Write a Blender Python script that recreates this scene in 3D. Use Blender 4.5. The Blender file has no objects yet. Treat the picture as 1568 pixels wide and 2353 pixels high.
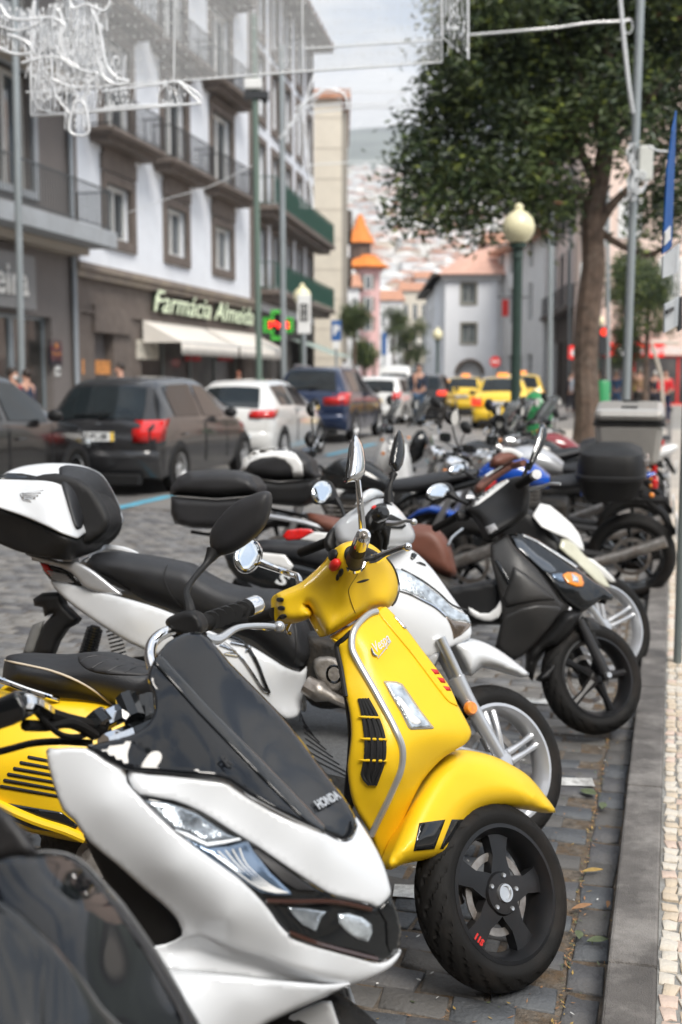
import bpy, math, random
import numpy as np
from mathutils import Vector, Matrix, Euler
from mathutils.geometry import delaunay_2d_cdt, tessellate_polygon
R = math.radians
rnd = random.Random(7)
scene = bpy.context.scene
COL = scene.collection
# ------------------------------------------------------------ camera
cam_d = bpy.data.cameras.new('camera'); cam = bpy.data.objects.new('camera', cam_d); COL.objects.link(cam)
cam_d.sensor_fit = 'VERTICAL'; cam_d.sensor_height = 36; cam_d.sensor_width = 24; cam_d.lens = 40
cam_d.clip_start = .05; cam_d.clip_end = 9000
PITCH = 6.773
CAMH = 1.52
cam.location = (0, 0, CAMH); cam.rotation_euler = (R(90 - PITCH), 0, 0)
cam_d.dof.use_dof = True; cam_d.dof.focus_distance = 2.62; cam_d.dof.aperture_fstop = 3.1
scene.camera = cam
scene.render.resolution_x = 682; scene.render.resolution_y = 1024
scene.view_settings.view_transform = 'Standard'; scene.view_settings.look = 'None'
scene.view_settings.gamma = 1; scene.view_settings.exposure = 0.76
# ------------------------------------------------------------ sky and sun
SUN_EL, SUN_ROT = R(50), R(157)
W = bpy.data.worlds.new('World'); scene.world = W; W.use_nodes = True
nt = W.node_tree; nt.nodes.clear()
def wn(t): return nt.nodes.new(t)
out = wn('ShaderNodeOutputWorld'); mx = wn('ShaderNodeMixShader'); b1 = wn('ShaderNodeBackground'); b2 = wn('ShaderNodeBackground')
sk = wn('ShaderNodeTexSky'); sk.sky_type = 'NISHITA'; sk.sun_disc = False; sk.sun_elevation = SUN_EL; sk.sun_rotation = SUN_ROT
nt.links.new(sk.outputs[0], b1.inputs[0]); b1.inputs[1].default_value = .1
tc = wn('ShaderNodeTexCoord'); mp = wn('ShaderNodeMapping'); mp.inputs['Scale'].default_value = (1, 1, 2.6)
nz = wn('ShaderNodeTexNoise'); nz.inputs['Scale'].default_value = 3.3; nz.inputs['Detail'].default_value = 7; nz.inputs['Roughness'].default_value = .55
nt.links.new(tc.outputs['Generated'], mp.inputs[0]); nt.links.new(mp.outputs[0], nz.inputs[0])
rp = wn('ShaderNodeValToRGB'); rp.color_ramp.elements[0].position = .44; rp.color_ramp.elements[0].color = (.6, .7, .85, 1)
rp.color_ramp.elements[1].position = .55; rp.color_ramp.elements[1].color = (1, 1, 1, 1)
nt.links.new(nz.outputs['Fac'], rp.inputs[0]); nt.links.new(rp.outputs[0], b2.inputs[0]); b2.inputs[1].default_value = .8
rq = wn('ShaderNodeValToRGB'); rq.color_ramp.elements[0].position = .36; rq.color_ramp.elements[1].position = .5
rq.color_ramp.elements[0].color = (.6, .6, .6, 1); rq.color_ramp.elements[1].color = (1, 1, 1, 1)
nt.links.new(nz.outputs['Fac'], rq.inputs[0]); nt.links.new(rq.outputs[0], mx.inputs[0])
nt.links.new(b1.outputs[0], mx.inputs[1]); nt.links.new(b2.outputs[0], mx.inputs[2]); nt.links.new(mx.outputs[0], out.inputs[0])
sl = bpy.data.lights.new('sun', 'SUN'); sl.energy = 2.25; sl.angle = R(24); sl.color = (1, .95, .88)
so = bpy.data.objects.new('sun', sl); COL.objects.link(so)
so.rotation_euler = Euler((R(40), 0, R(180) - SUN_ROT), 'XYZ')
# ------------------------------------------------------------ materials
MATS = {}
def mat(name, col=(.5, .5, .5), rough=.5, metal=0, coat=0, var=.06, sc=14, bump=0, bsc=60, trans=0, emit=0, alpha=1, ecol=None, dirt=0, dcol=(.09, .07, .05), spec=.5):
    if name in MATS: return MATS[name]
    m = bpy.data.materials.new(name); m.use_nodes = True; t = m.node_tree; N = t.nodes; L = t.links
    p = N['Principled BSDF']
    c = N.new('ShaderNodeTexCoord'); n = N.new('ShaderNodeTexNoise'); n.inputs['Scale'].default_value = sc; n.inputs['Detail'].default_value = 5
    L.new(c.outputs['Object'], n.inputs['Vector'])
    r = N.new('ShaderNodeValToRGB'); r.color_ramp.elements[0].position = .3; r.color_ramp.elements[1].position = .7
    r.color_ramp.elements[0].color = tuple(max(0, x * (1 - var)) for x in col) + (1,)
    r.color_ramp.elements[1].color = tuple(min(1, x * (1 + var)) for x in col) + (1,)
    L.new(n.outputs['Fac'], r.inputs[0])
    src = r.outputs[0]
    if dirt:
        n2 = N.new('ShaderNodeTexNoise'); n2.inputs['Scale'].default_value = sc * .37 + 1.3; n2.inputs['Detail'].default_value = 9; n2.inputs['Roughness'].default_value = .68
        L.new(c.outputs['Object'], n2.inputs['Vector'])
        r2 = N.new('ShaderNodeValToRGB'); r2.color_ramp.elements[0].position = .47; r2.color_ramp.elements[1].position = .66
        r2.color_ramp.elements[1].color = (dirt, dirt, dirt, 1); L.new(n2.outputs['Fac'], r2.inputs[0])
        mm = N.new('ShaderNodeMixRGB'); mm.inputs[2].default_value = tuple(dcol) + (1,); L.new(r2.outputs[0], mm.inputs[0]); L.new(src, mm.inputs[1]); src = mm.outputs[0]
    L.new(src, p.inputs['Base Color'])
    p.inputs['Roughness'].default_value = rough; p.inputs['Metallic'].default_value = metal
    p.inputs['Coat Weight'].default_value = coat; p.inputs['Coat Roughness'].default_value = .04
    p.inputs['Transmission Weight'].default_value = trans; p.inputs['Specular IOR Level'].default_value = spec
    if rough > .12:
        ml = N.new('ShaderNodeMapRange'); ml.inputs['To Min'].default_value = rough * .85; ml.inputs['To Max'].default_value = min(1, rough * 1.15)
        n3 = N.new('ShaderNodeTexNoise'); n3.inputs['Scale'].default_value = sc * 2.3; L.new(c.outputs['Object'], n3.inputs['Vector'])
        L.new(n3.outputs['Fac'], ml.inputs[0]); L.new(ml.outputs[0], p.inputs['Roughness'])
    if bump:
        nb = N.new('ShaderNodeTexNoise'); nb.inputs['Scale'].default_value = bsc; nb.inputs['Detail'].default_value = 6; L.new(c.outputs['Object'], nb.inputs['Vector'])
        bp = N.new('ShaderNodeBump'); bp.inputs['Strength'].default_value = bump; bp.inputs['Distance'].default_value = .01
        L.new(nb.outputs['Fac'], bp.inputs['Height']); L.new(bp.outputs[0], p.inputs['Normal'])
    if emit:
        p.inputs['Emission Color'].default_value = tuple(ecol or col) + (1,); p.inputs['Emission Strength'].default_value = emit
    if alpha < 1: p.inputs['Alpha'].default_value = alpha
    MATS[name] = m; return m
M = dict(
 yellow=mat('yellow_paint', (.86, .55, .012), .42, coat=.1, var=.03, sc=6, bump=.02, bsc=300, spec=.4),
 white=mat('pearl_white_paint', (.66, .68, .705), .24, coat=.5, var=.02, sc=5),
 white2=mat('white_paint', (.74, .74, .73), .3, coat=.4, var=.03),
 gloss=mat('gloss_black', (.01, .011, .012), .09, coat=.3, var=.2),
 smoke=mat('smoked_screen', (.006, .007, .009), .035, coat=0, var=.1, sc=3, spec=.5),
 plastic=mat('black_plastic', (.01, .01, .0105), .5, var=.15, bump=.1, bsc=500, dirt=.15, dcol=(.04, .034, .028), spec=.35),
 greypl=mat('grey_plastic', (.022, .022, .024), .5, var=.1, bump=.1, bsc=400, dirt=.15, dcol=(.06, .055, .05), spec=.4),
 seat=mat('black_vinyl', (.02, .021, .024), .48, var=.1, bump=.22, bsc=350),
 brown=mat('brown_vinyl', (.15, .055, .035), .5, var=.1, bump=.15, bsc=300),
 rubber=mat('tyre_rubber', (.008, .0075, .007), .7, var=.2, bump=.1, bsc=260, dirt=.3, dcol=(.03, .02, .014), spec=.25),
 chrome=mat('chrome', (.82, .82, .82), .07, metal=1, var=.03),
 alu=mat('satin_aluminium', (.6, .61, .62), .33, metal=.9, var=.05, bump=.05, bsc=200),
 silverp=mat('silver_paint', (.55, .56, .58), .3, metal=.6, coat=.5, var=.04),
 steel=mat('worn_steel', (.32, .3, .28), .45, metal=.8, var=.3, sc=30, dirt=.5, dcol=(.12, .06, .03)),
 mirror=mat('mirror_glass', (.82, .85, .86), .02, metal=1, var=.01),
 engine=mat('engine_black', (.012, .0115, .011), .6, metal=.1, var=.4, sc=25, bump=.4, bsc=90, dirt=.4),
 cast=mat('cast_aluminium', (.34, .32, .3), .55, metal=.6, var=.2, sc=25, bump=.4, bsc=70, dirt=.5),
 red=mat('red_lens', (.62, .012, .01), .1, coat=1, var=.2, sc=60),
 redon=mat('lit_brake_light', (.8, .02, .01), .2, var=.1, emit=.6, ecol=(1, .07, .03)),
 redpl=mat('red_plastic', (.6, .02, .015), .4),
 amber=mat('amber_lens', (.85, .25, .01), .12, coat=1, var=.25, sc=80),
 lens=mat('clear_lens', (.55, .6, .64), .12, metal=.6, coat=1, var=.55, sc=38, bump=.25, bsc=90),
 lensblue=mat('ribbed_reflector', (.15, .21, .3), .1, metal=.6, coat=1, var=.3, sc=20),
 carglass=mat('car_glass', (.01, .014, .016), .04, coat=0, var=.6, sc=1.6, spec=.35),
 yplate=mat('plate_yellow', (.85, .55, .02), .4), plate=mat('plate_white', (.75, .76, .76), .4),
 ink=mat('black_ink', (.02, .02, .02), .5), inkw=mat('white_ink', (.75, .77, .78), .5), inks=mat('silver_ink', (.5, .52, .54), .3, metal=.5),
 darkin=mat('dark_interior', (.012, .012, .013), .7),
 piping=mat('cream_piping', (.55, .47, .36), .5), blue=mat('blue_paint', (.005, .07, .42), .12, coat=1),
)
# ------------------------------------------------------------ camera maths (photo coordinates -> rays)
FP = 2353 / 36 * 40; CP, SP = math.cos(R(PITCH)), math.sin(R(PITCH))
CAMV = Vector((0, 0, CAMH))
def ray(x, y):
    u = (x - 784) / FP; v = (1176.5 - y) / FP
    return Vector((u, CP + v * SP, -SP + v * CP))
def G(x, y, z=0):
    r = ray(x, y); return CAMV + r * ((z - CAMH) / r.z)
def D(x, y, d):
    r = ray(x, y); return CAMV + r * (d / r.y)
ZO = dict(d=(0, 0, 1), Q3=(0, 588, .5), Q4=(784, 588, .5), Q5=(0, 1176, .5), Q6=(784, 1176, .5), Q7=(0, 1764, .5), Q8=(784, 1764, .5),
 V=(689.2, 1378.4, .293), H=(516.9, 1148.7, .3297), P=(287.2, 1665.6, .43955), L=(0, 1435.9, .2564), T=(0, 1033.8, .2564),
 Mz=(746.7, 976.4, .293), B=(1177.4, 890.2, .2491), K=(1321, 1321, .2197), S=(574.3, 1321, .18315), N=(516.9, 976.4, .3297))
def q(k, pts):
    o = ZO[k]; return [(o[0] + p[0] * o[2], o[1] + p[1] * o[2]) + tuple(p[2:]) for p in pts]
# ------------------------------------------------------------ object helpers
CH = {}
def reg(o, p):
    if p is not None: CH.setdefault(p.name, []).append(o)
def tag(o, label=None, cat=None, group=None, kind=None):
    if label: o['label'] = label
    if cat: o['category'] = cat
    if group: o['group'] = group
    if kind: o['kind'] = kind
    return o
def empty(name, loc=(0, 0, 0), yaw=0, lean=0, label=None, cat=None, group=None, kind=None, parent=None):
    o = bpy.data.objects.new(name, None); COL.objects.link(o); o.location = loc; o.rotation_euler = (lean, 0, yaw); o.empty_display_size = .2
    if parent: o.parent = parent; reg(o, parent)
    return tag(o, label, cat, group, kind)
def mesh_ob(name, vs, fs, m, parent=None, smooth=True, sub=0, bev=0, sol=0, auto=None, mi=None, loc=None, rot=None):
    me = bpy.data.meshes.new(name); me.from_pydata([tuple(v) for v in vs], [], fs)
    ms = m if isinstance(m, (list, tuple)) else [m]
    for k in ms: me.materials.append(k)
    if mi is not None: me.polygons.foreach_set('material_index', mi)
    if smooth: me.polygons.foreach_set('use_smooth', [True] * len(me.polygons))
    me.update()
    if smooth and auto is not None: me.set_sharp_from_angle(angle=R(auto))
    o = bpy.data.objects.new(name, me); COL.objects.link(o)
    if parent: o.parent = parent; reg(o, parent)
    if loc is not None: o.location = loc
    if rot is not None: o.rotation_euler = rot
    if bev:
        b = o.modifiers.new('bevel', 'BEVEL'); b.width = bev; b.segments = 2; b.limit_method = 'ANGLE'; b.angle_limit = R(40)
    if sol:
        s = o.modifiers.new('solid', 'SOLIDIFY'); s.thickness = sol; s.offset = -1
    if sub:
        s = o.modifiers.new('sub', 'SUBSURF'); s.levels = s.render_levels = sub
    return o
def cr(pts, n=5, closed=False):
    P = [Vector(p) for p in pts]; N = len(P); o = []
    rng = range(N if closed else N - 1)
    for i in rng:
        if closed: a, b, c, d = P[(i - 1) % N], P[i], P[(i + 1) % N], P[(i + 2) % N]
        else: a, b, c, d = P[max(i - 1, 0)], P[i], P[i + 1], P[min(i + 2, N - 1)]
        for k in range(n):
            t = k / n
            o.append(.5 * ((2 * b) + (c - a) * t + (2 * a - 5 * b + 4 * c - d) * t * t + (3 * b - a - 3 * c + d) * t ** 3))
    if not closed: o.append(P[-1])
    return o
class MB:
    def __init__(s): s.v = []; s.f = []; s.m = []; s.cm = 0
    def add(s, vs, fs):
        n = len(s.v); s.v += [Vector(v) for v in vs]; s.f += [tuple(i + n for i in f) for f in fs]; s.m += [s.cm] * len(fs); return s
    def box(s, c, d, rz=0, mtx=None):
        x, y, z = d[0] / 2, d[1] / 2, d[2] / 2; vs = [Vector((a * x, b * y, e * z)) for a in (-1, 1) for b in (-1, 1) for e in (-1, 1)]
        if rz: vs = [Matrix.Rotation(rz, 3, 'Z') @ v for v in vs]
        if mtx: vs = [mtx @ v for v in vs]
        return s.add([v + Vector(c) for v in vs], [(0, 1, 3, 2), (4, 6, 7, 5), (0, 4, 5, 1), (2, 3, 7, 6), (0, 2, 6, 4), (1, 5, 7, 3)])
    def b2(s, lo, hi): return s.box([(a + b) / 2 for a, b in zip(lo, hi)], [abs(b - a) for a, b in zip(lo, hi)])
    def tube(s, pts, r, seg=8, sm=0, caps=True, closed=False):
        P = [Vector(p) for p in pts]
        rr = list(r) if isinstance(r, (list, tuple)) else [r] * len(P)
        if sm:
            Q = cr([tuple(p) + (a,) for p, a in zip(P, rr)] if False else P, sm, closed); 
            n = len(P); rq_ = []
            for i in range(len(Q)):
                t = i / sm; k = int(t); fr = t - k
                a = rr[k % n]; b = rr[(k + 1) % n] if closed else rr[min(k + 1, n - 1)]
                rq_.append(a + (b - a) * fr)
            P, rr = Q, rq_
        N = len(P); vs = []; fs = []
        T0 = (P[1] - P[0]).normalized(); up = Vector((0, 0, 1)) if abs(T0.z) < .9 else Vector((1, 0, 0)); nrm = T0.cross(up).normalized()
        for i in range(N):
            if closed: T = (P[(i + 1) % N] - P[i - 1])
            else: T = (P[min(i + 1, N - 1)] - P[max(i - 1, 0)])
            T = T.normalized() if T.length > 1e-9 else T0
            nrm = (nrm - T * nrm.dot(T)); nrm = nrm.normalized() if nrm.length > 1e-6 else T.orthogonal().normalized()
            bn = T.cross(nrm)
            for k in range(seg):
                a = 2 * math.pi * k / seg; vs.append(P[i] + (nrm * math.cos(a) + bn * math.sin(a)) * rr[i])
        for i in range(N if closed else N - 1):
            j = (i + 1) % N
            for k in range(seg): fs.append((i * seg + k, i * seg + (k + 1) % seg, j * seg + (k + 1) % seg, j * seg + k))
        if caps and not closed: fs.append(tuple(range(seg))[::-1]); fs.append(tuple((N - 1) * seg + k for k in range(seg)))
        return s.add(vs, fs)
    def lathe(s, prof, seg=24, axis=2, c=(0, 0, 0), mtx=None, a0=0, a1=2 * math.pi):
        full = abs(a1 - a0 - 2 * math.pi) < 1e-6; n = seg if full else seg + 1; vs = []; fs = []
        for r, h in prof:
            for k in range(n):
                a = a0 + (a1 - a0) * k / seg; x, y = r * math.cos(a), r * math.sin(a)
                v = Vector((x, y, h)) if axis == 2 else (Vector((x, h, y)) if axis == 1 else Vector((h, x, y)))
                if mtx: v = mtx @ v
                vs.append(v + Vector(c))
        for i in range(len(prof) - 1):
            for k in range(n if full else n - 1):
                k2 = (k + 1) % n; fs.append((i * n + k, i * n + k2, (i + 1) * n + k2, (i + 1) * n + k))
        return s.add(vs, fs)
    def sph(s, c, r, seg=12, sq=(1, 1, 1)):
        pr = [(math.sin(math.pi * i / 8) * 1, -math.cos(math.pi * i / 8)) for i in range(9)]; vs = []; fs = []
        for i, (a, h) in enumerate(pr):
            for k in range(seg):
                t = 2 * math.pi * k / seg; vs.append(Vector((a * math.cos(t) * r * sq[0], a * math.sin(t) * r * sq[1], h * r * sq[2])) + Vector(c))
        for i in range(8):
            for k in range(seg): fs.append((i * seg + k, i * seg + (k + 1) % seg, (i + 1) * seg + (k + 1) % seg, (i + 1) * seg + k))
        return s.add(vs, fs)
    def grid(s, rows, closed=False):
        n = len(rows[0]); vs = [Vector(p) for r_ in rows for p in r_]; fs = []
        for i in range(len(rows) - 1):
            for k in range(n if closed else n - 1): fs.append((i * n + k, i * n + (k + 1) % n, (i + 1) * n + (k + 1) % n, (i + 1) * n + k))
        return s.add(vs, fs)
    def ext(s, poly, d, n=None):
        P = [Vector(p) for p in poly]; d = Vector(d); N = len(P); vs = P + [p + d for p in P]
        tr = tessellate_polygon([P])
        fs = [tuple(t)[::-1] for t in tr] + [tuple(i + N for i in t) for t in tr]
        fs += [(i, (i + 1) % N, (i + 1) % N + N, i + N) for i in range(N)]
        return s.add(vs, fs)
    def build(s, name, m, parent=None, smooth=True, auto=35, **k):
        mi = s.m if isinstance(m, (list, tuple)) else None
        return mesh_ob(name, s.v, s.f, m, parent, smooth, auto=auto, mi=mi, **k)
def fixn(o):
    import bmesh
    b = bmesh.new(); b.from_mesh(o.data); bmesh.ops.recalc_face_normals(b, faces=b.faces); b.to_mesh(o.data); b.free(); return o
def rbf(ctrl):
    if isinstance(ctrl, (int, float)): return lambda X: np.full(len(X), float(ctrl))
    C = np.array(ctrl, float); P = C[:, :2] / 300.; n = len(P)
    if n < 3:
        return lambda X: np.full(len(X), C[0, 2])
    def ph(r): return np.where(r > 1e-9, r * r * np.log(r + 1e-12), 0)
    A = np.zeros((n + 3, n + 3)); A[:n, :n] = ph(np.linalg.norm(P[:, None] - P[None], axis=2)) + np.eye(n) * 1.6e-2
    A[:n, n] = 1; A[:n, n + 1:] = P; A[n, :n] = 1; A[n + 1:, :n] = P.T
    w = np.linalg.lstsq(A, np.r_[C[:, 2], 0, 0, 0], rcond=None)[0]
    def f(X):
        X = np.array(X, float)[:, :2] / 300.
        return ph(np.linalg.norm(X[:, None] - P[None], axis=2)) @ w[:n] + w[n] + X @ w[n + 1:]
    return f
def fill2d(outl, step, rings=()):
    """triangulated interior of an outline: rows parallel to the edge (rings), then an inner grid"""
    O = np.array(outl, float)[:, :2]; P_ = []
    for a, b in zip(O, np.roll(O, -1, 0)):
        n_ = max(1, int(np.linalg.norm(b - a) / (step * .8)))
        for k in range(n_): P_.append(a + (b - a) * k / n_)
    O = np.array(P_); keep = [0]
    for i in range(1, len(O)):
        if np.linalg.norm(O[i] - O[keep[-1]]) > step * .22: keep.append(i)
    O = O[keep]; n = len(O)
    A = O; Bq = np.roll(O, -1, 0)
    def inside(Pt):
        c = np.zeros(len(Pt), bool)
        for a, b in zip(A, Bq):
            cond = (a[1] > Pt[:, 1]) != (b[1] > Pt[:, 1])
            with np.errstate(divide='ignore', invalid='ignore'):
                xx = (b[0] - a[0]) * (Pt[:, 1] - a[1]) / (b[1] - a[1]) + a[0]
            c ^= cond & (Pt[:, 0] < xx)
        return c
    def dist(Pt):
        d = np.full(len(Pt), 1e9)
        for a, b in zip(A, Bq):
            ab = b - a; L2 = max(ab @ ab, 1e-9); t = np.clip(((Pt - a) @ ab) / L2, 0, 1)
            d = np.minimum(d, np.linalg.norm(Pt - (a + t[:, None] * ab), axis=1))
        return d
    x0, y0 = O.min(0); x1, y1 = O.max(0)
    gx, gy = np.meshgrid(np.arange(x0 + step * .5, x1, step), np.arange(y0 + step * .5, y1, step * .87)); gx = gx + (np.arange(gx.shape[0]) % 2)[:, None] * step * .5
    Pt = np.c_[gx.ravel(), gy.ravel()]; Pt = Pt[inside(Pt)]
    rmax = max(rings) if rings else 0; last = rmax - sorted(rings)[-2] if len(rings) > 1 else step
    if len(Pt): Pt = Pt[dist(Pt) > (rmax + min(step, max(last, 2)) * .55 if rings else step * .35)]
    tng = np.roll(O, -1, 0) - np.roll(O, 1, 0); tng /= np.maximum(np.linalg.norm(tng, axis=1), 1e-9)[:, None]; nr = np.c_[-tng[:, 1], tng[:, 0]]
    area = .5 * np.sum(O[:, 0] * np.roll(O[:, 1], -1) - np.roll(O[:, 0], -1) * O[:, 1]); nr = nr * (1 if area > 0 else -1)
    rp_ = []
    for r_ in rings:
        Q = O + nr * r_; ok = inside(Q) & (dist(Q) > r_ * .93); Q = Q[ok]; kk = []
        for q_ in Q:
            if all(abs(q_ - z).max() > max(1.2, min(step * .3, r_ * .5)) for z in kk[-3:]): kk.append(q_)
        rp_ += kk
    allp = [Vector(p) for p in O] + [Vector(p) for p in rp_] + [Vector(p) for p in Pt]
    vo, eo, fo, _, _, _ = delaunay_2d_cdt(allp, [(i, (i + 1) % n) for i in range(n)], [], 1, 1e-5)
    V = np.array([tuple(v) for v in vo]); Fc = [tuple(f) for f in fo]
    cen = np.array([V[list(f)].mean(0) for f in Fc]); ok = inside(cen); Fc = [f for f, k in zip(Fc, ok) if k]
    return V, Fc, dist(V)
class T:
    """a thing: an Empty at its base; px() turns a photo point + sideways offset b into local coordinates"""
    def __init__(s, name, loc, yaw, lean=0, **k):
        s.e = empty(name, loc, yaw, lean, **k); s.Mx = Matrix.Translation(Vector(loc)) @ Euler((lean, 0, yaw)).to_matrix().to_4x4(); s.I = s.Mx.inverted()
        s.o = s.I @ CAMV; s.R3 = s.I.to_3x3()
    def px(s, x, y, b=0):
        d = s.R3 @ ray(x, y); t = (-b - s.o.y) / d.y; return s.o + d * t
    def pts(s, P, b=None): return [s.px(p[0], p[1], p[2] if len(p) > 2 else b) for p in P]
    def pxa(s, x, y, a):
        d = s.R3 @ ray(x, y); t = (a - s.o.x) / d.x; return s.o + d * t
    def panel(s, name, outl, surf, m, off=0, thick=.006, rn=.01, w=10, step=12, mirror=False, parent=None, sm=3, label=None, hole=None):
        if sm: outl = [(v.x, v.y) for v in cr([(p[0], p[1], 0) for p in outl], sm, True)]
        V, Fc, dd = fill2d([(p[0], p[1]) for p in outl], step, (w * .3, w * .95) if rn and w >= 5 else ())
        f = rbf(surf) if not callable(surf) else surf
        b = f(V) + off - rn * (1 - np.sqrt(np.clip(1 - (1 - np.clip(dd / w, 0, 1)) ** 2, 0, 1)))
        vs = [s.px(x, y, bb) for (x, y), bb in zip(V, b)]
        Fc = [f_ for f_ in Fc]; a, b_, c = (vs[i] for i in Fc[len(Fc) // 2][:3])
        if (b_ - a).cross(c - a).y > 0: Fc = [f_[::-1] for f_ in Fc]
        o = mesh_ob(name, vs, Fc, m, parent or s.e, sol=thick)
        if label: o['label'] = label
        if mirror:
            o2 = mesh_ob(name, [Vector((v.x - .025, -v.y + .03, v.z - .02)) for v in vs], [f_[::-1] for f_ in Fc], m, parent or s.e, sol=thick)
        return o
    def blob(s, name, outl, b0, H, m, w=20, p=2., step=12, parent=None, sm=3, label=None, bf=1., sub=0):
        if sm: outl = [(v.x, v.y) for v in cr([(p_[0], p_[1], 0) for p_ in outl], sm, True)]
        V, Fc, dd = fill2d([(p_[0], p_[1]) for p_ in outl], step, (w * .05, w * .18, w * .42) if w > 14 else (w * .12, w * .5)); f = rbf(b0)
        bb = f(V); h = H * (1 - (1 - np.clip(dd / w, 0, 1)) ** p) ** (1 / p)
        on = dd < 1e-3; fr = [s.px(x, y, b + hh) for (x, y), b, hh in zip(V, bb, h)]
        vs = list(fr); idx = {}
        base = [s.px(x, y, b) for (x, y), b in zip(V, bb)]
        for i, c in enumerate(base):
            if on[i]: idx[i] = i
            else: idx[i] = len(vs); vs.append(Vector((c.x, -(bb[i] - h[i] * bf), c.z)))
        a, b_, c = (fr[i] for i in Fc[len(Fc) // 2][:3])
        if (b_ - a).cross(c - a).y > 0: Fc = [f_[::-1] for f_ in Fc]
        fs = Fc + [tuple(idx[i] for i in f_[::-1]) for f_ in Fc]
        o = mesh_ob(name, vs, fs, m, parent or s.e, sub=sub)
        if label: o['label'] = label
        return o
    def tube(s, name, pts, r, m, seg=8, sm=4, parent=None, label=None):
        o = MB().tube(s.pts(pts), r, seg, sm).build(name, m, parent or s.e)
        if label: o['label'] = label
        return o
def text(name, body, size, m, loc, mtx=None, parent=None, ext=.001, shear=0, sx=1, bold=0, align='CENTER'):
    c = bpy.data.curves.new(name, 'FONT'); c.body = body; c.size = size; c.extrude = ext; c.align_x = align; c.align_y = 'CENTER'; c.shear = shear; c.offset = bold; c.resolution_u = 3
    o = bpy.data.objects.new('tmp', c); COL.objects.link(o)
    dg = bpy.context.evaluated_depsgraph_get(); me = bpy.data.meshes.new_from_object(o.evaluated_get(dg)); bpy.data.objects.remove(o)
    for v in me.vertices: v.co.x *= sx
    if mtx is not None: me.transform(mtx)
    me.materials.clear(); me.materials.append(m)
    n = bpy.data.objects.new(name, me); COL.objects.link(n); n.location = loc
    if parent: n.parent = parent; reg(n, parent)
    return n
def basis(x, y, loc=(0, 0, 0)):
    x = Vector(x).normalized(); y = Vector(y); y = (y - x * y.dot(x)).normalized(); z = x.cross(y)
    m = Matrix((x, y, z)).transposed().to_4x4(); m.translation = Vector(loc); return m
def copy_tree(o, parent=None):
    c = o.copy(); COL.objects.link(c)
    if parent is not None: c.parent = parent; reg(c, parent)
    for ch in KIDS(o): copy_tree(ch, c)
    return c
def KIDS(o): return list(CH.get(o.name, []))
# ============================================================ SETTING
stone = mat('brown_stone', (.15, .122, .105), .85, var=.18, sc=2.2, bump=.35, bsc=14, dirt=.35, dcol=(.09, .075, .065))
bluew = mat('pale_blue_render', (.78, .81, .86), .85, var=.035, sc=.6, bump=.1, bsc=25, dirt=.18, dcol=(.45, .46, .5))
creamw = mat('cream_render', (.66, .6, .5), .85, var=.04, sc=.5, dirt=.2, dcol=(.42, .38, .32))
greyw = mat('grey_render', (.36, .38, .4), .8, var=.08, sc=1.1, dirt=.3, dcol=(.22, .21, .2))
pinkw = mat('pink_render', (.72, .5, .44), .85, var=.05, sc=.5, dirt=.2, dcol=(.5, .36, .32))
whitew = mat('white_render', (.82, .82, .82), .85, var=.04, sc=.5, dirt=.2, dcol=(.5, .49, .47))
tile = mat('roof_tile', (.48, .24, .15), .8, var=.25, sc=3, dirt=.3, dcol=(.25, .12, .07))
orange = mat('orange_tile', (.75, .22, .035), .7, var=.15, sc=2)
winw = mat('white_joinery', (.72, .72, .7), .4, var=.03)
iron = mat('dark_iron', (.03, .032, .035), .5, metal=.3, var=.2)
green = mat('green_iron', (.02, .075, .055), .5, var=.2)
pole = mat('grey_pole', (.3, .33, .34), .45, metal=.4, var=.06, sc=3)
lgreen = mat('lamp_green', (.025, .05, .04), .45, coat=.2, var=.15)
globe = mat('lamp_globe', (.8, .74, .48), .3, coat=.3, var=.02, sc=3)
glass = mat('window_glass', (.06, .075, .085), .06, coat=1, var=.6, sc=.9)
curtain = mat('shop_interior', (.05, .045, .04), .3, var=.9, sc=1.4, coat=.6)
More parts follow.
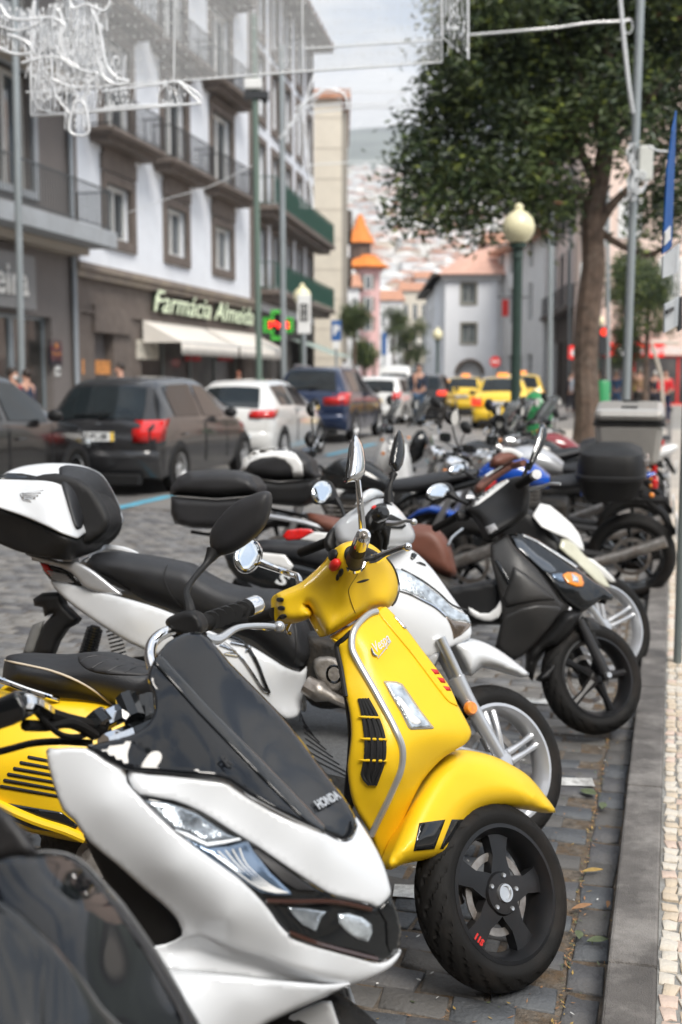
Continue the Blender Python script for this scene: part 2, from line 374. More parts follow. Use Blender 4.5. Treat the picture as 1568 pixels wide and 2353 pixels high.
# ---- ground sheets
KO = Vector((.573, 2.38, 0)); KD = Vector((.29, 1, 0)).normalized(); KR = Vector((KD.y, -KD.x, 0))   # kerb line
def K(s, t, z=0): return KO + KD * s + KR * t + Vector((0, 0, z))
def road_mat():
    m = bpy.data.materials.new('worn_setts'); m.use_nodes = True; t = m.node_tree; N = t.nodes; L = t.links; p = N['Principled BSDF']
    c = N.new('ShaderNodeTexCoord'); mp = N.new('ShaderNodeMapping'); mp.inputs['Rotation'].default_value = (0, 0, R(16)); L.new(c.outputs['Object'], mp.inputs[0])
    b = N.new('ShaderNodeTexBrick'); b.inputs['Scale'].default_value = 1; b.inputs['Brick Width'].default_value = .17; b.inputs['Row Height'].default_value = .1; b.inputs['Mortar Size'].default_value = .008
    b.inputs['Color1'].default_value = (.19, .188, .187, 1); b.inputs['Color2'].default_value = (.25, .24, .225, 1); b.inputs['Mortar'].default_value = (.15, .14, .125, 1); L.new(mp.outputs[0], b.inputs[0])
    n = N.new('ShaderNodeTexNoise'); n.inputs['Scale'].default_value = .9; n.inputs['Detail'].default_value = 8; L.new(c.outputs['Object'], n.inputs[0])
    r = N.new('ShaderNodeValToRGB'); r.color_ramp.elements[0].position = .35; r.color_ramp.elements[1].position = .7; r.color_ramp.elements[0].color = (.7, .7, .72, 1); r.color_ramp.elements[1].color = (1.35, 1.3, 1.22, 1)
    L.new(n.outputs['Fac'], r.inputs[0]); mm = N.new('ShaderNodeMixRGB'); mm.blend_type = 'MULTIPLY'; mm.inputs[0].default_value = 1; L.new(b.outputs['Color'], mm.inputs[1]); L.new(r.outputs[0], mm.inputs[2])
    L.new(mm.outputs[0], p.inputs['Base Color']); p.inputs['Roughness'].default_value = .62
    bp = N.new('ShaderNodeBump'); bp.inputs['Strength'].default_value = .6; bp.inputs['Distance'].default_value = .01; L.new(b.outputs['Fac'], bp.inputs['Height']); bp.invert = True; L.new(bp.outputs[0], p.inputs['Normal'])
    return m
roadm = road_mat()
ground = mesh_ob('ground', [(-1650, -60, -.09), (1750, -60, -.09), (1750, 2880, -.09), (-1650, 2880, -.09)], [(0, 1, 2, 3)], mat('ground_earth', (.09, .085, .075), .9, sc=.01), smooth=False); tag(ground, kind='structure')
def sheet(name, s0, s1, t0, t1, z, m):
    o = mesh_ob(name, [K(s0, t0, z), K(s0, t1, z), K(s1, t1, z), K(s1, t0, z)], [(0, 1, 2, 3)], m, smooth=False); return tag(o, kind='structure')
far_road = sheet('road', 9.5, 150, -13.5, 0, 0, roadm)
mort = mat('sett_joint_grit', (.12, .1, .08), .95, var=.5, sc=40, bump=.8, bsc=130, dirt=.8, dcol=(.14, .085, .04))
near_road = sheet('road_bed', -6, 9.5, -13.5, 0, -.008, mort)
# ---- setts: real stones near the camera
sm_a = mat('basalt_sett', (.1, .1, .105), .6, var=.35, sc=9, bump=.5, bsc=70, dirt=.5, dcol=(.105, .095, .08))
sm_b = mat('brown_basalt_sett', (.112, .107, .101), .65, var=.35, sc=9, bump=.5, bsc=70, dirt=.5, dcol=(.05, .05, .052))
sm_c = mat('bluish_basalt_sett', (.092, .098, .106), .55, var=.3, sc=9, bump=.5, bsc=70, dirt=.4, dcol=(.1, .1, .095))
def stone_block(L, Wd, h, jit, bev):
    """one stone, slightly irregular top, 5+... faces; origin at its middle, local x along the course"""
    a, b = L / 2, Wd / 2; o = []
    cs = [(-a, -b), (a * .1 * rnd.uniform(-1, 1), -b + rnd.uniform(-.3, .3) * jit), (a, -b), (a, b), (a * .1 * rnd.uniform(-1, 1), b + rnd.uniform(-.3, .3) * jit), (-a, b)]
    cs = [(x + rnd.uniform(-jit, jit), y + rnd.uniform(-jit, jit)) for x, y in cs]
    dz = [rnd.uniform(-jit, jit) * .45 for _ in cs]
    top = [Vector((x * (1 - bev / a), y * (1 - bev / b), h + z)) for (x, y), z in zip(cs, dz)]
    mid = [Vector((x, y, h - bev * .8 + z)) for (x, y), z in zip(cs, dz)]; low = [Vector((x, y, -.03)) for x, y in cs]
    cen = [Vector((sum(t.x for t in top) / 6, sum(t.y for t in top) / 6, h + abs(jit) * .35))]
    v = low + mid + top + cen; n = 6; f = []
    for k in range(n):
        j = (k + 1) % n
        f += [(k, j, n + j, n + k), (n + k, n + j, 2 * n + j, 2 * n + k), (2 * n + k, 2 * n + j, 3 * n)]
    return v, f
protos = []
for i in range(27):
    v, f = stone_block(rnd.uniform(.155, .17), rnd.uniform(.092, .102), 0, .007, .005); me = bpy.data.meshes.new('sett'); me.from_pydata([tuple(x) for x in v], [], f)
    me.materials.append((sm_a, sm_b, sm_c)[i % 3]); me.polygons.foreach_set('use_smooth', [True] * len(f)); me.set_sharp_from_angle(angle=R(55)); protos.append((me, v, f))
protos2 = []
for i in range(12):
    v, f = stone_block(rnd.uniform(.088, .096), rnd.uniform(.13, .165), 0, .005, .005); me = bpy.data.meshes.new('gutter_sett'); me.from_pydata([tuple(x) for x in v], [], f)
    me.materials.append((sm_a, sm_c, sm_a, sm_b)[i % 4]); me.polygons.foreach_set('use_smooth', [True] * len(f)); me.set_sharp_from_angle(angle=R(55)); protos2.append((me, v, f))
def vis(p, mg=60):
    z = p.y * CP - (p.z - CAMH) * SP
    if z < .3: return None
    x = 784 + FP * p.x / z; y = 1176.5 - FP * (p.y * SP + (p.z - CAMH) * CP) / z
    if x < -mg or x > 1568 + mg or y < -mg or y > 2353 + mg: return None
    return z
yaw_k = math.atan2(KD.y, KD.x)
cand = []
s = -.6
while s < 9.4:
    p = K(s, -.052); cand.append((p, yaw_k - math.pi / 2, protos2, rnd.choice(protos2))); s += .16
r = 0; s = -.6
while s < 9.45:
    t = -.105 - .087 - (r % 2) * .085
    while t > -13.4:
        p = K(s, t)
        if vis(p) or p.y < 0: cand.append((p, yaw_k - math.pi / 2, protos, rnd.choice(protos)))
        t -= .172
    s += .104; r += 1
cand = [c for c in cand if vis(c[0])]
# which stones does the camera see between the bikes: favour the open strip by the kerb
def score(c):
    p = c[0]; z = vis(p); return z
cand.sort(key=score)
ind = cand[:290]; rest = cand[290:]
for p, yw, fam, (me, v, f) in ind:
    o = bpy.data.objects.new('sett' if fam is protos else 'gutter_sett', me); COL.objects.link(o); o.parent = near_road
    o.location = p + Vector((0, 0, -.002 + rnd.uniform(-.004, .004))); o.rotation_euler = (rnd.uniform(-.02, .02), rnd.uniform(-.02, .02), yw + rnd.uniform(-.03, .03)); o.scale = (rnd.uniform(.95, 1.02), rnd.uniform(.93, 1.02), 1)
b = MB()
for p, yw, fam, (me, v, f) in rest:
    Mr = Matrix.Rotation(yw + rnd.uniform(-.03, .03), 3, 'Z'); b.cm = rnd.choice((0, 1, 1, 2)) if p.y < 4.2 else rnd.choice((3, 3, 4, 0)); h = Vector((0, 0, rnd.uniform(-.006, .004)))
    b.add([Mr @ x + p + h for x in v], f)
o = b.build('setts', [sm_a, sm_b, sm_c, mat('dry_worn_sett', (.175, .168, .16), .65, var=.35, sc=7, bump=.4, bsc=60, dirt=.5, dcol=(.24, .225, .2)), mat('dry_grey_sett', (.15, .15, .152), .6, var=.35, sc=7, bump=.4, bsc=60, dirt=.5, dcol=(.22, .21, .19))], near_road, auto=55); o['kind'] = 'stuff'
# ---- kerb
kerb = empty('kerb', (0, 0, 0), kind='structure')
km = mat('kerb_basalt', (.13, .12, .112), .85, var=.25, sc=9, bump=.7, bsc=260, dirt=.9, dcol=(.3, .28, .26))
s = -1.2
ln = [1.5, 1.28, 1.35, 1.4, 1.1, 1.5, 1.3, 1.4, 1.2, 1.4, 1.5, 1.3, 1.4, 1.3, 1.4, 1.2, 1.4, 1.5, 1.3, 1.4]
for L_ in ln + [1.4] * 14:
    w_ = .122
    vs = [K(s + .004, 0, -.05), K(s + .004, w_, -.05), K(s + L_ - .004, w_, -.05), K(s + L_ - .004, 0, -.05), K(s + .004, .004, .085), K(s + .004, w_, .088), K(s + L_ - .004, w_, .088), K(s + L_ - .004, .004, .085)]
    mesh_ob('kerb_stone', vs, [(0, 1, 2, 3), (4, 7, 6, 5), (0, 4, 5, 1), (1, 5, 6, 2), (2, 6, 7, 3), (3, 7, 4, 0)], km, kerb, smooth=False, bev=.008); s += L_
# ---- mosaic pavement
pavem = mat('pavement_mortar', (.27, .265, .25), .95, var=.2, sc=20, bump=.7, bsc=120, dirt=.6, dcol=(.18, .16, .13))
pave = sheet('pavement', -3, 60, .123, 14, .074, pavem)
cm = [mat('limestone_cube', (.66, .61, .53), .6, var=.12, sc=18, bump=.4, bsc=90, dirt=.4, dcol=(.45, .36, .25)),
      mat('warm_limestone_cube', (.62, .52, .4), .6, var=.12, sc=18, bump=.4, bsc=90, dirt=.4, dcol=(.4, .32, .22)),
      mat('pink_limestone_cube', (.6, .47, .39), .6, var=.12, sc=18, bump=.4, bsc=90), ]
cp = []
for i in range(24):
    v, f = stone_block(rnd.uniform(.031, .041), rnd.uniform(.04, .052), 0, .0045, .003); me = bpy.data.meshes.new('mosaic_stone'); me.from_pydata([tuple(x) for x in v], [], f)
    me.materials.append(cm[(0, 0, 1, 0, 1, 2)[i % 6]]); me.polygons.foreach_set('use_smooth', [True] * len(f)); me.set_sharp_from_angle(angle=R(50)); cp.append((me, v, f, (0, 0, 1, 0, 1, 2)[i % 6]))
cand = []
s = -.5
while s < 13:
    t = .148 + rnd.uniform(0, .008); k = 0
    while t < 2.6:
        p = K(s + rnd.uniform(-.004, .004), t, .08); z = vis(p, 20)
        if z: cand.append((z, p))
        t += rnd.uniform(.04, .047); k += 1
    s += .055
cand.sort(key=lambda c: c[0])
for z, p in cand[:290]:
    me, v, f, _ = rnd.choice(cp); o = bpy.data.objects.new('mosaic_stone', me); COL.objects.link(o); o.parent = pave
    o.location = p + Vector((0, 0, rnd.uniform(-.002, .003))); o.rotation_euler = (rnd.uniform(-.04, .04), rnd.uniform(-.04, .04), yaw_k - math.pi / 2 + rnd.uniform(-.12, .12))
b = MB()
for z, p in cand[290:]:
    me, v, f, mi_ = rnd.choice(cp); Mr = Matrix.Rotation(yaw_k - math.pi / 2 + rnd.uniform(-.12, .12), 3, 'Z'); b.cm = mi_; b.add([Mr @ x + p for x in v], f)
o = b.build('mosaic_stones', cm, pave, auto=50); o['kind'] = 'stuff'
# ---- painted lines (chipped), leaves
def paint(name, a, b_, w, col, z=.0045, lab=None):
    m = bpy.data.materials.get(col) 
    d = (b_ - a).normalized(); n = Vector((d.y, -d.x, 0)); nseg = max(2, int((b_ - a).length / .05)); vs = []; 
    for i in range(nseg + 1):
        p = a + (b_ - a) * (i / nseg); j = rnd.uniform(-.004, .004); vs += [p + n * (w / 2 + j), p - n * (w / 2 + j)]
    vs = [v + Vector((0, 0, z)) for v in vs]
    o = mesh_ob(name, vs, [(2 * i, 2 * i + 1, 2 * i + 3, 2 * i + 2) for i in range(nseg)], m, smooth=False); return tag(o, kind='structure')
pw = mat('chipped_white_paint', (.68, .68, .66), .7, var=.05, sc=30, dirt=.9, dcol=(.1, .09, .08)); pb = mat('blue_line_paint', (.1, .42, .58), .7, var=.1, sc=14, dirt=.5, dcol=(.12, .15, .17))
def bayline(s, t0, t1, w=.07): return paint('painted_line', K(s, t0), K(s, t1), w, 'chipped_white_paint', .0065)
for (x0, x1, y) in ((1266, 1364, 1798), (1210, 1262, 1612), (905, 958, 2050)):
    a = G(x0, y); c = G(x1, y + 3); paint('painted_line', a, c, .085, 'chipped_white_paint', .0065)
paint('painted_line', G(752, 1131), G(815, 1124), .32, 'chipped_white_paint', .006)
paint('painted_line', G(935, 1012), G(1010, 1004), .4, 'chipped_white_paint', .006)
paint('painted_line', G(150, 1196), G(392, 1140), .16, 'blue_line_paint', .006)
paint('painted_line', G(752, 1047), G(862, 1020), .17, 'blue_line_paint', .006)
lm = [mat('fallen_leaf_green', (.1, .125, .06), .6, var=.3, sc=30), mat('fallen_leaf_brown', (.32, .17, .08), .7, var=.3, sc=30), mat('fallen_leaf_yellow', (.38, .25, .07), .7, var=.3, sc=30)]
def leaf(x, y, L_, w, yaw, k, lab, z=.012):
    p = G(x, y, z); vs = []; n = 7
    for i in range(n):
        t = i / (n - 1); ww = w * math.sin(math.pi * min(1, t * .93 + .05)) ** .8; xx = (t - .5) * L_; vs += [(xx, ww, .004 + .006 * math.sin(t * 3)), (xx, 0, .001 + .004 * math.sin(t * 3)), (xx, -ww, .005)]
    fs = []
    for i in range(n - 1): fs += [(3 * i, 3 * i + 1, 3 * i + 4, 3 * i + 3), (3 * i + 1, 3 * i + 2, 3 * i + 5, 3 * i + 4)]
    o = mesh_ob('fallen_leaf', vs, fs, lm[k], loc=p, rot=(0, 0, R(yaw))); tag(o, lab, 'leaf')
leaf(1338, 2086, .07, .008, 25, 1, 'curled brown leaf lying on the dark setts just right of the yellow scooter wheel')
leaf(1331, 2150, .045, .012, 80, 0, 'small upright green leaf on the setts below the curled brown leaf')
leaf(1374, 2163, .06, .012, 10, 0, 'dark green leaf tucked in the joint beside the kerb')
leaf(1352, 1822, .07, .022, -50, 0, 'broad green leaf beside the end of the white painted line')
leaf(1386, 1853, .06, .014, 70, 0, 'pale green leaf by the kerb behind the yellow front fender')
leaf(1362, 2003, .07, .008, 12, 2, 'long yellow leaf in the joint between setts near the kerb')
leaf(1398, 2080, .04, .006, 70, 1, 'thin brown leaf standing against the kerb foot')
b = MB()
for i in range(900):
    ss = rnd.random() ** 1.6 * 5 - .3; tt = -abs(rnd.gauss(0, .35)) - .003 if rnd.random() < .75 else -rnd.random() * 2
    p = K(ss, tt, .001 + rnd.random() * .004); 
    if rnd.random() < .5: tt = -.102; p = K(ss, tt + rnd.gauss(0, .006), .002)
    a = rnd.uniform(0, 6.28); L_ = rnd.uniform(.003, .011); w_ = rnd.uniform(.001, .0035); d = Vector((math.cos(a), math.sin(a), rnd.uniform(-.2, .3))); n = Vector((-d.y, d.x, 0)); b.cm = rnd.choice((0, 1, 1, 2)); n2 = n * w_
    b.add([p - d * L_, p + n2, p + d * L_ + Vector((0, 0, .002)), p - n2], [(0, 1, 2, 3)])
o = b.build('leaf_litter', lm, None); tag(o, kind='stuff', label='brown and yellow leaf crumbs caught in the joints along the kerb', cat='litter')
# left pavement
sheet('far_pavement', 2, 150, -17.5, -10.6, .1, mat('grey_paving', (.2, .195, .19), .8, var=.15, sc=3))
# ============================================================ BUILDINGS
def wall(t, u0, u1, z0, z1, ops, m, depth=.28, name='wall', b=0, dep=9):
    us = sorted({u0, u1, *[o[0] for o in ops], *[o[1] for o in ops]}); zs = sorted({z0, z1, *[o[2] for o in ops], *[o[3] for o in ops]})
    us = [u for u in us if u0 <= u <= u1]; zs = [z for z in zs if z0 <= z <= z1]; w = MB()
    for i in range(len(us) - 1):
        for j in range(len(zs) - 1):
            uc, zc_ = (us[i] + us[i + 1]) / 2, (zs[j] + zs[j + 1]) / 2
            if any(o[0] < uc < o[1] and o[2] < zc_ < o[3] for o in ops): continue
            w.add([(us[i], -b, zs[j]), (us[i + 1], -b, zs[j]), (us[i + 1], -b, zs[j + 1]), (us[i], -b, zs[j + 1])], [(0, 1, 2, 3)])
    for a, c, e, f in ops:
        w.add([(a, -b, e), (c, -b, e), (c, -b, f), (a, -b, f), (a, -b + depth, e), (c, -b + depth, e), (c, -b + depth, f), (a, -b + depth, f)], [(0, 4, 5, 1), (1, 5, 6, 2), (2, 6, 7, 3), (3, 7, 4, 0)])
    w.add([(u0, -b, z0), (u1, -b, z0), (u1, -b, z1), (u0, -b, z1), (u0, dep, z0), (u1, dep, z0), (u1, dep, z1), (u0, dep, z1)], [(0, 3, 7, 4), (1, 5, 6, 2), (3, 2, 6, 7)])
    return w.build(name, m, t.e, smooth=False)
def window(t, o, depth=.22, b=0, fr=.07, mull=1, trans=0, m=None, gm=None, name='window'):
    a, c, e, f = o; w = MB(); y = -b + depth
    w.b2((a, y - .05, e), (a + fr, y, f)); w.b2((c - fr, y - .05, e), (c, y, f)); w.b2((a + fr, y - .05, f - fr), (c - fr, y, f)); w.b2((a + fr, y - .05, e), (c - fr, y, e + fr))
    for k in range(mull):
        x = a + (c - a) * (k + 1) / (mull + 1); w.b2((x - fr * .6, y - .052, e + fr), (x + fr * .6, y, f - fr))
    fo = w.build(name, m or winw, t.e, smooth=False)
    MB().b2((a, y + .004, e), (c, y + .02, f)).build('pane', gm or glass, fo, smooth=False); return fo
def surround(t, o, w_=.2, p=.07, m=None, sill=True, b=0):
    a, c, e, f = o; k = MB(); k.b2((a - w_, -b - p, e - w_), (a, -b + .1, f + w_)); k.b2((c, -b - p, e - w_), (c + w_, -b + .1, f + w_)); k.b2((a, -b - p, f), (c, -b + .1, f + w_)); k.b2((a, -b - p - .03, e - w_), (c, -b + .1, e))
    return k.build('stone_surround', m or stone, t.e, smooth=False)
def railing(t, u0, u1, z, h, out, m=None, step=.11, b=0, solid=False, name='railing'):
    k = MB(); m = m or iron
    for zz in (z + .08, z + h): k.b2((u0, -b - out, zz - .02), (u1, -b - out + .03, zz + .02)); k.b2((u0, -b - out + .03, zz - .02), (u0 + .03, -b, zz + .02)); k.b2((u1 - .03, -b - out + .03, zz - .02), (u1, -b, zz + .02))
    n = int((u1 - u0) / step)
    for i in range(n + 1):
        x = u0 + (u1 - u0) * i / n; k.b2((x - .008, -b - out + .005, z + .1), (x + .008, -b - out + .021, z + h - .02))
    for i in range(int(out / step)):
        for x in (u0 + .015, u1 - .015): k.b2((x - .008, -b - out + .06 + i * step, z + .1), (x + .008, -b - out + .076 + i * step, z + h - .02))
    if solid: k.b2((u0 + .04, -b - out + .035, z + .15), (u1 - .04, -b - out + .05, z + h - .1))
    return k.build(name, m, t.e, smooth=False)
def slab(t, u0, u1, z, out, m=None, th=.28, b=0):
    k = MB(); k.b2((u0, -b - out, z - .12), (u1, -b, z)); k.b2((u0 + .08, -b - out + .08, z - .2), (u1 - .08, -b, z - .12)); k.b2((u0 + .2, -b - out + .25, z - th - .06), (u1 - .2, -b, z - .2))
    return k.build('balcony_slab', m or stone, t.e, smooth=False)
def rct(t, xl, xr, yt, yb, b=0):
    ym = (yt + yb) / 2; xm = (xl + xr) / 2; return (t.px(xl, ym, b).x, t.px(xr, ym, b).x, t.px(xm, yb, b).z, t.px(xm, yt, b).z)
# --- pale blue building with brown stone surrounds (left)
yawB = math.atan2(15, 15 * .229)
P0 = D(165, 620, 31.2); P0.z = 0
B = T('pale_blue_building', P0, yawB, label='pale blue three-bay building with brown stone window surrounds above the shop with the white awning', cat='building')
uL, uR = 0, B.px(583, 700).x
wr = [rct(B, 243, 300, 432, 555), rct(B, 382, 427, 482, 590), rct(B, 492, 531, 522, 622)]
z0_, z1_ = wr[1][2], wr[1][3]; cols = [(a, c) for a, c, _, _ in wr]
gf = 4.45; ops = [(a, c, z0_, z1_) for a, c in cols]
doors = []
for k, zf in enumerate((8.35, 11.95, 15.6)):
    for a, c in cols: doors.append((a - .1, c + .1, zf + .05, zf + 2.75))
wall(B, uL, uR, gf, 21, ops + doors, bluew)
for o_ in ops: window(B, o_, fr=.12); surround(B, o_, .29, .08)
for o_ in doors:
    window(B, o_, fr=.13); surround(B, (o_[0], o_[1], o_[2] + .25, o_[3]), .3, .08); k = MB()
    k.b2((o_[0] - .25, -.17, o_[3] + .3), (o_[1] + .25, -.001, o_[3] + .42)); k.build('door_hood', stone, B.e, smooth=False)
for k, zf in enumerate((8.35, 11.95, 15.6)):
    for a, c in cols:
        slab(B, a - 1.15, c + 1.05, zf, .8); railing(B, a - 1.1, c + 1.0, zf, 1.0, .74)
for a, c in cols:   # carved corbel block joining each lower window to the balcony above
    m_ = MB(); uc = (a + c) / 2; hw = (c - a) / 2 + .33
    pr = [(uc - hw, z1_ + .33), (uc - hw, z1_ + .75), (uc - hw + .12, z1_ + .8)] + [(uc - hw + .12 - .45 * (1 - math.cos(t_)), z1_ + .8 + .3 * math.sin(t_) * 1.0) for t_ in (.5, 1., 1.5)] + [(uc + hw - .12 + .45 * (1 - math.cos(t_)), z1_ + .8 + .3 * math.sin(t_)) for t_ in (1.5, 1., .5)] + [(uc + hw - .12, z1_ + .8), (uc + hw, z1_ + .75), (uc + hw, z1_ + .33)]
    m_.ext([(u, -.1, z) for u, z in pr], (0, .09, 0)).build('corbel_block', stone, B.e, smooth=False)
k = MB(); k.b2((uR - .45, -.1, gf), (uR, -.002, 21)); k.build('quoin', stone, B.e, smooth=False)
k = MB(); k.b2((-.05, -.09, 0.2), (.3, -.002, 21)); k.build('quoin', stone, B.e, smooth=False)
MB().tube([(-.12, -.13, .2), (-.12, -.13, 20)], .07).build('drainpipe', mat('pipe_grey', (.3, .33, .36), .5), B.e)
# ground floor
dz = rct(B, 218, 262, 772, 860); sz = rct(B, 322, 560, 800, 870)
o1 = (dz[0], B.px(262, 800).x, .15, B.px(240, 765).z); o2 = (sz[0] + .1, sz[1], .7, 2.95)
wall(B, uL, uR, 0, gf, [o1, o2], stone, depth=.5, name='ground_floor_wall')
k = MB(); k.b2((-.1, -.3, gf - .02), (uR + .1, -.001, gf + .16)); k.b2((-.05, -.2, gf - .22), (uR + .05, -.001, gf - .02)); k.build('cornice', mat('weathered_cornice', (.24, .2, .17), .9, sc=2, dirt=.5, dcol=(.4, .33, .22)), B.e, smooth=False)
k = MB(); k.b2((.3, -.08, 3.28), (uR - .1, -.001, 3.4)); k.build('string_course', stone, B.e, smooth=False)
MB().b2((o1[0], .3, .15), (o1[1], .34, o1[3])).build('entrance_door', mat('recess_grey', (.13, .115, .11), .7), B.e, smooth=False)
MB().b2((o1[0] - .15, -.12, o1[3]), (o1[1] + 1.1, -.003, o1[3] + .75)).build('lintel_block', stone, B.e, smooth=False)
ps = mat('orange_poster', (.6, .25, .07), .6, var=.35, sc=6)
for (xl, xr, yt, yb) in ((171, 192, 825, 860), (219, 252, 828, 860)):
    a, c, e, f = rct(B, xl, xr, yt, yb); MB().b2((a, -.03, e), (c, -.002, f)).build('poster', ps, B.e, smooth=False)
n_ = 4
for i in range(n_):
    a = o2[0] + (o2[1] - o2[0]) * i / n_; c = o2[0] + (o2[1] - o2[0]) * (i + 1) / n_; window(B, (a + .03, c - .03, o2[2], o2[3]), depth=.35, fr=.06, mull=0, m=mat('shop_frame', (.2, .22, .21), .4), gm=curtain, name='shop_window')
for (xl, xr, yt, yb, cl, nm) in ((445, 480, 815, 830, (.45, .03, .03), 'shelf_display'), (520, 552, 815, 830, (.45, .05, .04), 'shelf_display'), (312, 362, 782, 826, (.6, .56, .48), 'shop_poster')):
    a, c, e, f = rct(B, xl, xr, yt, yb); MB().b2((a, .3 if nm[5] != 'p' else -.05, e), (c, .33 if nm[5] != 'p' else -.02, f)).build(nm, mat(nm + str(cl[0]), cl, .6, var=.5, sc=9), B.e, smooth=False)
# awnings
aw = mat('awning_canvas', (.72, .68, .62), .8, var=.05, sc=2, bump=.1)
for i, (xa, xb) in enumerate(((322, 465), (468, 588))):
    u0 = B.px(xa, 745).x + (0 if i == 0 else .05); u1 = (B.px(465, 758).x if i == 0 else B.px(583, 775).x); zt = 3.25; zb = 2.6; ob_ = 1.35
    e_ = T('shop_awning', B.Mx @ Vector((u0, 0, 0)), yawB, label=('near white canvas awning over the shop below the green lettering' if i == 0 else 'far white canvas awning over the shop, beside the pharmacy cross'), cat='awning', group='white canvas awnings over the shop')
    L_ = u1 - u0; rows = [[(u, -.1 - (ob_ - .1) * v, zt - (zt - zb) * v - .06 * math.sin(v * 3.1)) for u in np.linspace(0, L_, 9)] for v in np.linspace(0, 1, 5)]
    MB().grid(rows).build('canvas', aw, e_.e, sol=.012)
    rows = [[(u, -ob_ - .005, zb - .38 * v - (.03 * abs(math.sin(u * 5)) if v == 1 else 0)) for u in np.linspace(0, L_, 33)] for v in (0, 1)]
    MB().grid(rows).build('valance', aw, e_.e, sol=.01)
    for u in (0, L_): MB().add([(u, -.1, zt), (u, -ob_, zb), (u, -ob_, zb - .02), (u, -.1, zb - .02)], [(0, 1, 2, 3)]).build('side_canvas', aw, e_.e, sol=.01, smooth=False)
    MB().tube([(0, -ob_, zb), (L_, -ob_, zb)], .03).build('front_bar', winw, e_.e)
# green script lettering
neon = mat('green_white_letters', (.74, .8, .62), .4, var=.1, emit=.18, ecol=(.7, .85, .5)); neond = mat('letter_side', (.03, .05, .03), .5)
sg = T('shop_lettering', B.Mx @ Vector((B.px(335, 712).x, 0, 0)), yawB, label='glowing green and white script lettering on the brown shop fascia', cat='shop sign')
LW = B.px(571, 735).x - B.px(335, 712).x
for wd, u, w_ in (('Farmácia', LW * .26, LW * .5), ('Almeida', LW * .775, LW * .44)):
    for dd, mm_, off in ((.06, neond, .03), (.02, neon, .0)):
        o = text('letter_row', wd, 1.0, mm_, (u, -.16 - (0 if off else .05), 3.88), basis((1, 0, 0), (0, 0, 1)), sg.e, ext=dd, shear=.35, bold=.0 + off * .5); bw = max(v.co.x for v in o.data.vertices) - min(v.co.x for v in o.data.vertices); o.scale = (w_ / bw, 1, 1)
# --- grey building at the far left with balconies
A_ = T('grey_concrete_building', P0 - Vector((math.cos(yawB), math.sin(yawB), 0)) * .35, yawB, label='grey concrete building at the left edge with dark railings and a shop sign board', cat='building')
u0 = -44
opsA = [(-3.6, -1.6, 6.1, 8.9), (-7, -4.6, 6.1, 8.9), (-3.4, -1.4, 10.2, 12.6), (-7, -4.6, 10.2, 12.6), (-9.6, -.9, .1, 3.05)]
wall(A_, u0, .28, 0, 20, opsA, mat('brown_grey_wall', (.17, .15, .14), .8, sc=1.5), depth=.4)
for o_ in opsA[:4]: window(A_, o_, fr=.12, depth=.3, m=mat('pale_frame', (.5, .49, .46), .5)); surround(A_, o_, .18, .05, m=greyw)
for i in range(5):
    a = -9.6 + 8.7 * i / 5; window(A_, (a + .02, a + 1.72, .1, 3.05), fr=.09, depth=.25, mull=0, m=mat('steel_frame', (.32, .37, .4), .4, metal=.4), gm=curtain, name='shop_window')
for zf in (5.35, 9.6, 13.6):
    k = MB(); k.b2((u0, -1.25, zf - .42), (.55, -.002, zf)); k.build('balcony_slab', greyw, A_.e, smooth=False); railing(A_, -9, .45, zf, 1.05, 1.18, m=mat('grey_rail', (.05, .06, .065), .5), step=.13)
    MB().b2((u0, -.6, zf - .62), (.2, -.003, zf - .43)).build('soffit_beam', mat('beige_soffit', (.42, .37, .31), .8), A_.e, smooth=False)
sb_ = T('sign_board', A_.Mx @ Vector((0, 0, 0)), yawB, label='grey shop sign board reading Madeira in pale letters at the left edge', cat='sign')
a, c, e, f = rct(A_, -160, 84, 662, 722, .35); MB().b2((a, -.35, 3.15), (c, -.02, 4.45)).build('board', mat('sign_grey', (.2, .2, .2), .5), sb_.e, smooth=False)
o = text('lettering', 'Madeira', 1.05, mat('pale_letters', (.66, .65, .62), .5), (c - .45, -.38, 3.78), basis((1, 0, 0), (0, 0, 1)), sb_.e, ext=.03, align='RIGHT', bold=.012)
pq = T('wall_plaque', A_.Mx @ Vector((A_.px(125, 800).x, 0, 0)), yawB, label='dark plaque with a small emblem on the brown pier beside the drainpipe', cat='plaque')
z_ = A_.px(125, 808).z; MB().b2((-.32, -.06, z_ - .35), (.32, -.003, z_ + .3)).build('panel', mat('navy_enamel', (.01, .014, .025), .3, coat=.6), pq.e, smooth=False)
text('lettering', 'Advogados', .12, ps, (0, -.07, z_ - .05), basis((1, 0, 0), (0, 0, 1)), pq.e); MB().lathe([(0, 0), (.07, 0), (.07, .015)], 12, 1, (0, -.075, z_ + .15)).build('emblem', ps, pq.e)
ib = T('wall_intercom', A_.Mx @ Vector((A_.px(131, 850).x, 0, 0)), yawB, label='small white notice sheet fixed under the dark plaque', cat='notice'); MB().b2((-.12, -.03, 1.55), (.14, -.003, 2.02)).build('sheet', winw, ib.e, smooth=False); MB().b2((-.08, -.036, 1.62), (.1, -.031, 1.7)).build('print', M['ink'], ib.e, smooth=False)
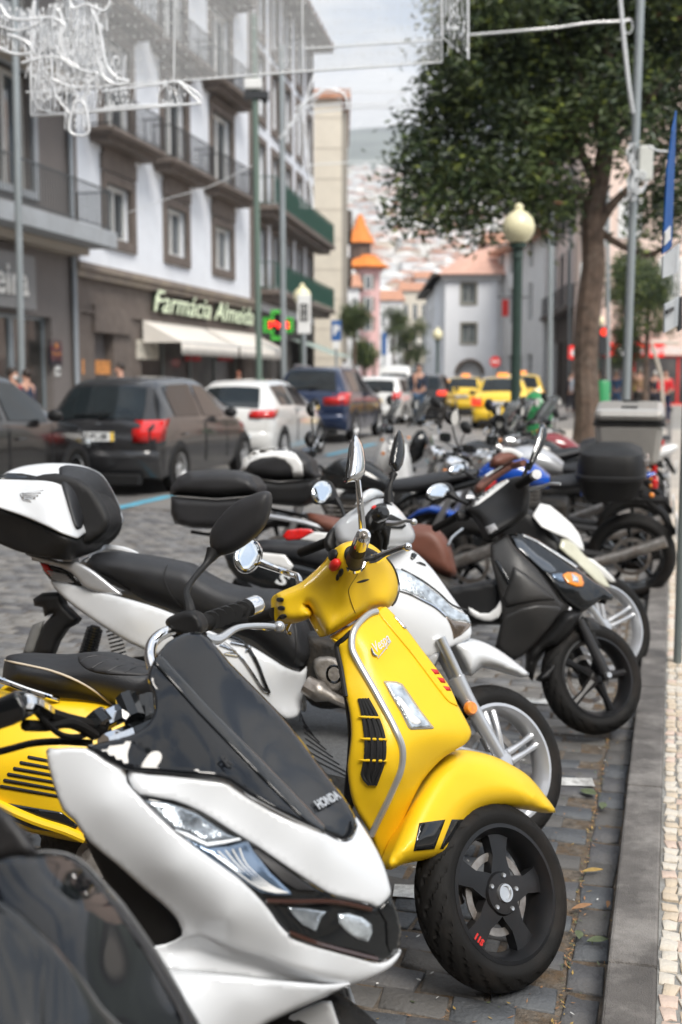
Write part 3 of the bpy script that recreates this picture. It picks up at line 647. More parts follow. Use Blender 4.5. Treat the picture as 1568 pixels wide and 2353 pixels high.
# --- second stretch of the left side with green balconies
Pc = B.Mx @ Vector((uR + .15, 0, 0)); yawC = math.atan2(1, .15)
Cb = T('stone_trimmed_building', Pc, yawC, label='tall white building with dark stone strips and green balconies beyond the pale blue one', cat='building')
uC = Cb.px(722, 500).x; nC = 5; opsC = []
for k in range(nC):
    uc = uC * (k + .5) / nC
    for zf in (5.2, 8.6, 12.1, 15.4): opsC.append((uc - .62, uc + .62, zf + .1, zf + 2.5))
wall(Cb, 0, uC, 4.3, 18.3, opsC, bluew)
for o_ in opsC: window(Cb, o_, fr=.12); surround(Cb, o_, .3, .07)
for zf in (5.1, 8.5):
    k = MB(); k.b2((.1, -.95, zf - .2), (uC + 1.2, -.002, zf)); k.b2((.3, -.7, zf - .45), (uC + 1, -.003, zf - .2)); k.build('balcony_slab', stone, Cb.e, smooth=False); railing(Cb, .15, uC + 1.15, zf, 1.1, .9, m=green, step=.16, solid=True)
k = MB(); k.b2((-.2, -1.0, 18.3), (uC + .4, 1, 18.5)); k.build('eave', stone, Cb.e, smooth=False)
MB().add([(-.2, -1.1, 18.5), (uC + .4, -1.1, 18.5), (uC + .4, 6, 21.5), (-.2, 6, 21.5)], [(0, 1, 2, 3)]).build('roof', tile, Cb.e, smooth=False)
wall(Cb, 0, uC, 0, 4.3, [(.6 + i * (uC / 4), .2 + (i + 1) * (uC / 4) - .3, .1, 3.2) for i in range(4)], mat('dark_shopfront', (.06, .055, .05), .6), depth=.4, name='ground_floor_wall')
for i in range(4): window(Cb, (.6 + i * (uC / 4), .2 + (i + 1) * (uC / 4) - .3, .1, 3.2), depth=.35, mull=0, m=iron, gm=curtain, name='shop_window')
ga = T('green_awning', Cb.Mx @ Vector((uC * .5, 0, 0)), yawC, label='pale green striped awning low over the far shop right of the pharmacy cross', cat='awning')
MB().add([(0, -.1, 3.3), (uC * .45, -.1, 3.3), (uC * .45, -2.2, 2.5), (0, -2.2, 2.5)], [(0, 1, 2, 3)]).build('canvas', mat('green_white_canvas', (.35, .42, .38), .8, var=.3, sc=2), ga.e, sol=.02, smooth=False)
# beige end wall block
Db = T('beige_tower_block', D(722, 860, 69) * Vector((1, 1, 0)) if False else Vector((D(720, 800, 69).x, 69, 0)), 0, label='tall plain beige block with a stone roof edge behind the green balconies', cat='building')
wD = D(786, 800, 69).x - D(720, 800, 69).x; hD = D(750, 228, 69).z
k = MB(); k.b2((-6, 0, 0), (wD, 14, hD)); k.build('wall', creamw, Db.e, smooth=False)
for i in range(9): MB().b2((-6, -.02, 2.6 + i * 1.75), (wD, .02, 2.66 + i * 1.75)).build('joint_line', mat('joint', (.5, .45, .38), .9), Db.e, smooth=False)
MB().b2((-6.2, -.35, hD), (wD + .5, 14.2, hD + .5)).build('roof_edge', tile, Db.e, smooth=False)
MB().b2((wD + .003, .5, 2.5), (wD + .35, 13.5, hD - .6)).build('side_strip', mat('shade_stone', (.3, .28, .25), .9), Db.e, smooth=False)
db = MB()
for zz in (4.5, 7.5, 10.3): db.b2((wD + .36, 2, zz), (wD + .62, 9, zz + 1.3))
db.build('box_balcony', mat('dark_brown_balcony', (.06, .045, .035), .7), Db.e, smooth=False)
# pink tower with orange cone roof
def blk(name, x0, x1, yt, Y, dep, m, label, yb=None, cat='building'):
    a, c = D(x0, 800, Y), D(x1, 800, Y); t = T(name, (a.x, Y, 0), 0, label=label, cat=cat); w = c.x - a.x; h = D((x0 + x1) / 2, yt, Y).z
    return t, w, h
Eb, w, h = blk('pink_tower', 822, 874, 622, 130, 4, pinkw, 'pink tower with an orange pointed roof far down the street')
pinkl = mat('light_pink_render', (.78, .5, .48), .85, var=.04, sc=.4)
MB().lathe([(w / 2, 0), (w / 2, h), (w / 2 + .3, h + .02), (w / 2 + .3, h + .3)], 10, 2, (w / 2, 2, 0)).build('shaft', pinkl, Eb.e, auto=20)
cx = w * .12; z1, z2, z3 = D(820, 612, 130).z, D(820, 553, 130).z, D(820, 488, 130).z
MB().lathe([(2.9, z1), (1.4, z1 + 1.1), (1.3, z1 + 1.4)], 8, 2, (cx + .6, 2, 0)).build('lower_roof', orange, Eb.e, auto=20)
MB().lathe([(1.2, z1 + 1.0), (1.2, z2)], 8, 2, (cx, 2, 0)).build('belvedere', mat('brown_timber', (.12, .08, .06), .7), Eb.e, auto=20)
MB().lathe([(1.75, z2 - .1), (1.45, z2 + .5), (.7, z2 + 1.8), (.28, z3), (0, z3 + .1)], 8, 2, (cx, 2, 0)).build('pointed_roof', orange, Eb.e, auto=20)
for k, yy in enumerate((700, 745, 802, 650)):
    zz = D(840, yy, 130).z; o_ = MB().b2((w * .3, -.62, zz - .8), (w * .62, -.55, zz + .8)).build('window', winw, Eb.e, smooth=False); MB().b2((w * .36, -.66, zz - .7), (w * .56, -.63, zz + .7)).build('pane', glass, o_, smooth=False)
    for sx_ in (.2, .64): MB().b2((w * sx_, -.64, zz - .8), (w * (sx_ + .09), -.56, zz + .8)).build('shutter', mat('dark_green_shutter', (.03, .06, .04), .6), Eb.e, smooth=False)
# pale house with arch
bluew2 = mat('bright_blue_white_render', (.86, .88, .92), .85, var=.03, sc=.6, dirt=.12, dcol=(.6, .62, .66)); Fb, w, h = blk('pale_blue_house', 1022, 1141, 628, 82, 12, bluew2, 'pale blue two-storey house with an arched doorway and tiled roof closing the street')
ar = (D(1049, 840, 82).x - Fb.e.location.x, D(1110, 840, 82).x - Fb.e.location.x); az = D(1080, 828, 82).z; r_ = (ar[1] - ar[0]) / 2; uc = (ar[0] + ar[1]) / 2
wn_ = [rct(Fb, 1061, 1094, 652, 697), rct(Fb, 1061, 1094, 744, 788)]
wall(Fb, 0, w, az + .02, h, wn_, bluew2); wall(Fb, 0, ar[0], 0, az + .02, [], bluew2, name='wall'); wall(Fb, ar[1], w, 0, az + .02, [], bluew2, name='wall')
k = MB(); n_ = 14
for i in range(n_):
    a0, a1 = math.pi * i / n_, math.pi * (i + 1) / n_; x0, x1 = uc + r_ * math.cos(a0), uc + r_ * math.cos(a1); zz0, zz1 = az - r_ + r_ * math.sin(a0), az - r_ + r_ * math.sin(a1)
    k.add([(x0, 0, zz0), (x0, 0, az + .02), (x1, 0, az + .02), (x1, 0, zz1)], [(0, 1, 2, 3)])
k.build('spandrel', bluew2, Fb.e, smooth=False)
k = MB(); k.tube([(uc + r_ * math.cos(math.pi * i / 14), -.05, az - r_ + r_ * math.sin(math.pi * i / 14)) for i in range(15)], .16, 6).build('arch_ring', stone, Fb.e)
MB().b2((ar[0], 1.2, 0), (ar[1], 1.3, az)).build('door_recess', M['darkin'], Fb.e, smooth=False)
for o_ in wn_: window(Fb, o_, fr=.12, m=mat('grey_joinery', (.3, .31, .3), .6), gm=mat('grey_shutter_glass', (.13, .15, .15), .4, var=.3, sc=2)); surround(Fb, o_, .12, .04, m=mat('olive_trim', (.28, .26, .2), .8))
MB().add([(-.6, -.6, h - .1), (w + .6, -.6, h - .1), (w + .6, 13, h - .1), (-.6, 13, h - .1), (1.9, 5, h + 1.9), (w + .6, 5, h + 2.5)], [(0, 1, 5, 4), (0, 4, 3), (3, 4, 5, 2), (0, 3, 2, 1)]).build('roof', mat('faded_roof_tile', (.6, .36, .28), .85, var=.15, sc=2), Fb.e, smooth=False)
MB().b2((-.3, -.32, h - .45), (w + .3, -.002, h - .12)).build('eave_cornice', mat('pale_cornice', (.5, .5, .5), .8), Fb.e, smooth=False)
F2 = T('street_wing', Vector((Fb.e.location.x - .05, 82.1, 0)), math.atan2(-1, .13) , label='narrow receding side wing of the pale blue house with a dark eave', cat='building group')
F2.e['category'] = 'building'
F2u = 26
F2b = T('receding_terrace', Vector((D(978, 800, 108).x, 108, 0)), math.atan2(-26, Fb.e.location.x - D(978, 800, 108).x), label='receding terrace wing with tall dark windows left of the arched house', cat='building')
bpy.data.objects.remove(F2.e)
Lw = 25.5; op_ = [(1.5 + i * 4, 2.9 + i * 4, zz, zz + 2.1) for i in range(6) for zz in (1.2, 5.3)]
wall(F2b, 0, Lw, 0, h, op_, whitew)
for o_ in op_: window(F2b, o_, m=mat('grey_joinery', (.3, .31, .3), .6))
MB().b2((-.3, -.9, h - .1), (Lw, 3, h + .1)).build('eave', mat('dark_eave', (.08, .07, .06), .8), F2b.e, smooth=False)
# white row right of the arched house
Gx = D(1141, 800, 84).x; G2 = D(1214, 800, 74).x
Gb = T('white_row_building', Vector((Gx, 84, 0)), math.atan2(-12, G2 - Gx + .6), label='white shuttered building with a red flag-like sign behind the green lamp post', cat='building')
Lg = math.hypot(12, G2 - Gx + .6); hG = D(1180, 575, 80).z
op_ = [(.8 + i * 2.5, 1.9 + i * 2.5, zz, zz + 2.4) for i in range(5) for zz in (5.2, 8.6)] + [(.8 + i * 2.5, 2.2 + i * 2.5, .1, 3) for i in range(5)]
op_ = [o_ for o_ in op_ if o_[1] < Lg - .2]
wall(Gb, 0, Lg, 0, hG, op_, whitew)
for o_ in op_: window(Gb, o_, m=winw)
MB().b2((-.3, -.6, hG), (Lg + .3, 5, hG + .3)).build('eave', tile, Gb.e, smooth=False)
fl = T('hanging_sign', Vector((D(1158, 700, 70).x, 70, 0)), 0, label='small red hanging banner on the white building left of the lamp post', cat='banner'); zz = D(1158, 700, 70).z; MB().b2((-.1, 0, zz - .7), (.3, .06, zz + .3)).build('banner', M['redpl'], fl.e, smooth=False); MB().tube([(-.4, .03, zz + .45), (1.5, .03, zz + .45)], .04).build('bracket', iron, fl.e)
# right side: dark stone ground floor, pink upper walls
xa, xb = D(1213, 800, 90).x, D(1338, 800, 60).x
Hb = T('pink_balcony_building', Vector((xa, 90, 0)), math.atan2(-30, xb - xa), label='long pink building over a dark stone ground floor, right of the lamp post', cat='building')
Lh = math.hypot(30, xb - xa); darkst = mat('dark_brown_stone', (.075, .055, .045), .85, var=.25, sc=1.5, dirt=.3)
op_ = [(1.2 + i * 3.2, 2.5 + i * 3.2, zz, zz + 2.9) for i in range(9) for zz in (5.7, 9.8)]
hH = 15
wall(Hb, 0, Lh, 5.2, hH, op_, mat('dusty_pink_render', (.76, .62, .57), .85, var=.05, sc=.5))
for o_ in op_: window(Hb, o_, fr=.14, gm=mat('dark_pane', (.03, .03, .035), .2, coat=.6)); surround(Hb, o_, .16, .06, m=mat('grey_stone', (.22, .2, .19), .8))
MB().b2((0, -.9, 5.0), (Lh, -.002, 5.25)).build('balcony_slab', darkst, Hb.e, smooth=False); railing(Hb, .1, Lh - .1, 5.25, 1.05, .85, step=.22)
railing(Hb, .1, Lh - .1, 9.7, 1.0, .3, step=.22)
op_ = [(1.0 + i * 3.2, 3. + i * 3.2, .1, 3.6) for i in range(9)]
wall(Hb, 0, Lh, 0, 5.0, op_, darkst, depth=.5, name='ground_floor_wall')
for o_ in op_: MB().b2((o_[0], .35, o_[2]), (o_[1], .4, o_[3])).build('shop_door', mat('dark_timber_door', (.04, .028, .022), .6), Hb.e, smooth=False)
MB().b2((-.4, -.8, hH), (Lh, 4, hH + .3)).build('eave', tile, Hb.e, smooth=False)
Ix = D(1332, 800, 58).x
Ib = T('pink_corner_building', Vector((Ix, 58, 0)), 0, label='pink building with white framed windows above the red bank sign on the right', cat='building')
wI = 22; op_ = [rct(Ib, 1428, 1470, 612, 690), rct(Ib, 1365, 1395, 480, 560), rct(Ib, 1428, 1470, 440, 540), rct(Ib, 1520, 1560, 600, 690), rct(Ib, 1340, 1372, 610, 700)] + [(.6, wI - 8, .1, 2.6)]
wall(Ib, 0, wI, 0, 17, op_, mat('peach_render', (.74, .58, .5), .85, var=.04, sc=.5), dep=1.5)
for o_ in op_[:-1]: window(Ib, o_, fr=.2, depth=.15); surround(Ib, o_, .15, .06, m=winw)
window(Ib, op_[-1], fr=.1, mull=5, m=M['redpl'], gm=curtain, name='shop_window')
railing(Ib, op_[4][0] - .6, op_[4][1] + .4, op_[4][2] - .2, 1.2, .6)
bs = T('bank_sign', Vector((D(1311, 800, 57.2).x, 57.2, 0)), 0, label='long red bank fascia sign with a white flame emblem and lettering', cat='sign')
zz0, zz1 = D(1400, 820, 57.2).z, D(1400, 787, 57.2).z; wS = D(1527, 800, 57.2).x - D(1311, 800, 57.2).x; xm1 = D(1382, 800, 57.2).x - D(1311, 800, 57.2).x; xm0 = D(1332, 800, 57.2).x - D(1311, 800, 57.2).x
rs = mat('red_sign', (.75, .012, .01), .35, emit=.25, ecol=(1, .02, .01), var=.03)
MB().b2((xm1, 0, zz0), (wS, .5, zz1)).build('panel', rs, bs.e, smooth=False); MB().b2((0, 0, zz0 - .1), (xm0, .5, zz1 - .15)).build('panel', rs, bs.e, smooth=False)
text('lettering', 'Santander', .62, winw, (xm1 + 1.55, -.03, (zz0 + zz1) / 2), basis((1, 0, 0), (0, 0, 1)), bs.e, align='LEFT', bold=.01)
fk = MB(); cxs = xm1 + 1.05; zc_ = (zz0 + zz1) / 2
fk.lathe([(0, 0), (.3, 0), (.3, -.02), (0, -.02)], 14, 1, (cxs, -.01, zc_ - .08)); fk.ext([(cxs - .12, -.03, zc_ - .1), (cxs, -.03, zc_ + .33), (cxs + .16, -.03, zc_ - .05)], (0, .02, 0)); fk.build('emblem', winw, bs.e, smooth=False)
fk = MB().lathe([(0, 0), (.22, 0), (.22, -.02), (0, -.02)], 14, 1, (xm0 * .55, -.01, zc_ - .15)).build('emblem', winw, bs.e)
# more rooftops filling the far street on the left and middle
def simple(name, x0, x1, yt, Y, dep, m, label, rows=3, ncol=4, roofm=None):
    t, w, h = blk(name, x0, x1, yt, Y, dep, m, label); ops = []
    for r_ in range(rows):
        for c_ in range(ncol):
            uc = w * (c_ + .5) / ncol; zz = 1.2 + r_ * (h - 1.2) / rows; ww = w / ncol * .28; ops.append((uc - ww, uc + ww, zz, zz + (h - 1.2) / rows * .55))
    wall(t, 0, w, 0, h, ops, m, depth=.15)
    for o_ in ops: window(t, o_, fr=.06, depth=.12)
    MB().add([(-.4, -.4, h), (w + .4, -.4, h), (w + .4, dep, h), (-.4, dep, h), (0, dep / 2, h + 1.6), (w, dep / 2, h + 1.6)], [(0, 1, 5, 4), (3, 4, 5, 2), (0, 4, 3), (1, 2, 5)]).build('roof', roofm or tile, t.e, smooth=False)
simple('terraced_house', 786, 826, 660, 112, 8, whitew, 'grey-white narrow house between the beige block and the pink tower', 4, 2)
simple('terraced_house', 872, 925, 690, 150, 8, whitew, 'white house directly right of the pink tower', 3, 3)
simple('terraced_house', 922, 985, 668, 170, 9, creamw, 'cream house far down the street behind the walking man', 3, 3)
simple('terraced_house', 955, 1000, 640, 190, 9, whitew, 'distant white house just left of the terrace wing', 3, 3)
simple('terraced_house', 1120, 1230, 560, 120, 9, pinkw, 'pink house rising behind the white row building', 5, 4)
# ---- hillside with town
def hz(x, y): 
    q_ = (y - 420) / 2300; return max(0, q_) ** 1.15 * 560 + 18 * math.sin(x * .006 + 1) * min(1, q_ * 3 + .1) + 26 * math.sin(x * .0023 + y * .002) * min(1, max(q_, 0) * 2)
rows = []
for j in range(46):
    y = 380 + j * 55; rows.append([(x, y, hz(x, y) - 3 if j else -4) for x in np.linspace(-1500, 1700, 70)])
hillm = mat('hazed_hill_scrub', (.15, .17, .14), .95, var=.5, sc=.006, dirt=.5, dcol=(.2, .2, .13)); hill = MB().grid(rows).build('hill', hillm, None); tag(hill, kind='structure')  # scrub colour paled to stand in for part of the haze
b = MB(); r2 = random.Random(3)
for i in range(2600):
    y = 430 + 1500 * r2.random() ** 1.5; x = r2.uniform(-.12, .34) * y
    if r2.random() < (y - 700) / 2100: continue
    z = hz(x, y); w_, d_, h_ = r2.uniform(8, 17), r2.uniform(8, 14), r2.uniform(6, 13); b.cm = r2.choice((0, 0, 0, 1, 2, 2, 2)); a = r2.uniform(-.5, .5)
    b.box((x, y, z + h_ / 2 - 3), (w_, d_, h_), a)
    b.cm = 3 if r2.random() < .6 else 2; Mr = Matrix.Rotation(a, 3, 'Z'); vs = [Mr @ Vector(v) + Vector((x, y, z + h_ - 3)) for v in ((-w_ / 2 - .6, -d_ / 2 - .6, 0), (w_ / 2 + .6, -d_ / 2 - .6, 0), (w_ / 2 + .6, d_ / 2 + .6, 0), (-w_ / 2 - .6, d_ / 2 + .6, 0), (0, 0, 2.6))]; b.add(vs, [(0, 1, 4), (1, 2, 4), (2, 3, 4), (3, 0, 4)])
o = b.build('hillside_town', [whitew, creamw, mat('white_lime', (.85, .83, .79), .8), tile], None, smooth=False); tag(o, kind='stuff', label='pale houses with red roofs packed over the hazy hillside', cat='town')

# ---- raised plaza beyond the motorbike bay
pl_ = [(14.2 * .142, 14.2), (30 * .146, 30), (31 * .17, 31.5), (40, 31.5), (40, 13.4), (3.9, 13.4)]
plz = MB().ext([Vector((x, y, -.05)) for x, y in pl_], (0, 0, .13)).build('plaza', mat('plaza_paving', (.42, .38, .33), .8, var=.12, sc=6, dirt=.4, dcol=(.25, .22, .19)), None, smooth=False); tag(plz, kind='structure')
for i in range(13):
    a, b_ = Vector((14.2 * .142, 14.2, 0)), Vector((30 * .146, 30, 0)); p0, p1_ = a + (b_ - a) * i / 13, a + (b_ - a) * (i + 1) / 13; n = Vector(((b_ - a).y, -(b_ - a).x, 0)).normalized()
    vs = [p0 - n * .13, p0 - n * .003, p1_ - n * .003 + (p0 - p1_) * .01, p1_ - n * .13 + (p0 - p1_) * .01]; mesh_ob('kerb_stone', [v + Vector((0, 0, -.03)) for v in vs] + [v + Vector((0, 0, .088)) for v in vs], [(3, 2, 1, 0), (4, 5, 6, 7), (0, 1, 5, 4), (1, 2, 6, 5), (2, 3, 7, 6), (3, 0, 4, 7)], km, kerb, smooth=False)

pk_ = MB(); r3 = random.Random(9)
for i in range(260):
    ss = r3.uniform(.0, 3.6); tt = -r3.random() ** .8 * 1.6; p = K(ss, tt, .0075); a = r3.uniform(0, 6.28); L_ = r3.uniform(.003, .012); w_ = r3.uniform(.001, .004); d = Vector((math.cos(a), math.sin(a), 0)); n = Vector((-d.y, d.x, 0))
    pk_.add([p - d * L_ + n * w_ * .5, p + n * w_, p + d * L_ * .8, p + d * .3 * L_ - n * w_, p - d * .7 * L_ - n * w_ * .8], [(4, 3, 2, 1, 0)])
o = pk_.build('paint_flakes', pw, near_road, smooth=False); o['kind'] = 'stuff'
# ============================================================ CARS
def wheel_parts(parent, c, r, w, side, rimm, nsp=5, tyre='rubber', r_in=.66, yaw=0):
    """car wheel: c = centre of its outer face, side = +1 left / -1 right"""
    e = empty('wheel', c, yaw, parent=parent)
    s = side; ty = MB().lathe([(r * r_in, 0), (r * .9, .01 * s), (r * .985, -.02 * s), (r, -.05 * s), (r, -(w - .05) * s), (r * .97, -(w - .02) * s), (r * .66, -w * s)], 28, 1); o = ty.build('tyre', M[tyre], e); fixn(o)
    k = MB(); k.lathe([(r * r_in + .002, -.005 * s), (r * r_in - .02, -.01 * s), (r * r_in - .035, -.08 * s), (r * r_in - .05, -w * s)], 28, 1)
    for i in range(nsp):
        a = 2 * math.pi * i / nsp + .3; d = Vector((math.cos(a), 0, math.sin(a))); n = Vector((-d.z, 0, d.x)); R_ = r * r_in - .025
        for sg in ((-.5, .5),):
            k.add([d * .04 + n * .03 + Vector((0, -.02 * s, 0)), d * .04 - n * .03 + Vector((0, -.02 * s, 0)), d * R_ - n * .038 + Vector((0, -.03 * s, 0)), d * R_ + n * .038 + Vector((0, -.03 * s, 0)),
                   d * .04 + n * .03 + Vector((0, -.07 * s, 0)), d * .04 - n * .03 + Vector((0, -.07 * s, 0)), d * R_ - n * .038 + Vector((0, -.07 * s, 0)), d * R_ + n * .038 + Vector((0, -.07 * s, 0))], [(0, 1, 2, 3), (0, 3, 7, 4), (1, 5, 6, 2), (2, 6, 7, 3), (0, 4, 5, 1)])
    k.lathe([(0, -.01 * s), (.05, -.012 * s), (.065, -.03 * s), (.07, -.08 * s)], 14, 1)
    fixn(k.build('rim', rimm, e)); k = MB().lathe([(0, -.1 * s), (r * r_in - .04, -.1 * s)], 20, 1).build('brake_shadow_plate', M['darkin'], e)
    return e
def car(name, ct, yaw, paint, label, st, wb=2.6, r=.31, hw=.86, zl=.2, win=None, lights=None, group=None, brake=False, rails=False, platetxt=None, badge=None, wiper=True, rimm=None, sidew=((.25, 1.0), (1.12, 1.95)), trimc=None, taxi=False):
    """ct: ground contact of the rear right wheel. st: rows (x, z_top, half_top, z_belt, half_belt)"""
    loc = Vector((ct[0], ct[1], 0)) + Vector((-math.sin(yaw), math.cos(yaw), 0)) * (hw - .1)
    e = empty(name, loc, yaw, label=label, cat='car' if not taxi else 'taxi', group=group)
    S = np.array(st, float)
    xs = np.r_[np.linspace(S[0, 0], S[-1, 0], 90)]
    xs = np.array(sorted(set(np.round(np.r_[xs, S[:, 0]], 4))))
    def sec(x):
        v = [np.interp(x, S[:, 0], S[:, i]) for i in range(1, 5)]
        # smooth blend
        d = .07; va = [np.interp(x - d, S[:, 0], S[:, i]) for i in range(1, 5)]; vb = [np.interp(x + d, S[:, 0], S[:, i]) for i in range(1, 5)]
        v = [.5 * a + .25 * b_ + .25 * c_ for a, b_, c_ in zip(v, va, vb)]
        zt, ht, zb, hb = v; cr_ = .035
        wm = min(hw, hb + .05); xm = (x - S[0, 0]) / (S[-1, 0] - S[0, 0]); endf = min(1, min(xm, 1 - xm) / .05) ** .5; wm = hw - (1 - endf) * .12; wm = min(wm, hb + .06)
        zbo = zl + (1 - endf) * .06
        return [(0, zt + cr_), (ht * .5, zt + cr_ * .75), (ht * .85, zt + .01), (ht, zt - .04), (hb - .02, zb + .015), (hb, zb - .03), (wm, zb - .16), (wm, (zb + zbo) / 2), (wm - .015, zbo + .12), (wm - .06, zbo), (0, zbo - .01)]
    rows = []
    for x in xs:
        s_ = sec(x); rows.append([(x, -y, z) for y, z in s_[::-1]] + [(x, y, z) for y, z in s_[1:]])
    k = MB().grid(rows); n = len(rows[0]); k.f.append(tuple(range(n))[::-1]); k.f.append(tuple((len(xs) - 1) * n + i for i in range(n))); k.m += [0, 0]
    body = k.build('body', paint, e, auto=60); fixn(body)
    def Pt(x, j, f, sg):
        s_ = sec(x); a, b_ = s_[j], s_[j + 1]; return Vector((x, sg * (a[0] + (b_[0] - a[0]) * f), a[1] + (b_[1] - a[1]) * f))
    for sg in (-1, 1):
        for (x0, x1) in sidew:
            rws = []
            for i in range(9):
                x = x0 + (x1 - x0) * i / 8; rws.append([Pt(x, 3, f, sg) + Vector((0, sg * .008, .004)) for f in (.08, .3, .6, .93)])
            MB().grid(rws).build('side_window', M['carglass'], e)
    def topglass(nm, x0, x1, m):
        rws = []
        for i in range(11):
            x = x0 + (x1 - x0) * i / 10; s_ = sec(x); nrm = Vector((-.012 if x < 1 else .012, 0, .008)); ys = [s_[2][0] * .98, s_[1][0], s_[0][0]]; zs = [s_[2][1], s_[1][1], s_[0][1]]
            rws.append([Vector((x, -y, z)) + nrm for y, z in zip(ys, zs)] + [Vector((x, y, z)) + nrm for y, z in list(zip(ys, zs))[::-1][1:]])
        return MB().grid(rws).build(nm, m, e)
    topglass('rear_window', win[0], win[1], M['carglass']); topglass('windscreen', win[2], win[3], M['carglass'])
    x0 = S[0, 0]; zbelt = S[1, 3]
    for sg in (-1, 1):
        for (zc, hh, y0, y1, wrap) in lights:
            k = MB(); yy = [y0, (y0 + y1) / 2, y1]
            def xr(y, z):
                # rear face position at this height
                zz = [sec(x)[0][1] for x in xs]; 
                for x, q_ in zip(xs, zz):
                    if q_ >= z: return x
                return x0
            rws = []
            for z in (zc - hh, zc, zc + hh):
                bx = xr(0, z); row = [Vector((bx - .02, sg * y0, z)), Vector((bx - .03, sg * (y0 + y1) / 2, z)), Vector((bx + .01, sg * (y1 - .01), z)), Vector((bx + .08, sg * (sec(bx + .1)[6][0] + .012), z)), Vector((bx + wrap * (1 if z > zc - hh else .6), sg * (sec(bx + wrap)[6][0] + .012), z + .02))]
                rws.append(row)
            o = MB().grid(rws).build('tail_light', M['redon'] if brake else M['red'], e, sol=.02); 
    hl = MB()
    for sg in (-1, 1):
        xf = S[-1, 0]; zf = S[-1, 3] - .02; MB().grid([[Vector((xf + .012, sg * .42, z)), Vector((xf - .03, sg * .62, z)), Vector((xf - .22, sg * (sec(xf - .22)[6][0] + .01), z + .03))] for z in (zf - .1, zf)]).build('headlight', M['lens'], e, sol=.02)
        for xw in (0, wb):
            rw = empty('wheel_arch', (xw, sg * (hw + .004), r), 0, parent=e)
            MB().lathe([(r * .7, 0), (r + .055, 0), (r + .05, -.03 * sg)], 24, 1, (0, 0, 0)).build('liner', M['darkin'], rw)
            wheel_parts(e, (xw, sg * (hw + .012), r), r, .2, sg, rimm or M['alu'])
        m_ = MB().sph((win[3] - .42 if False else sidew[-1][1] - .08, sg * (hw + .1), zbelt + .08), .1, 10, (.55, 1.0, .75)); m_.build('wing_mirror', trimc or M['plastic'], e)
        for xs2 in sorted({x_ for pr2 in sidew for x_ in (pr2[0] - .03, pr2[1] + .05)})[(0 if len(sidew) < 2 else 1):]:
            MB().tube([Pt(xs2, j_, f_, sg) + Vector((0, sg * .003, 0)) for j_, f_ in ((4, .5), (5, .5), (6, .3), (7, .3), (7, .9))], .006, 4).build('door_gap', M['darkin'], e)
        for (a_, b_) in sidew: MB().tube([(a_ + .1, sg * (hw + .02), zbelt - .16), (a_ + .26, sg * (hw + .03), zbelt - .16)], .014, 6).build('door_handle', paint, e)
    # rear bumper, plate
    k = MB(); rws = []
    for z, d in ((zl + .04, .0), (zl + .14, .07), (zl + .32, .09), (zl + .38, .05)):
        rws.append([Vector((x0 - d + .5, -hw + .01, z)), Vector((x0 - d + .1, -hw + .02, z)), Vector((x0 - d, -hw + .14, z)), Vector((x0 - d - .04, -.3, z)), Vector((x0 - d - .04, .3, z)), Vector((x0 - d, hw - .14, z)), Vector((x0 - d + .1, hw - .02, z)), Vector((x0 - d + .5, hw - .01, z))])
    MB().grid(rws).build('rear_bumper', paint, e, sub=1)
    MB().box((x0 - .1, 0, zl + .02), (.12, hw * 1.5, .14)).build('bumper_insert', M['plastic'], e, smooth=False, bev=.02)
    zp = zl + .56; xp = x0 - .035
    pl = MB().box((xp, 0, zp), (.012, .52, .115)).build('number_plate', M['plate'], e, smooth=False)
    MB().box((xp - .004, -.235, zp), (.012, .045, .113)).build('date_band', M['yplate'], pl, smooth=False); MB().box((xp - .004, .238, zp), (.012, .04, .113)).build('country_band', M['blue'], pl, smooth=False)
    text('plate_text', platetxt or '17-FC-28', .1, M['ink'], (xp - .008, .01, zp), basis((0, -1, 0), (0, 0, 1)), pl, sx=.9, bold=.004)
    if badge: MB().lathe([(0, 0), (.05, -.004), (.075, 0)], 16, 0, (x0 - .02 + badge[0], 0, badge[1]), ).build('badge', M['chrome'], e)
    if wiper: 
        xw_ = win[0]; s_ = sec(xw_); MB().tube([Vector((xw_ - .03, 0, s_[0][1] - .0)), Vector((xw_ - .02, -.18, s_[0][1] + .07)), Vector((xw_ + .01, .34, s_[0][1] + .04))], .012, 6).build('rear_wiper', M['plastic'], e)
    if rails:
        for sg in (-1, 1): MB().tube([Vector((x, sg * (sec(x)[3][0] - .06), sec(x)[3][1] + .06 + (.04 if .3 < (x - .1) / 2.0 < 1.1 or True else 0))) for x in np.linspace(.05, 2.0, 8)], .022, 6).build('roof_rail', M['alu'], e)
    if taxi:
        rl = MB().box((1.0, 0, sec(1.0)[0][1] + .06), (.14, .34, .1)).build('roof_light', mat('taxi_roof_light', (.9, .35, .05), .3, emit=.5, ecol=(1, .3, .08)), e, smooth=False, bev=.02)
    return e
def hatch(h=1.5, L0=-.72, L1=3.4, zb=.93, ht=.56, hb=.82, wb=2.6, rear=.32, nose=.72):
    return [(L0, zb - .1, hb - .14, zb - .12, hb - .1), (L0 + .05, zb - .02, hb - .1, zb - .03, hb - .03), (L0 + rear * .55, h - .42, ht + .12, zb, hb), (L0 + rear + .12, h - .09, ht + .02, zb + .01, hb), (L0 + rear + .35, h - .02, ht, zb, hb + .01), (.9, h, ht + .02, zb - .02, hb + .02), (1.5, h - .03, ht, zb - .05, hb + .02), (wb - .38, zb + .12, ht + .14, zb - .05, hb), (wb - .2, zb + .0, hb - .12, zb - .06, hb), (L1 - .42, nose + .12, hb - .16, nose + .04, hb - .05), (L1 - .12, nose + .02, hb - .22, nose - .03, hb - .14), (L1, nose - .12, hb - .3, nose - .14, hb - .24)]
YC = math.atan2(1, .232)
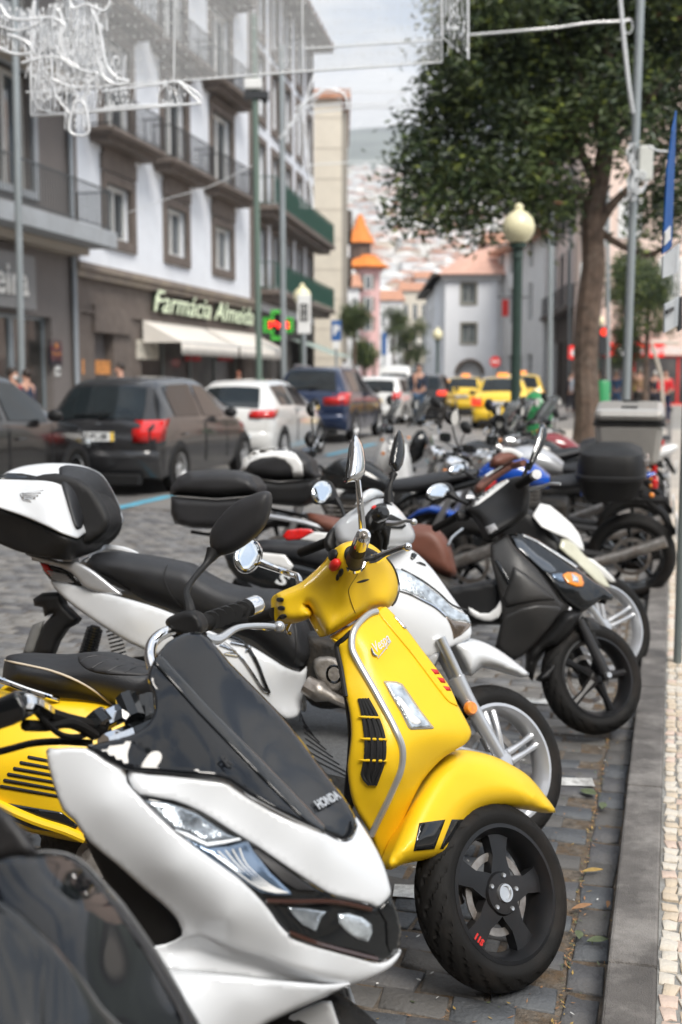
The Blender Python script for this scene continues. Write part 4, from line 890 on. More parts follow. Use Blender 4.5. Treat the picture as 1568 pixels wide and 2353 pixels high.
pd = mat('dark_grey_metallic', (.022, .0225, .025), .25, metal=.35, coat=.6, var=.05, sc=2, dirt=.12, dcol=(.1, .09, .08))
pk = mat('black_brown_metallic', (.009, .008, .008), .2, metal=.1, coat=.6, var=.05, sc=2)
pw2 = mat('white_car_paint', (.72, .72, .7), .25, coat=1, var=.02, sc=2)
pbl = mat('dark_blue_metallic', (.008, .02, .06), .22, metal=.3, coat=.6, var=.05, sc=2)
ptx = mat('taxi_yellow', (.84, .55, .02), .25, coat=1, var=.02, sc=2)
HT = hatch()
car('parked_hatchback', (-2.24, 15.2), YC, pd, 'dark grey hatchback with red tail light and yellow-banded number plate, nearest to the scooters', hatch(1.5, -.74, 3.5, .95, .58, .82, 2.75, .4), wb=2.75, win=(-.66, -.26, 1.62, 2.3), lights=[(.83, .14, .5, .76, .26)], badge=(.03, .87), sidew=((.0, .95), (1.07, 1.9)))
car('parked_crossover', (-3.36 - 2.6 * .228, 14.0 - 2.6 * .97), YC, pk, 'dark brown-black crossover at the left edge, only its bonnet and door in view', hatch(1.56, -.7, 3.32, 1.02, .6, .84, 2.6, .3, .86), wb=2.6, r=.34, win=(-.62, -.28, 1.5, 2.12), lights=[(.85, .14, .55, .8, .2)], sidew=((.0, .95), (1.07, 1.98)))
car('parked_hatchback', (-1.1, 20.25), YC, pw2, 'small white hatchback with slim red tail light, ahead of the dark grey one', hatch(1.45, -.7, 3.35, .98, .54, .8, 2.6, .42, .76), wb=2.6, win=(-.62, -.2, 1.5, 2.2), lights=[(.88, .07, .42, .78, .26)], badge=(.03, .85), sidew=((.05, .85), (.97, 1.85)), wiper=False)
car('parked_suv', (.25, 26.8), YC, pbl, 'tall dark blue off-roader with silver roof rails and bright red tail light', hatch(1.74, -.85, 3.75, 1.12, .62, .88, 2.9, .3, .98), wb=2.9, r=.37, hw=.93, zl=.28, win=(-.76, -.42, 1.7, 2.35), lights=[(1.02, .14, .36, .84, .3)], rails=True, brake=False, sidew=((-.05, .95), (1.07, 2.1)), badge=(.03, .8))
car('parked_estate_car', (2.0, 37.2), YC - .02, pw2, 'boxy white car with upright red lamps seen beyond the blue off-roader', hatch(1.52, -.8, 3.3, .98, .66, .82, 2.6, .18, .8), wb=2.6, win=(-.74, -.52, 1.6, 2.2), lights=[(.9, .14, .58, .8, .1)], brake=False, sidew=((-.2, .8), (.95, 1.9)))
car('moving_car', (3.75, 41), YC + .02, pk, 'black car with glowing brake lamp beyond the walking man', hatch(1.6, -.8, 3.4, 1.0, .62, .84, 2.7, .3, .85), wb=2.7, win=(-.7, -.38, 1.6, 2.25), lights=[(.95, .08, .55, .82, .2)], brake=True, sidew=((-.1, .85), (.97, 1.9)))
car('taxi', (5.55, 34.0), R(81), ptx, 'yellow taxi with lit brake lamps driving away left of the green lamp post', hatch(1.5, -.85, 3.5, .98, .6, .83, 2.75, .5, .78), wb=2.75, win=(-.6, -.12, 1.62, 2.3), lights=[(.8, .11, .56, .8, .2)], brake=True, sidew=((.1, .95), (1.07, 1.9)), taxi=True, group=None, wiper=False)
car('taxi', (7.3, 41.5), R(80), ptx, 'second yellow taxi partly hidden behind the green lamp post', hatch(1.6, -.85, 3.5, .98, .62, .84, 2.75, .25, .8), wb=2.75, win=(-.74, -.45, 1.62, 2.3), lights=[(.85, .13, .5, .8, .2)], sidew=((.0, .95), (1.07, 1.9)), taxi=True, wiper=False)
car('taxi', (5.7, 46), R(80), ptx, 'third yellow taxi peeking out left of the first one', hatch(1.5, -.85, 3.5, .98, .6, .83, 2.75, .5, .78), wb=2.75, win=(-.6, -.12, 1.62, 2.3), lights=[(.8, .13, .5, .8, .22)], sidew=((.1, .95), (1.07, 1.9)), taxi=True, wiper=False)
car('distant_van', (3.6, 60), R(82), pw2, 'white van far down the street behind the boxy white car', hatch(2.1, -.8, 3.6, 1.1, .75, .86, 2.8, .1, 1.0), wb=2.8, r=.33, win=(-.78, -.68, 1.9, 2.4), lights=[(1.0, .2, .7, .84, .05)], sidew=((1.1, 1.9),), wiper=False)
car('distant_car', (5.2, 68), R(82), pd, 'small grey car far away above the walking man', hatch(), win=(-.66, -.3, 1.5, 2.2), lights=[(.83, .12, .5, .76, .2)], wiper=False)
# ============================================================ BIKE TOOLS
def distpoly(O, V):
    O = np.array(O, float)[:, :2]; V = np.array(V, float)[:, :2]; d = np.full(len(V), 1e9)
    for a, b in zip(O, np.roll(O, -1, 0)):
        ab = b - a; t = np.clip(((V - a) @ ab) / max(ab @ ab, 1e-9), 0, 1); d = np.minimum(d, np.linalg.norm(V - (a + t[:, None] * ab), axis=1))
    return d
def child_frame(t, mtx):
    """a frame (matrix local to t) whose meshes are still parts of t"""
    n = T.__new__(T); n.e = t.e; n.Mx = t.Mx @ mtx; n.I = n.Mx.inverted(); n.o = n.I @ CAMV; n.R3 = n.I.to_3x3(); n.X = mtx; n.top = t; return n
def steer_mtx(deg, rake=26, tr=.08):
    k = Vector((-math.sin(R(rake)), 0, math.cos(R(rake)))); return Matrix.Translation((tr, 0, 0)) @ Matrix.Rotation(R(deg), 4, k) @ Matrix.Translation((-tr, 0, 0))
_mo = mesh_ob
XF = [None]
def mesh_ob(*a, **k):
    o = _mo(*a, **k)
    if XF[0] is not None: o.data.transform(XF[0])
    return o
class using:
    def __init__(s, f): s.f = f
    def __enter__(s): XF[0] = s.f.X; return s.f
    def __exit__(s, *a): XF[0] = None
def surf_of(outl, b0, H, w, p=2., sm=3):
    O = [(v.x, v.y) for v in cr([(q_[0], q_[1], 0) for q_ in outl], sm, True)]; f = rbf(b0)
    def g(V):
        V = np.array(V, float)[:, :2]; d = distpoly(O, V); return f(V) + H * (1 - (1 - np.clip(d / w, 0, 1)) ** p) ** (1 / p)
    return g
def ell(cx, cy, rx, ry, rot=0, n=20):
    c, s = math.cos(R(rot)), math.sin(R(rot)); return [(cx + rx * math.cos(t) * c - ry * math.sin(t) * s, cy + rx * math.cos(t) * s + ry * math.sin(t) * c) for t in np.linspace(0, 2 * math.pi, n, endpoint=False)]
def bike_wheel(t, mtx, r, tw, rr, style, rimm, n=5, disc=True, tread=True, name='wheel', hubm=None, inscr=None):
    """mtx: matrix of the wheel centre in thing coordinates, wheel axis = local y"""
    e = bpy.data.objects.new(name, None); COL.objects.link(e); e.parent = t; reg(e, t); e.matrix_local = mtx; sv = XF[0]; XF[0] = None
    seg = 180 if tread else 64; prof = []
    H = (r - rr); NP = 28 if tread else 14
    for i in range(NP + 1):
        a = -math.pi * .5 * 1.12 + math.pi * 1.12 * i / NP; prof.append((rr + H * .33 + H * .67 * max(-.35, math.cos(a)) ** 1 if True else 0, tw / 2 * math.sin(a) * (1.0 if abs(a) < 1.57 else .97), a))
    prof = [(rr - .004, -tw * .36, 0)] + [(p[0], p[1], p[2]) for p in prof] + [(rr - .004, tw * .36, 0)]
    vs = []; fs = []
    for i, (pr_, h, a) in enumerate(prof):
        for k in range(seg):
            th = 2 * math.pi * k / seg; d = 0
            if tread and .12 < abs(a) < 1.2 and ((k + int(abs(a) * 13) + (4 if a > 0 else 0)) % 9) < 2: d = .006
            elif tread and abs(abs(a) - .42) < .03: d = .005
            vs.append(((pr_ - d) * math.cos(th), h, (pr_ - d) * math.sin(th)))
    for i in range(len(prof) - 1):
        for k in range(seg): fs.append((i * seg + k, i * seg + (k + 1) % seg, (i + 1) * seg + (k + 1) % seg, (i + 1) * seg + k))
    ty = mesh_ob('tyre', vs, fs, M['rubber'], e); ty.data.set_sharp_from_angle(angle=R(32)); fixn(ty)
    k = MB(); o_ = tw * .4
    k.lathe([(rr, -o_), (rr + .006, -o_ - .004), (rr - .004, -o_ - .006), (rr - .012, -o_ + .006), (rr - .02, -o_ * .5), (rr - .026, 0), (rr - .02, o_ * .5), (rr - .012, o_ - .006), (rr + .006, o_ + .004), (rr, o_)], 64, 1); fixn(k.build('rim', rimm, e))
    hw = tw * .3
    if style == 'wide5':
        for i in range(n):
            a0 = 2 * math.pi * i / n + .35; d = Vector((math.cos(a0), 0, math.sin(a0))); m_ = Vector((-d.z, 0, d.x)); k = MB(); R1 = rr - .016
            pts = [(.02, .036), (.06, .03), (R1 * .62, .022), (R1 * .9, .03), (R1, .038)]
            fr = [[d * a + m_ * b * s_ + Vector((0, -hw * (1.05 - .35 * a / R1) - (.003 if abs(s_) < .7 else 0), 0)) for s_ in (-1, -.8, 0, .8, 1)] for a, b in pts]
            bk = [[v + Vector((0, .03, 0)) for v in row] for row in fr]
            ring = [row + brow[::-1] for row, brow in zip(fr, bk)]; k.grid(ring, closed=True); fixn(k.build('spoke', rimm, e))
        k = MB().lathe([(0, -hw * 1.22), (.03, -hw * 1.22), (.05, -hw * 1.15), (.055, -hw * .9), (.055, hw)], 30, 1); k.build('hub', rimm, e)
        MB().lathe([(0, -hw * 1.3), (.015, -hw * 1.3), (.017, -hw * 1.42), (.022, -hw * 1.42), (.024, -hw * 1.2)], 24, 1).build('axle_cap', M['alu'], e)
        for i in range(5):
            a0 = 2 * math.pi * (i + .0) / 5 + .35; MB().lathe([(0, 0), (.005, -.001), (.0065, .002), (.007, .012)], 12, 1, (math.cos(a0) * .043, -hw * 1.26, math.sin(a0) * .043)).build('wheel_bolt', M['alu'], e)
    elif style == 'twin':
        for i in range(n):
            a0 = 2 * math.pi * i / n + .5; k = MB(); R1 = rr - .014
            for sg in (-1, 1):
                d0 = Vector((math.cos(a0 + sg * .32), 0, math.sin(a0 + sg * .32))) * .045; d1 = Vector((math.cos(a0 + sg * .1), 0, math.sin(a0 + sg * .1))) * R1
                k.tube([d0 + Vector((0, -hw * .7, 0)), (d0 + d1) * .5 + Vector((0, -hw * .9, 0)), d1 + Vector((0, -hw * .6, 0))], [.013, .009, .012], 8, 3)
            k.build('spoke', rimm, e)
        MB().lathe([(0, -hw * 1.3), (.02, -hw * 1.3), (.045, -hw), (.05, hw)], 24, 1).build('hub', rimm, e)
    elif style == 'plain5':
        for i in range(n):
            a0 = 2 * math.pi * i / n + .2; d = Vector((math.cos(a0), 0, math.sin(a0))); k = MB(); R1 = rr - .01
            k.tube([d * .03 + Vector((0, -hw * .8, 0)), d * R1 * .6 + Vector((0, -hw * .8, 0)), d * R1 + Vector((0, -hw * .5, 0))], [.024, .014, .02], 8); k.build('spoke', rimm, e)
        MB().lathe([(0, -hw * 1.3), (.02, -hw * 1.3), (.04, -hw), (.045, hw)], 24, 1).build('hub', hubm or rimm, e)
    if disc:
        sd = hw * (.75 if style != 'wide5' else -.4); k = MB(); k.lathe([(rr * .5, sd), (rr * .62, sd), (rr * .62, sd + .004), (rr * .5, sd + .004), (rr * .5, sd)], 40, 1); k.build('brake_disc', M['steel'], e)
    if inscr: text('rim_decal', inscr, .022, M['redpl'], (0, 0, 0), basis((.82, 0, -.57), (.57, 0, .82), Vector((-.095, -o_ - .0075, -(rr - .018) * .81))), e, bold=.001)
    XF[0] = sv; return e
def tubes(t, name, segs, m, parent=None):
    k = MB()
    for pts, r_, sm in segs: k.tube(pts, r_, 8, sm)
    return k.build(name, m, parent or t)
# ============================================================ YELLOW SCOOTER
V = T('scooter', (.385, 2.70, .0), R(-10), R(-6), label='yellow retro scooter with black wheel and chrome mirrors, the brightest of the row', cat='scooter')
Vs = child_frame(V, steer_mtx(50))
vsurf = q('V', [(600, 95, .03), (640, 60, 0), (450, 200, .1), (405, 330, .13), (500, 560, .15), (640, 820, .18), (760, 1050, .2), (805, 1200, .205), (780, 1370, .2), (680, 1600, .18), (560, 1840, .15), (300, 400, .11), (355, 720, .17), (400, 1000, .185), (375, 1350, .185), (420, 1600, .18),
 (840, 230, 0), (1090, 560, 0), (1240, 820, .0), (1335, 1000, .01), (1340, 1060, .01), (1250, 1160, .04), (1100, 1260, .07), (960, 1420, .09), (850, 1650, .09), (720, 1960, .08), (740, 450, .075), (850, 650, .1), (950, 900, .12), (1080, 1040, .11), (900, 1200, .16), (1220, 1080, .06), (600, 400, .12), (720, 700, .15)])
so_ = q('V', [(250, 300), (292, 360), (330, 530), (355, 720), (392, 900), (402, 1060), (388, 1200), (375, 1350), (420, 1600), (540, 1810), (600, 1960), (640, 2080), (690, 2080), (722, 1960), (765, 1850), (850, 1655), (960, 1425), (1100, 1262), (1200, 1190), (1300, 1128), (1342, 1070), (1335, 1000), (1240, 822), (1182, 690), (1090, 560), (960, 390), (840, 230), (750, 125), (690, 70), (640, 52), (600, 66), (520, 120), (440, 190), (402, 260), (330, 320)])
V.panel('leg_shield', so_, vsurf, M['yellow'], thick=.012, rn=.012, w=9, step=9, mirror=True)
vf = rbf(vsurf)
def vp(P, off=0): return [V.px(x, y, float(vf([(x, y)])[0]) + off) for x, y in P]
MB().tube(vp(q('V', [(605, 92), (560, 102), (500, 145), (440, 215), (412, 290), (412, 385), (450, 470), (500, 560), (575, 690), (650, 825), (715, 945), (765, 1050), (797, 1130), (808, 1210), (800, 1300), (775, 1385), (730, 1490), (675, 1610), (610, 1740), (562, 1845)]), .004), .0085, 10, 3).build('edge_trim', mat('satin_trim', (.5, .51, .52), .35, metal=.55), V.e)
V.panel('horn_cover', q('V', [(615, 100), (660, 56), (700, 74), (840, 232), (960, 392), (1090, 562), (1182, 692), (1238, 822), (1220, 828), (1160, 795), (1075, 690), (900, 455), (750, 272)]), lambda X: vf(X), M['yellow'], off=.005, thick=.004, rn=.005, w=5, step=9)
for P_ in ([(1028, 540), (1082, 547), (1097, 580), (1062, 584)], [(1078, 606), (1130, 614), (1145, 652), (1108, 648)], [(1124, 674), (1174, 682), (1187, 712), (1154, 712)]): V.panel('red_slot', q('V', P_), lambda X: vf(X), M['redpl'], off=.009, thick=.003, rn=.003, w=3, step=5, sm=0)
V.panel('nose_badge', q('V', [(738, 126), (756, 130), (840, 214), (832, 228), (815, 224)]), lambda X: vf(X), M['chrome'], off=.01, thick=.004, rn=.003, w=3, step=4, sm=0)
V.panel('indicator_rim', q('V', [(656, 642), (668, 634), (760, 640), (806, 660), (850, 720), (944, 860), (1054, 1002), (1044, 1013), (872, 1020), (852, 1004), (790, 880), (712, 750)]), lambda X: vf(X), M['silverp'], off=.004, thick=.004, rn=.003, w=3, step=6, sm=1)
V.panel('indicator_lens', q('V', [(666, 648), (674, 642), (756, 648), (800, 668), (842, 726), (934, 862), (1040, 998), (876, 1008), (862, 998), (798, 876), (720, 750)]), lambda X: vf(X), M['lens'], off=.008, thick=.003, rn=.004, w=6, step=6, sm=1)
V.panel('indicator_reflector', q('V', [(750, 760), (800, 770), (900, 900), (960, 960), (880, 975), (810, 860)]), lambda X: vf(X), M['white2'], off=.0095, thick=.001, rn=.002, w=6, step=6, sm=2)
V.panel('radiator_grille', q('V', [(450, 772), (462, 762), (520, 764), (562, 800), (620, 905), (668, 1030), (690, 1150), (680, 1270), (640, 1380), (600, 1455), (570, 1470), (540, 1462), (470, 1400), (465, 1370), (492, 1240), (498, 1110), (480, 960)]), lambda X: vf(X), M['greypl'], off=.001, thick=.002, rn=.006, w=5, step=8, sm=1)
for i in range(4):
    f_ = (i + .5) / 4; P_ = [((1 - f_) * a + f_ * b, y) for a, b, y in ((455, 540, 775), (480, 615, 900), (492, 670, 1030), (497, 690, 1150), (490, 680, 1270), (472, 640, 1380), (540, 600, 1450))]
    MB().tube(vp(q('V', P_), .003), .0045, 6, 3).build('grille_slat', M['darkin'], V.e)
for y, xa, xb in ((918, 455, 628), (1090, 470, 684), (1258, 462, 684)):
    MB().tube(vp(q('V', [(xa, y - 3), (xa + 40, y), (xb, y + 6)]), .006), [.001, .0035, .0035], 6, 2).build('grille_bar', M['yellow'], V.e)
MB().tube(vp(q('V', [(405, 252), (350, 305), (300, 345), (290, 380), (310, 470), (325, 540), (345, 660), (362, 760)]), -.004), .007, 8, 3).build('shield_edge_seal', M['plastic'], V.e)
V.blob('steering_collar', q('V', [(238, 288), (330, 232), (420, 188), (520, 118), (560, 92), (520, 160), (450, 215), (402, 262), (330, 330), (292, 350), (262, 330)]), .03, .05, M['yellow'], w=14, step=7)
ml_ = vp(q('V', [(590, 428), (712, 330)]), .004); mu = vp(q('V', [(590, 428), (560, 378)]), .004)
text('script_badge', 'Vespa', .036, M['chrome'], (0, 0, 0), basis(ml_[1] - ml_[0], mu[1] - mu[0], (ml_[0] + ml_[1]) / 2 + (mu[1] - mu[0]).normalized() * .012), V.e, ext=.0012, shear=.5, sx=.8, bold=.0003)
MB().tube(vp(q('V', [(562, 378), (580, 425), (612, 440)]), .006), [.002, .0035, .0015], 6, 3).build('badge_flourish', M['chrome'], V.e)
MB().tube(vp(q('V', [(612, 458), (650, 410), (715, 325)]), .005), [.001, .002, .001], 6, 2).build('badge_underline', M['chrome'], V.e)
V.panel('inner_shield', [(800, 1480), (822, 1600), (830, 1700), (815, 1850), (790, 1850), (800, 1700), (790, 1600), (775, 1500)], .1, M['plastic'], thick=.02, mirror=True)
# hook and ring
k = MB(); c_ = V.px(768, 1549, -.02); k.tube([c_ + Vector((.019 * math.cos(a), 0, .022 * math.sin(a))) for a in np.linspace(0, 6.28, 20, endpoint=False)], .0035, 8, 0, closed=True); k.build('bag_hook', M['gloss'], V.e)
# fender, wheel, fork: steering frame
fo = [(889, 1982), (898, 1999), (932, 1985), (1019, 1966), (1044, 1939), (1079, 1884), (1114, 1861), (1164, 1855), (1224, 1861), (1277, 1867), (1254, 1829), (1219, 1787), (1184, 1762), (1134, 1737), (1084, 1725), (1049, 1724), (1022, 1737), (1000, 1760), (978, 1790), (950, 1840), (922, 1900), (900, 1950)]
with using(Vs):
    fb = [(900, 1980, .0), (1000, 1950, 0), (1277, 1867, -.0), (1100, 1740, 0), (1150, 1800, 0)]
    Vs.blob('front_mudguard', fo, 0, .078, M['yellow'], w=62, p=2.2, step=9)
    fs_ = surf_of(fo, 0, .078, 62, 2.2)
    for P_ in ([(964, 1891), (1024, 1883), (999, 1951), (951, 1956)], [(1039, 1883), (1071, 1883), (1045, 1918), (1019, 1951), (1012, 1951)]):
        Vs.panel('black_decal', P_, fs_, M['gloss'], off=.0015, thick=.0005, rn=0, w=2, step=7, sm=0)
    wc = Vector((0, 0, .237))
hub = Vs.px(1163, 2052, .05); hub.y = 0; wc = Vector((hub.x, 0, hub.z)); print('VESPA hub', hub, 'tail', V.px(5, 1540, .1), 'grip', Vs.px(835, 1237, .33))
bike_wheel(V.e, Vs.X @ Matrix.Translation(wc) @ Matrix.Rotation(R(8), 4, 'Y'), .232, .122, .163, 'wide5', mat('satin_black_alloy', (.012, .0125, .014), .36, coat=.0, var=.2, dirt=.35, dcol=(.03, .02, .015), spec=.3), inscr='11S')
with using(Vs):
    k = MB(); k.tube([wc + Vector((0, .075, 0)), wc + Vector((-.06, .075, .1)), wc + Vector((-.12, .03, .26)), wc + Vector((-.2, 0, .5))], [.02, .024, .024, .02], 10, 4); k.build('fork', M['engine'], V.e)
    tubes(V.e, 'brake_caliper', [([wc + Vector((-.08, .05, -.02)), wc + Vector((-.1, .05, .05))], .022, 0)], M['steel'])
    # headset
    hb = q('N', [(385, 1260, -.2), (480, 1180, -.15), (600, 1120, -.08), (715, 1450, 0), (760, 1300, 0), (850, 1200, .05), (1150, 1000, .0), (1200, 1150, -.01), (1140, 1260, 0), (1000, 1300, 0), (780, 900, .1), (900, 830, .13), (1000, 850, .12), (1060, 900, .08), (900, 1000, .1)])
    ho = q('N', [(355, 1200), (368, 1172), (440, 1140), (530, 1100), (620, 1030), (720, 935), (785, 852), (830, 822), (905, 806), (990, 818), (1065, 862), (1120, 925), (1170, 990), (1200, 1070), (1208, 1150), (1185, 1225), (1140, 1275), (1075, 1272), (1015, 1290), (1005, 1305), (860, 1390), (715, 1470), (690, 1440), (640, 1355), (605, 1290), (580, 1262), (612, 1320), (560, 1362), (480, 1380), (425, 1372), (385, 1350), (362, 1290)])
    Vs.blob('headset', ho, hb, .058, M['yellow'], w=24, p=2., step=8)
    hs = surf_of(ho, hb, .058, 24)
    def hp(P, off=0): return [Vs.px(x, y, float(hs([(x, y)])[0]) + off) for x, y in P]
    hr = rbf(hb)
    MB().tube([Vs.px(x, y, float(hr([(x, y)])[0])) for x, y in q('N', [(1125, 928), (1172, 990), (1203, 1070), (1210, 1150), (1190, 1222), (1165, 1255)])], .0042, 8, 4).build('headlight_rim', mat('ribbed_dark_rim', (.05, .05, .05), .3, metal=.6, var=.5, sc=200), V.e)
    MB().tube(hp(q('N', [(940, 990), (925, 1040), (870, 1130), (868, 1190), (905, 1300), (930, 1345)]), .0003), .0011, 5, 3).build('panel_seam', mat('seam_shadow', (.25, .14, .01), .6), V.e)
    Vs.panel('vent_slot', q('N', [(920, 1100), (940, 1088), (980, 1076), (1008, 1075), (995, 1086), (955, 1100)]), hs, M['darkin'], off=.001, thick=.001, rn=0, step=5, sm=2)
    Vs.panel('recess', q('N', [(832, 905), (845, 860), (890, 838), (970, 845), (1060, 885), (1085, 930), (1070, 952), (960, 975), (880, 975), (845, 945)]), hs, M['darkin'], off=.002, thick=.001, rn=0, step=7)
    for c_, rx, ry, ro, mm_, nm in (((760, 908), 30, 16, -60, 'plastic', 'switch_button'), ((768, 975), 32, 16, -50, 'redpl', 'kill_switch'), ((808, 1030), 32, 18, -70, 'plastic', 'switch_button'), ((786, 1062), 26, 13, -80, 'plastic', 'switch_button'), ((385, 1218), 27, 17, 0, 'plastic', 'switch_button'), ((394, 1277), 27, 17, 0, 'plastic', 'switch_button'), ((403, 1337), 30, 19, -15, 'plastic', 'switch_button')):
        P_ = q('N', ell(c_[0], c_[1], rx, ry, ro, 12)); Vs.panel(nm, P_, hs, M[mm_], off=.008, thick=.008, rn=.006, w=5, step=4, sm=1)
    g = lambda P: [Vs.px(*a) for a in q('N', P)]
    MB().tube(g([(905, 945, .16), (925, 880, .235)]), [.024, .02], 16).build('grip', mat('ribbed_rubber', (.03, .03, .03), .6, var=.6, sc=160), V.e); MB().tube(g([(900, 957, .15), (903, 945, .16)]), [.03, .028], 20).build('grip_collar', M['chrome'], V.e)
    MB().tube(g([(925, 880, .235), (960, 790, .345)]), [.019, .0175], 16).build('grip', M['rubber'], V.e)
    MB().tube(g([(945, 835, .29), (966, 772, .375), (968, 768, .38)]), [.019, .0165, .01], 18).build('bar_end', M['chrome'], V.e); MB().sph(Vs.px(*q('N', [(968, 772, .386)])[0]), .005, 8).build('bar_end_screw', M['steel'], V.e)
    MB().tube(g([(965, 945, .16), (1060, 930, .2), (1130, 895, .24), (1240, 855, .3), (1275, 850, .32)]), [.011, .012, .0075, .006, .006], 10, 3).build('brake_lever', M['chrome'], V.e); MB().sph(Vs.px(*q('N', [(1276, 850, .32)])[0]), .0105, 12).build('lever_ball', M['chrome'], V.e)
    MB().tube(g([(350, 1315, -.22), (200, 1360, -.34)]), [.018, .017], 12).build('grip', M['rubber'], V.e)
    MB().tube(g([(380, 1380, -.2), (300, 1420, -.24), (150, 1400, -.36)]), [.009, .007, .006], 8, 3).build('clutch_side_lever', M['chrome'], V.e)
    MB().tube(g([(455, 1385, -.15), (430, 1440, -.14), (455, 1455, -.14)]), [.004, .005, .006], 8, 3).build('lever_tip', M['chrome'], V.e)
    MB().tube(g([(250, 960, -.3), (380, 1010, -.27), (480, 1045, -.22), (510, 1060, -.2), (522, 1110, -.17)]), [.012, .009, .009, .009, .01], 10, 4).build('mirror_stalk', M['chrome'], V.e)
    mo = q('N', ell(163, 912, 100, 128, 14)); Vs.blob('mirror', mo, -.3, .022, M['chrome'], w=14, step=8, bf=.6)
    Vs.panel('mirror_glass', q('N', ell(156, 908, 84, 112, 14)), -.3, M['mirror'], off=.0235, thick=.002, rn=.001, w=3, step=10); Vs.panel('glass_bezel', q('N', ell(158, 909, 90, 118, 14)), -.3, M['gloss'], off=.0228, thick=.002, rn=.001, w=3, step=10)
    Vs.blob('mirror', q('N', [(905, 70), (925, 74), (955, 125), (975, 200), (982, 270), (972, 345), (935, 385), (895, 392), (850, 400), (847, 385), (862, 300), (872, 200), (884, 110)]), .22, .03, M['chrome'], w=22, step=6)
    Vs.blob('mirror_edge', q('N', [(903, 68), (895, 80), (880, 160), (862, 290), (845, 398), (856, 398), (872, 290), (890, 160), (908, 74)]), .22, .024, M['gloss'], w=4, step=4)
    MB().tube(g([(928, 385, .22), (945, 560, .2), (960, 738, .16)]), [.007, .0085, .009], 12, 3).build('mirror_stalk', M['chrome'], V.e)
# seat and tail
g5 = lambda P: q('L', P)
st_o = g5([(25, 440), (45, 320), (75, 275), (190, 258), (420, 270), (560, 272), (720, 255), (860, 250), (990, 262), (1130, 305), (1290, 355), (1400, 400), (1420, 500), (1380, 640), (1250, 760), (1130, 790), (1050, 745), (900, 700), (700, 665), (560, 655), (400, 640), (240, 600), (110, 560), (35, 520)])
V.blob('seat', st_o, [(0, 1560, .05), (100, 1540, .05), (300, 1560, .05)], .13, M['seat'], w=60, p=2.3, step=10)
ss_ = surf_of(st_o, [(0, 1560, .05), (100, 1540, .05), (300, 1560, .05)], .13, 60, 2.3)
def sp(P, off=0): return [V.px(x, y, float(ss_([(x, y)])[0]) + off) for x, y in P]
MB().tube(sp(g5([(45, 318), (120, 335), (280, 368), (440, 405), (600, 460), (740, 525), (860, 600), (960, 680), (1050, 748)]), .001), .0032, 6, 4).build('piping', M['piping'], V.e)
V.panel('seat_insert', g5([(700, 300), (720, 275), (860, 256), (990, 268), (1130, 308), (1280, 360), (1390, 415), (1380, 440), (1200, 455), (950, 445), (800, 410), (720, 350)]), ss_, M['greypl'], off=.003, thick=.003, rn=.003, w=4, step=8)
for (x0, x1, y0, y1) in ((720, 870, 335, 275), (830, 1060, 385, 305), (970, 1200, 415, 350), (1120, 1330, 425, 372)): MB().tube(sp(g5([(x0, y0), (x0 * .6 + x1 * .4, (y0 + y1) / 2 - 14), (x1, y1)]), .003), .002, 5, 3).build('seat_stitch_line', M['seat'], V.e)
MB().tube([V.px(*p) for p in [(-60, 1545, .17), (0, 1562, .2), (60, 1584, .2), (110, 1600, .19), (133, 1607, .17)]], .0085, 10, 4).build('grab_rail', M['chrome'], V.e)
by = [(-90, 1600, .16), (0, 1600, .18), (120, 1620, .18), (300, 1640, .12), (100, 1750, .26), (-60, 1750, .27), (200, 1850, .24), (0, 1900, .23), (260, 1930, .2), (350, 1700, .14)]
bo = [(-120, 1620), (-60, 1590), (0, 1583), (60, 1600), (134, 1608), (220, 1614), (275, 1632), (330, 1680), (345, 1760), (330, 1860), (280, 1925), (200, 1938), (60, 1910), (-60, 1880), (-150, 1800), (-160, 1700)]
V.panel('side_body', bo, by, M['yellow'], thick=.01, rn=.02, w=14, mirror=True, sm=4)
byf = rbf(by)
for i, (xa, ya) in enumerate(((250, 1175), (178, 1225), (120, 1278), (66, 1330), (32, 1385), (0, 1440))):
    P_ = g5([(xa, ya), (xa + 8, ya - 6), (620, ya + 90 * (620 - xa) / 620 + 12), (620, ya + 26 + 90 * (620 - xa) / 620 + 8), (xa + 6, ya + 24), (xa - 4, ya + 12)]); V.panel('cowl_slot', P_, lambda X: byf(X), M['darkin'], off=.003, thick=.002, rn=0, step=9, sm=0)
V.panel('black_band', g5([(-200, 1560), (0, 1590), (550, 1680), (700, 1800), (640, 1880), (300, 1830), (90, 1745), (-200, 1690)]), lambda X: byf(X), M['gloss'], off=.004, thick=.003, rn=.002, w=4, step=12, sm=1)
MB().tube([V.px(x, y, float(byf([(x, y)])[0]) + .008) for x, y in ((-60, 1820), (0, 1850), (80, 1885), (150, 1908), (196, 1928))], .012, 8, 3).build('lower_trim', M['yellow'], V.e)
V.blob('engine', [(100, 1900), (250, 1900), (330, 1960), (330, 2060), (260, 2160), (180, 2160), (120, 2050)], .05, .1, M['engine'], w=40)
MB().lathe([(0, -.03), (.03, -.03), (.035, -.02), (.05, -.02), (.055, 0), (.07, 0), (.075, .04)], 24, 1, V.px(232, 1985, .16)).build('variator_cover', M['cast'], V.e)
V.blob('floor_board', [(330, 1760), (600, 1830), (860, 1990), (850, 2030), (600, 1960), (330, 1900)], 0, .2, M['greypl'], w=10, p=4)
rwc = Vector((-1.3, 0, .237)); bike_wheel(V.e, Matrix.Translation(rwc), .237, .13, .16, 'plain5', M['gloss'], tread=False)
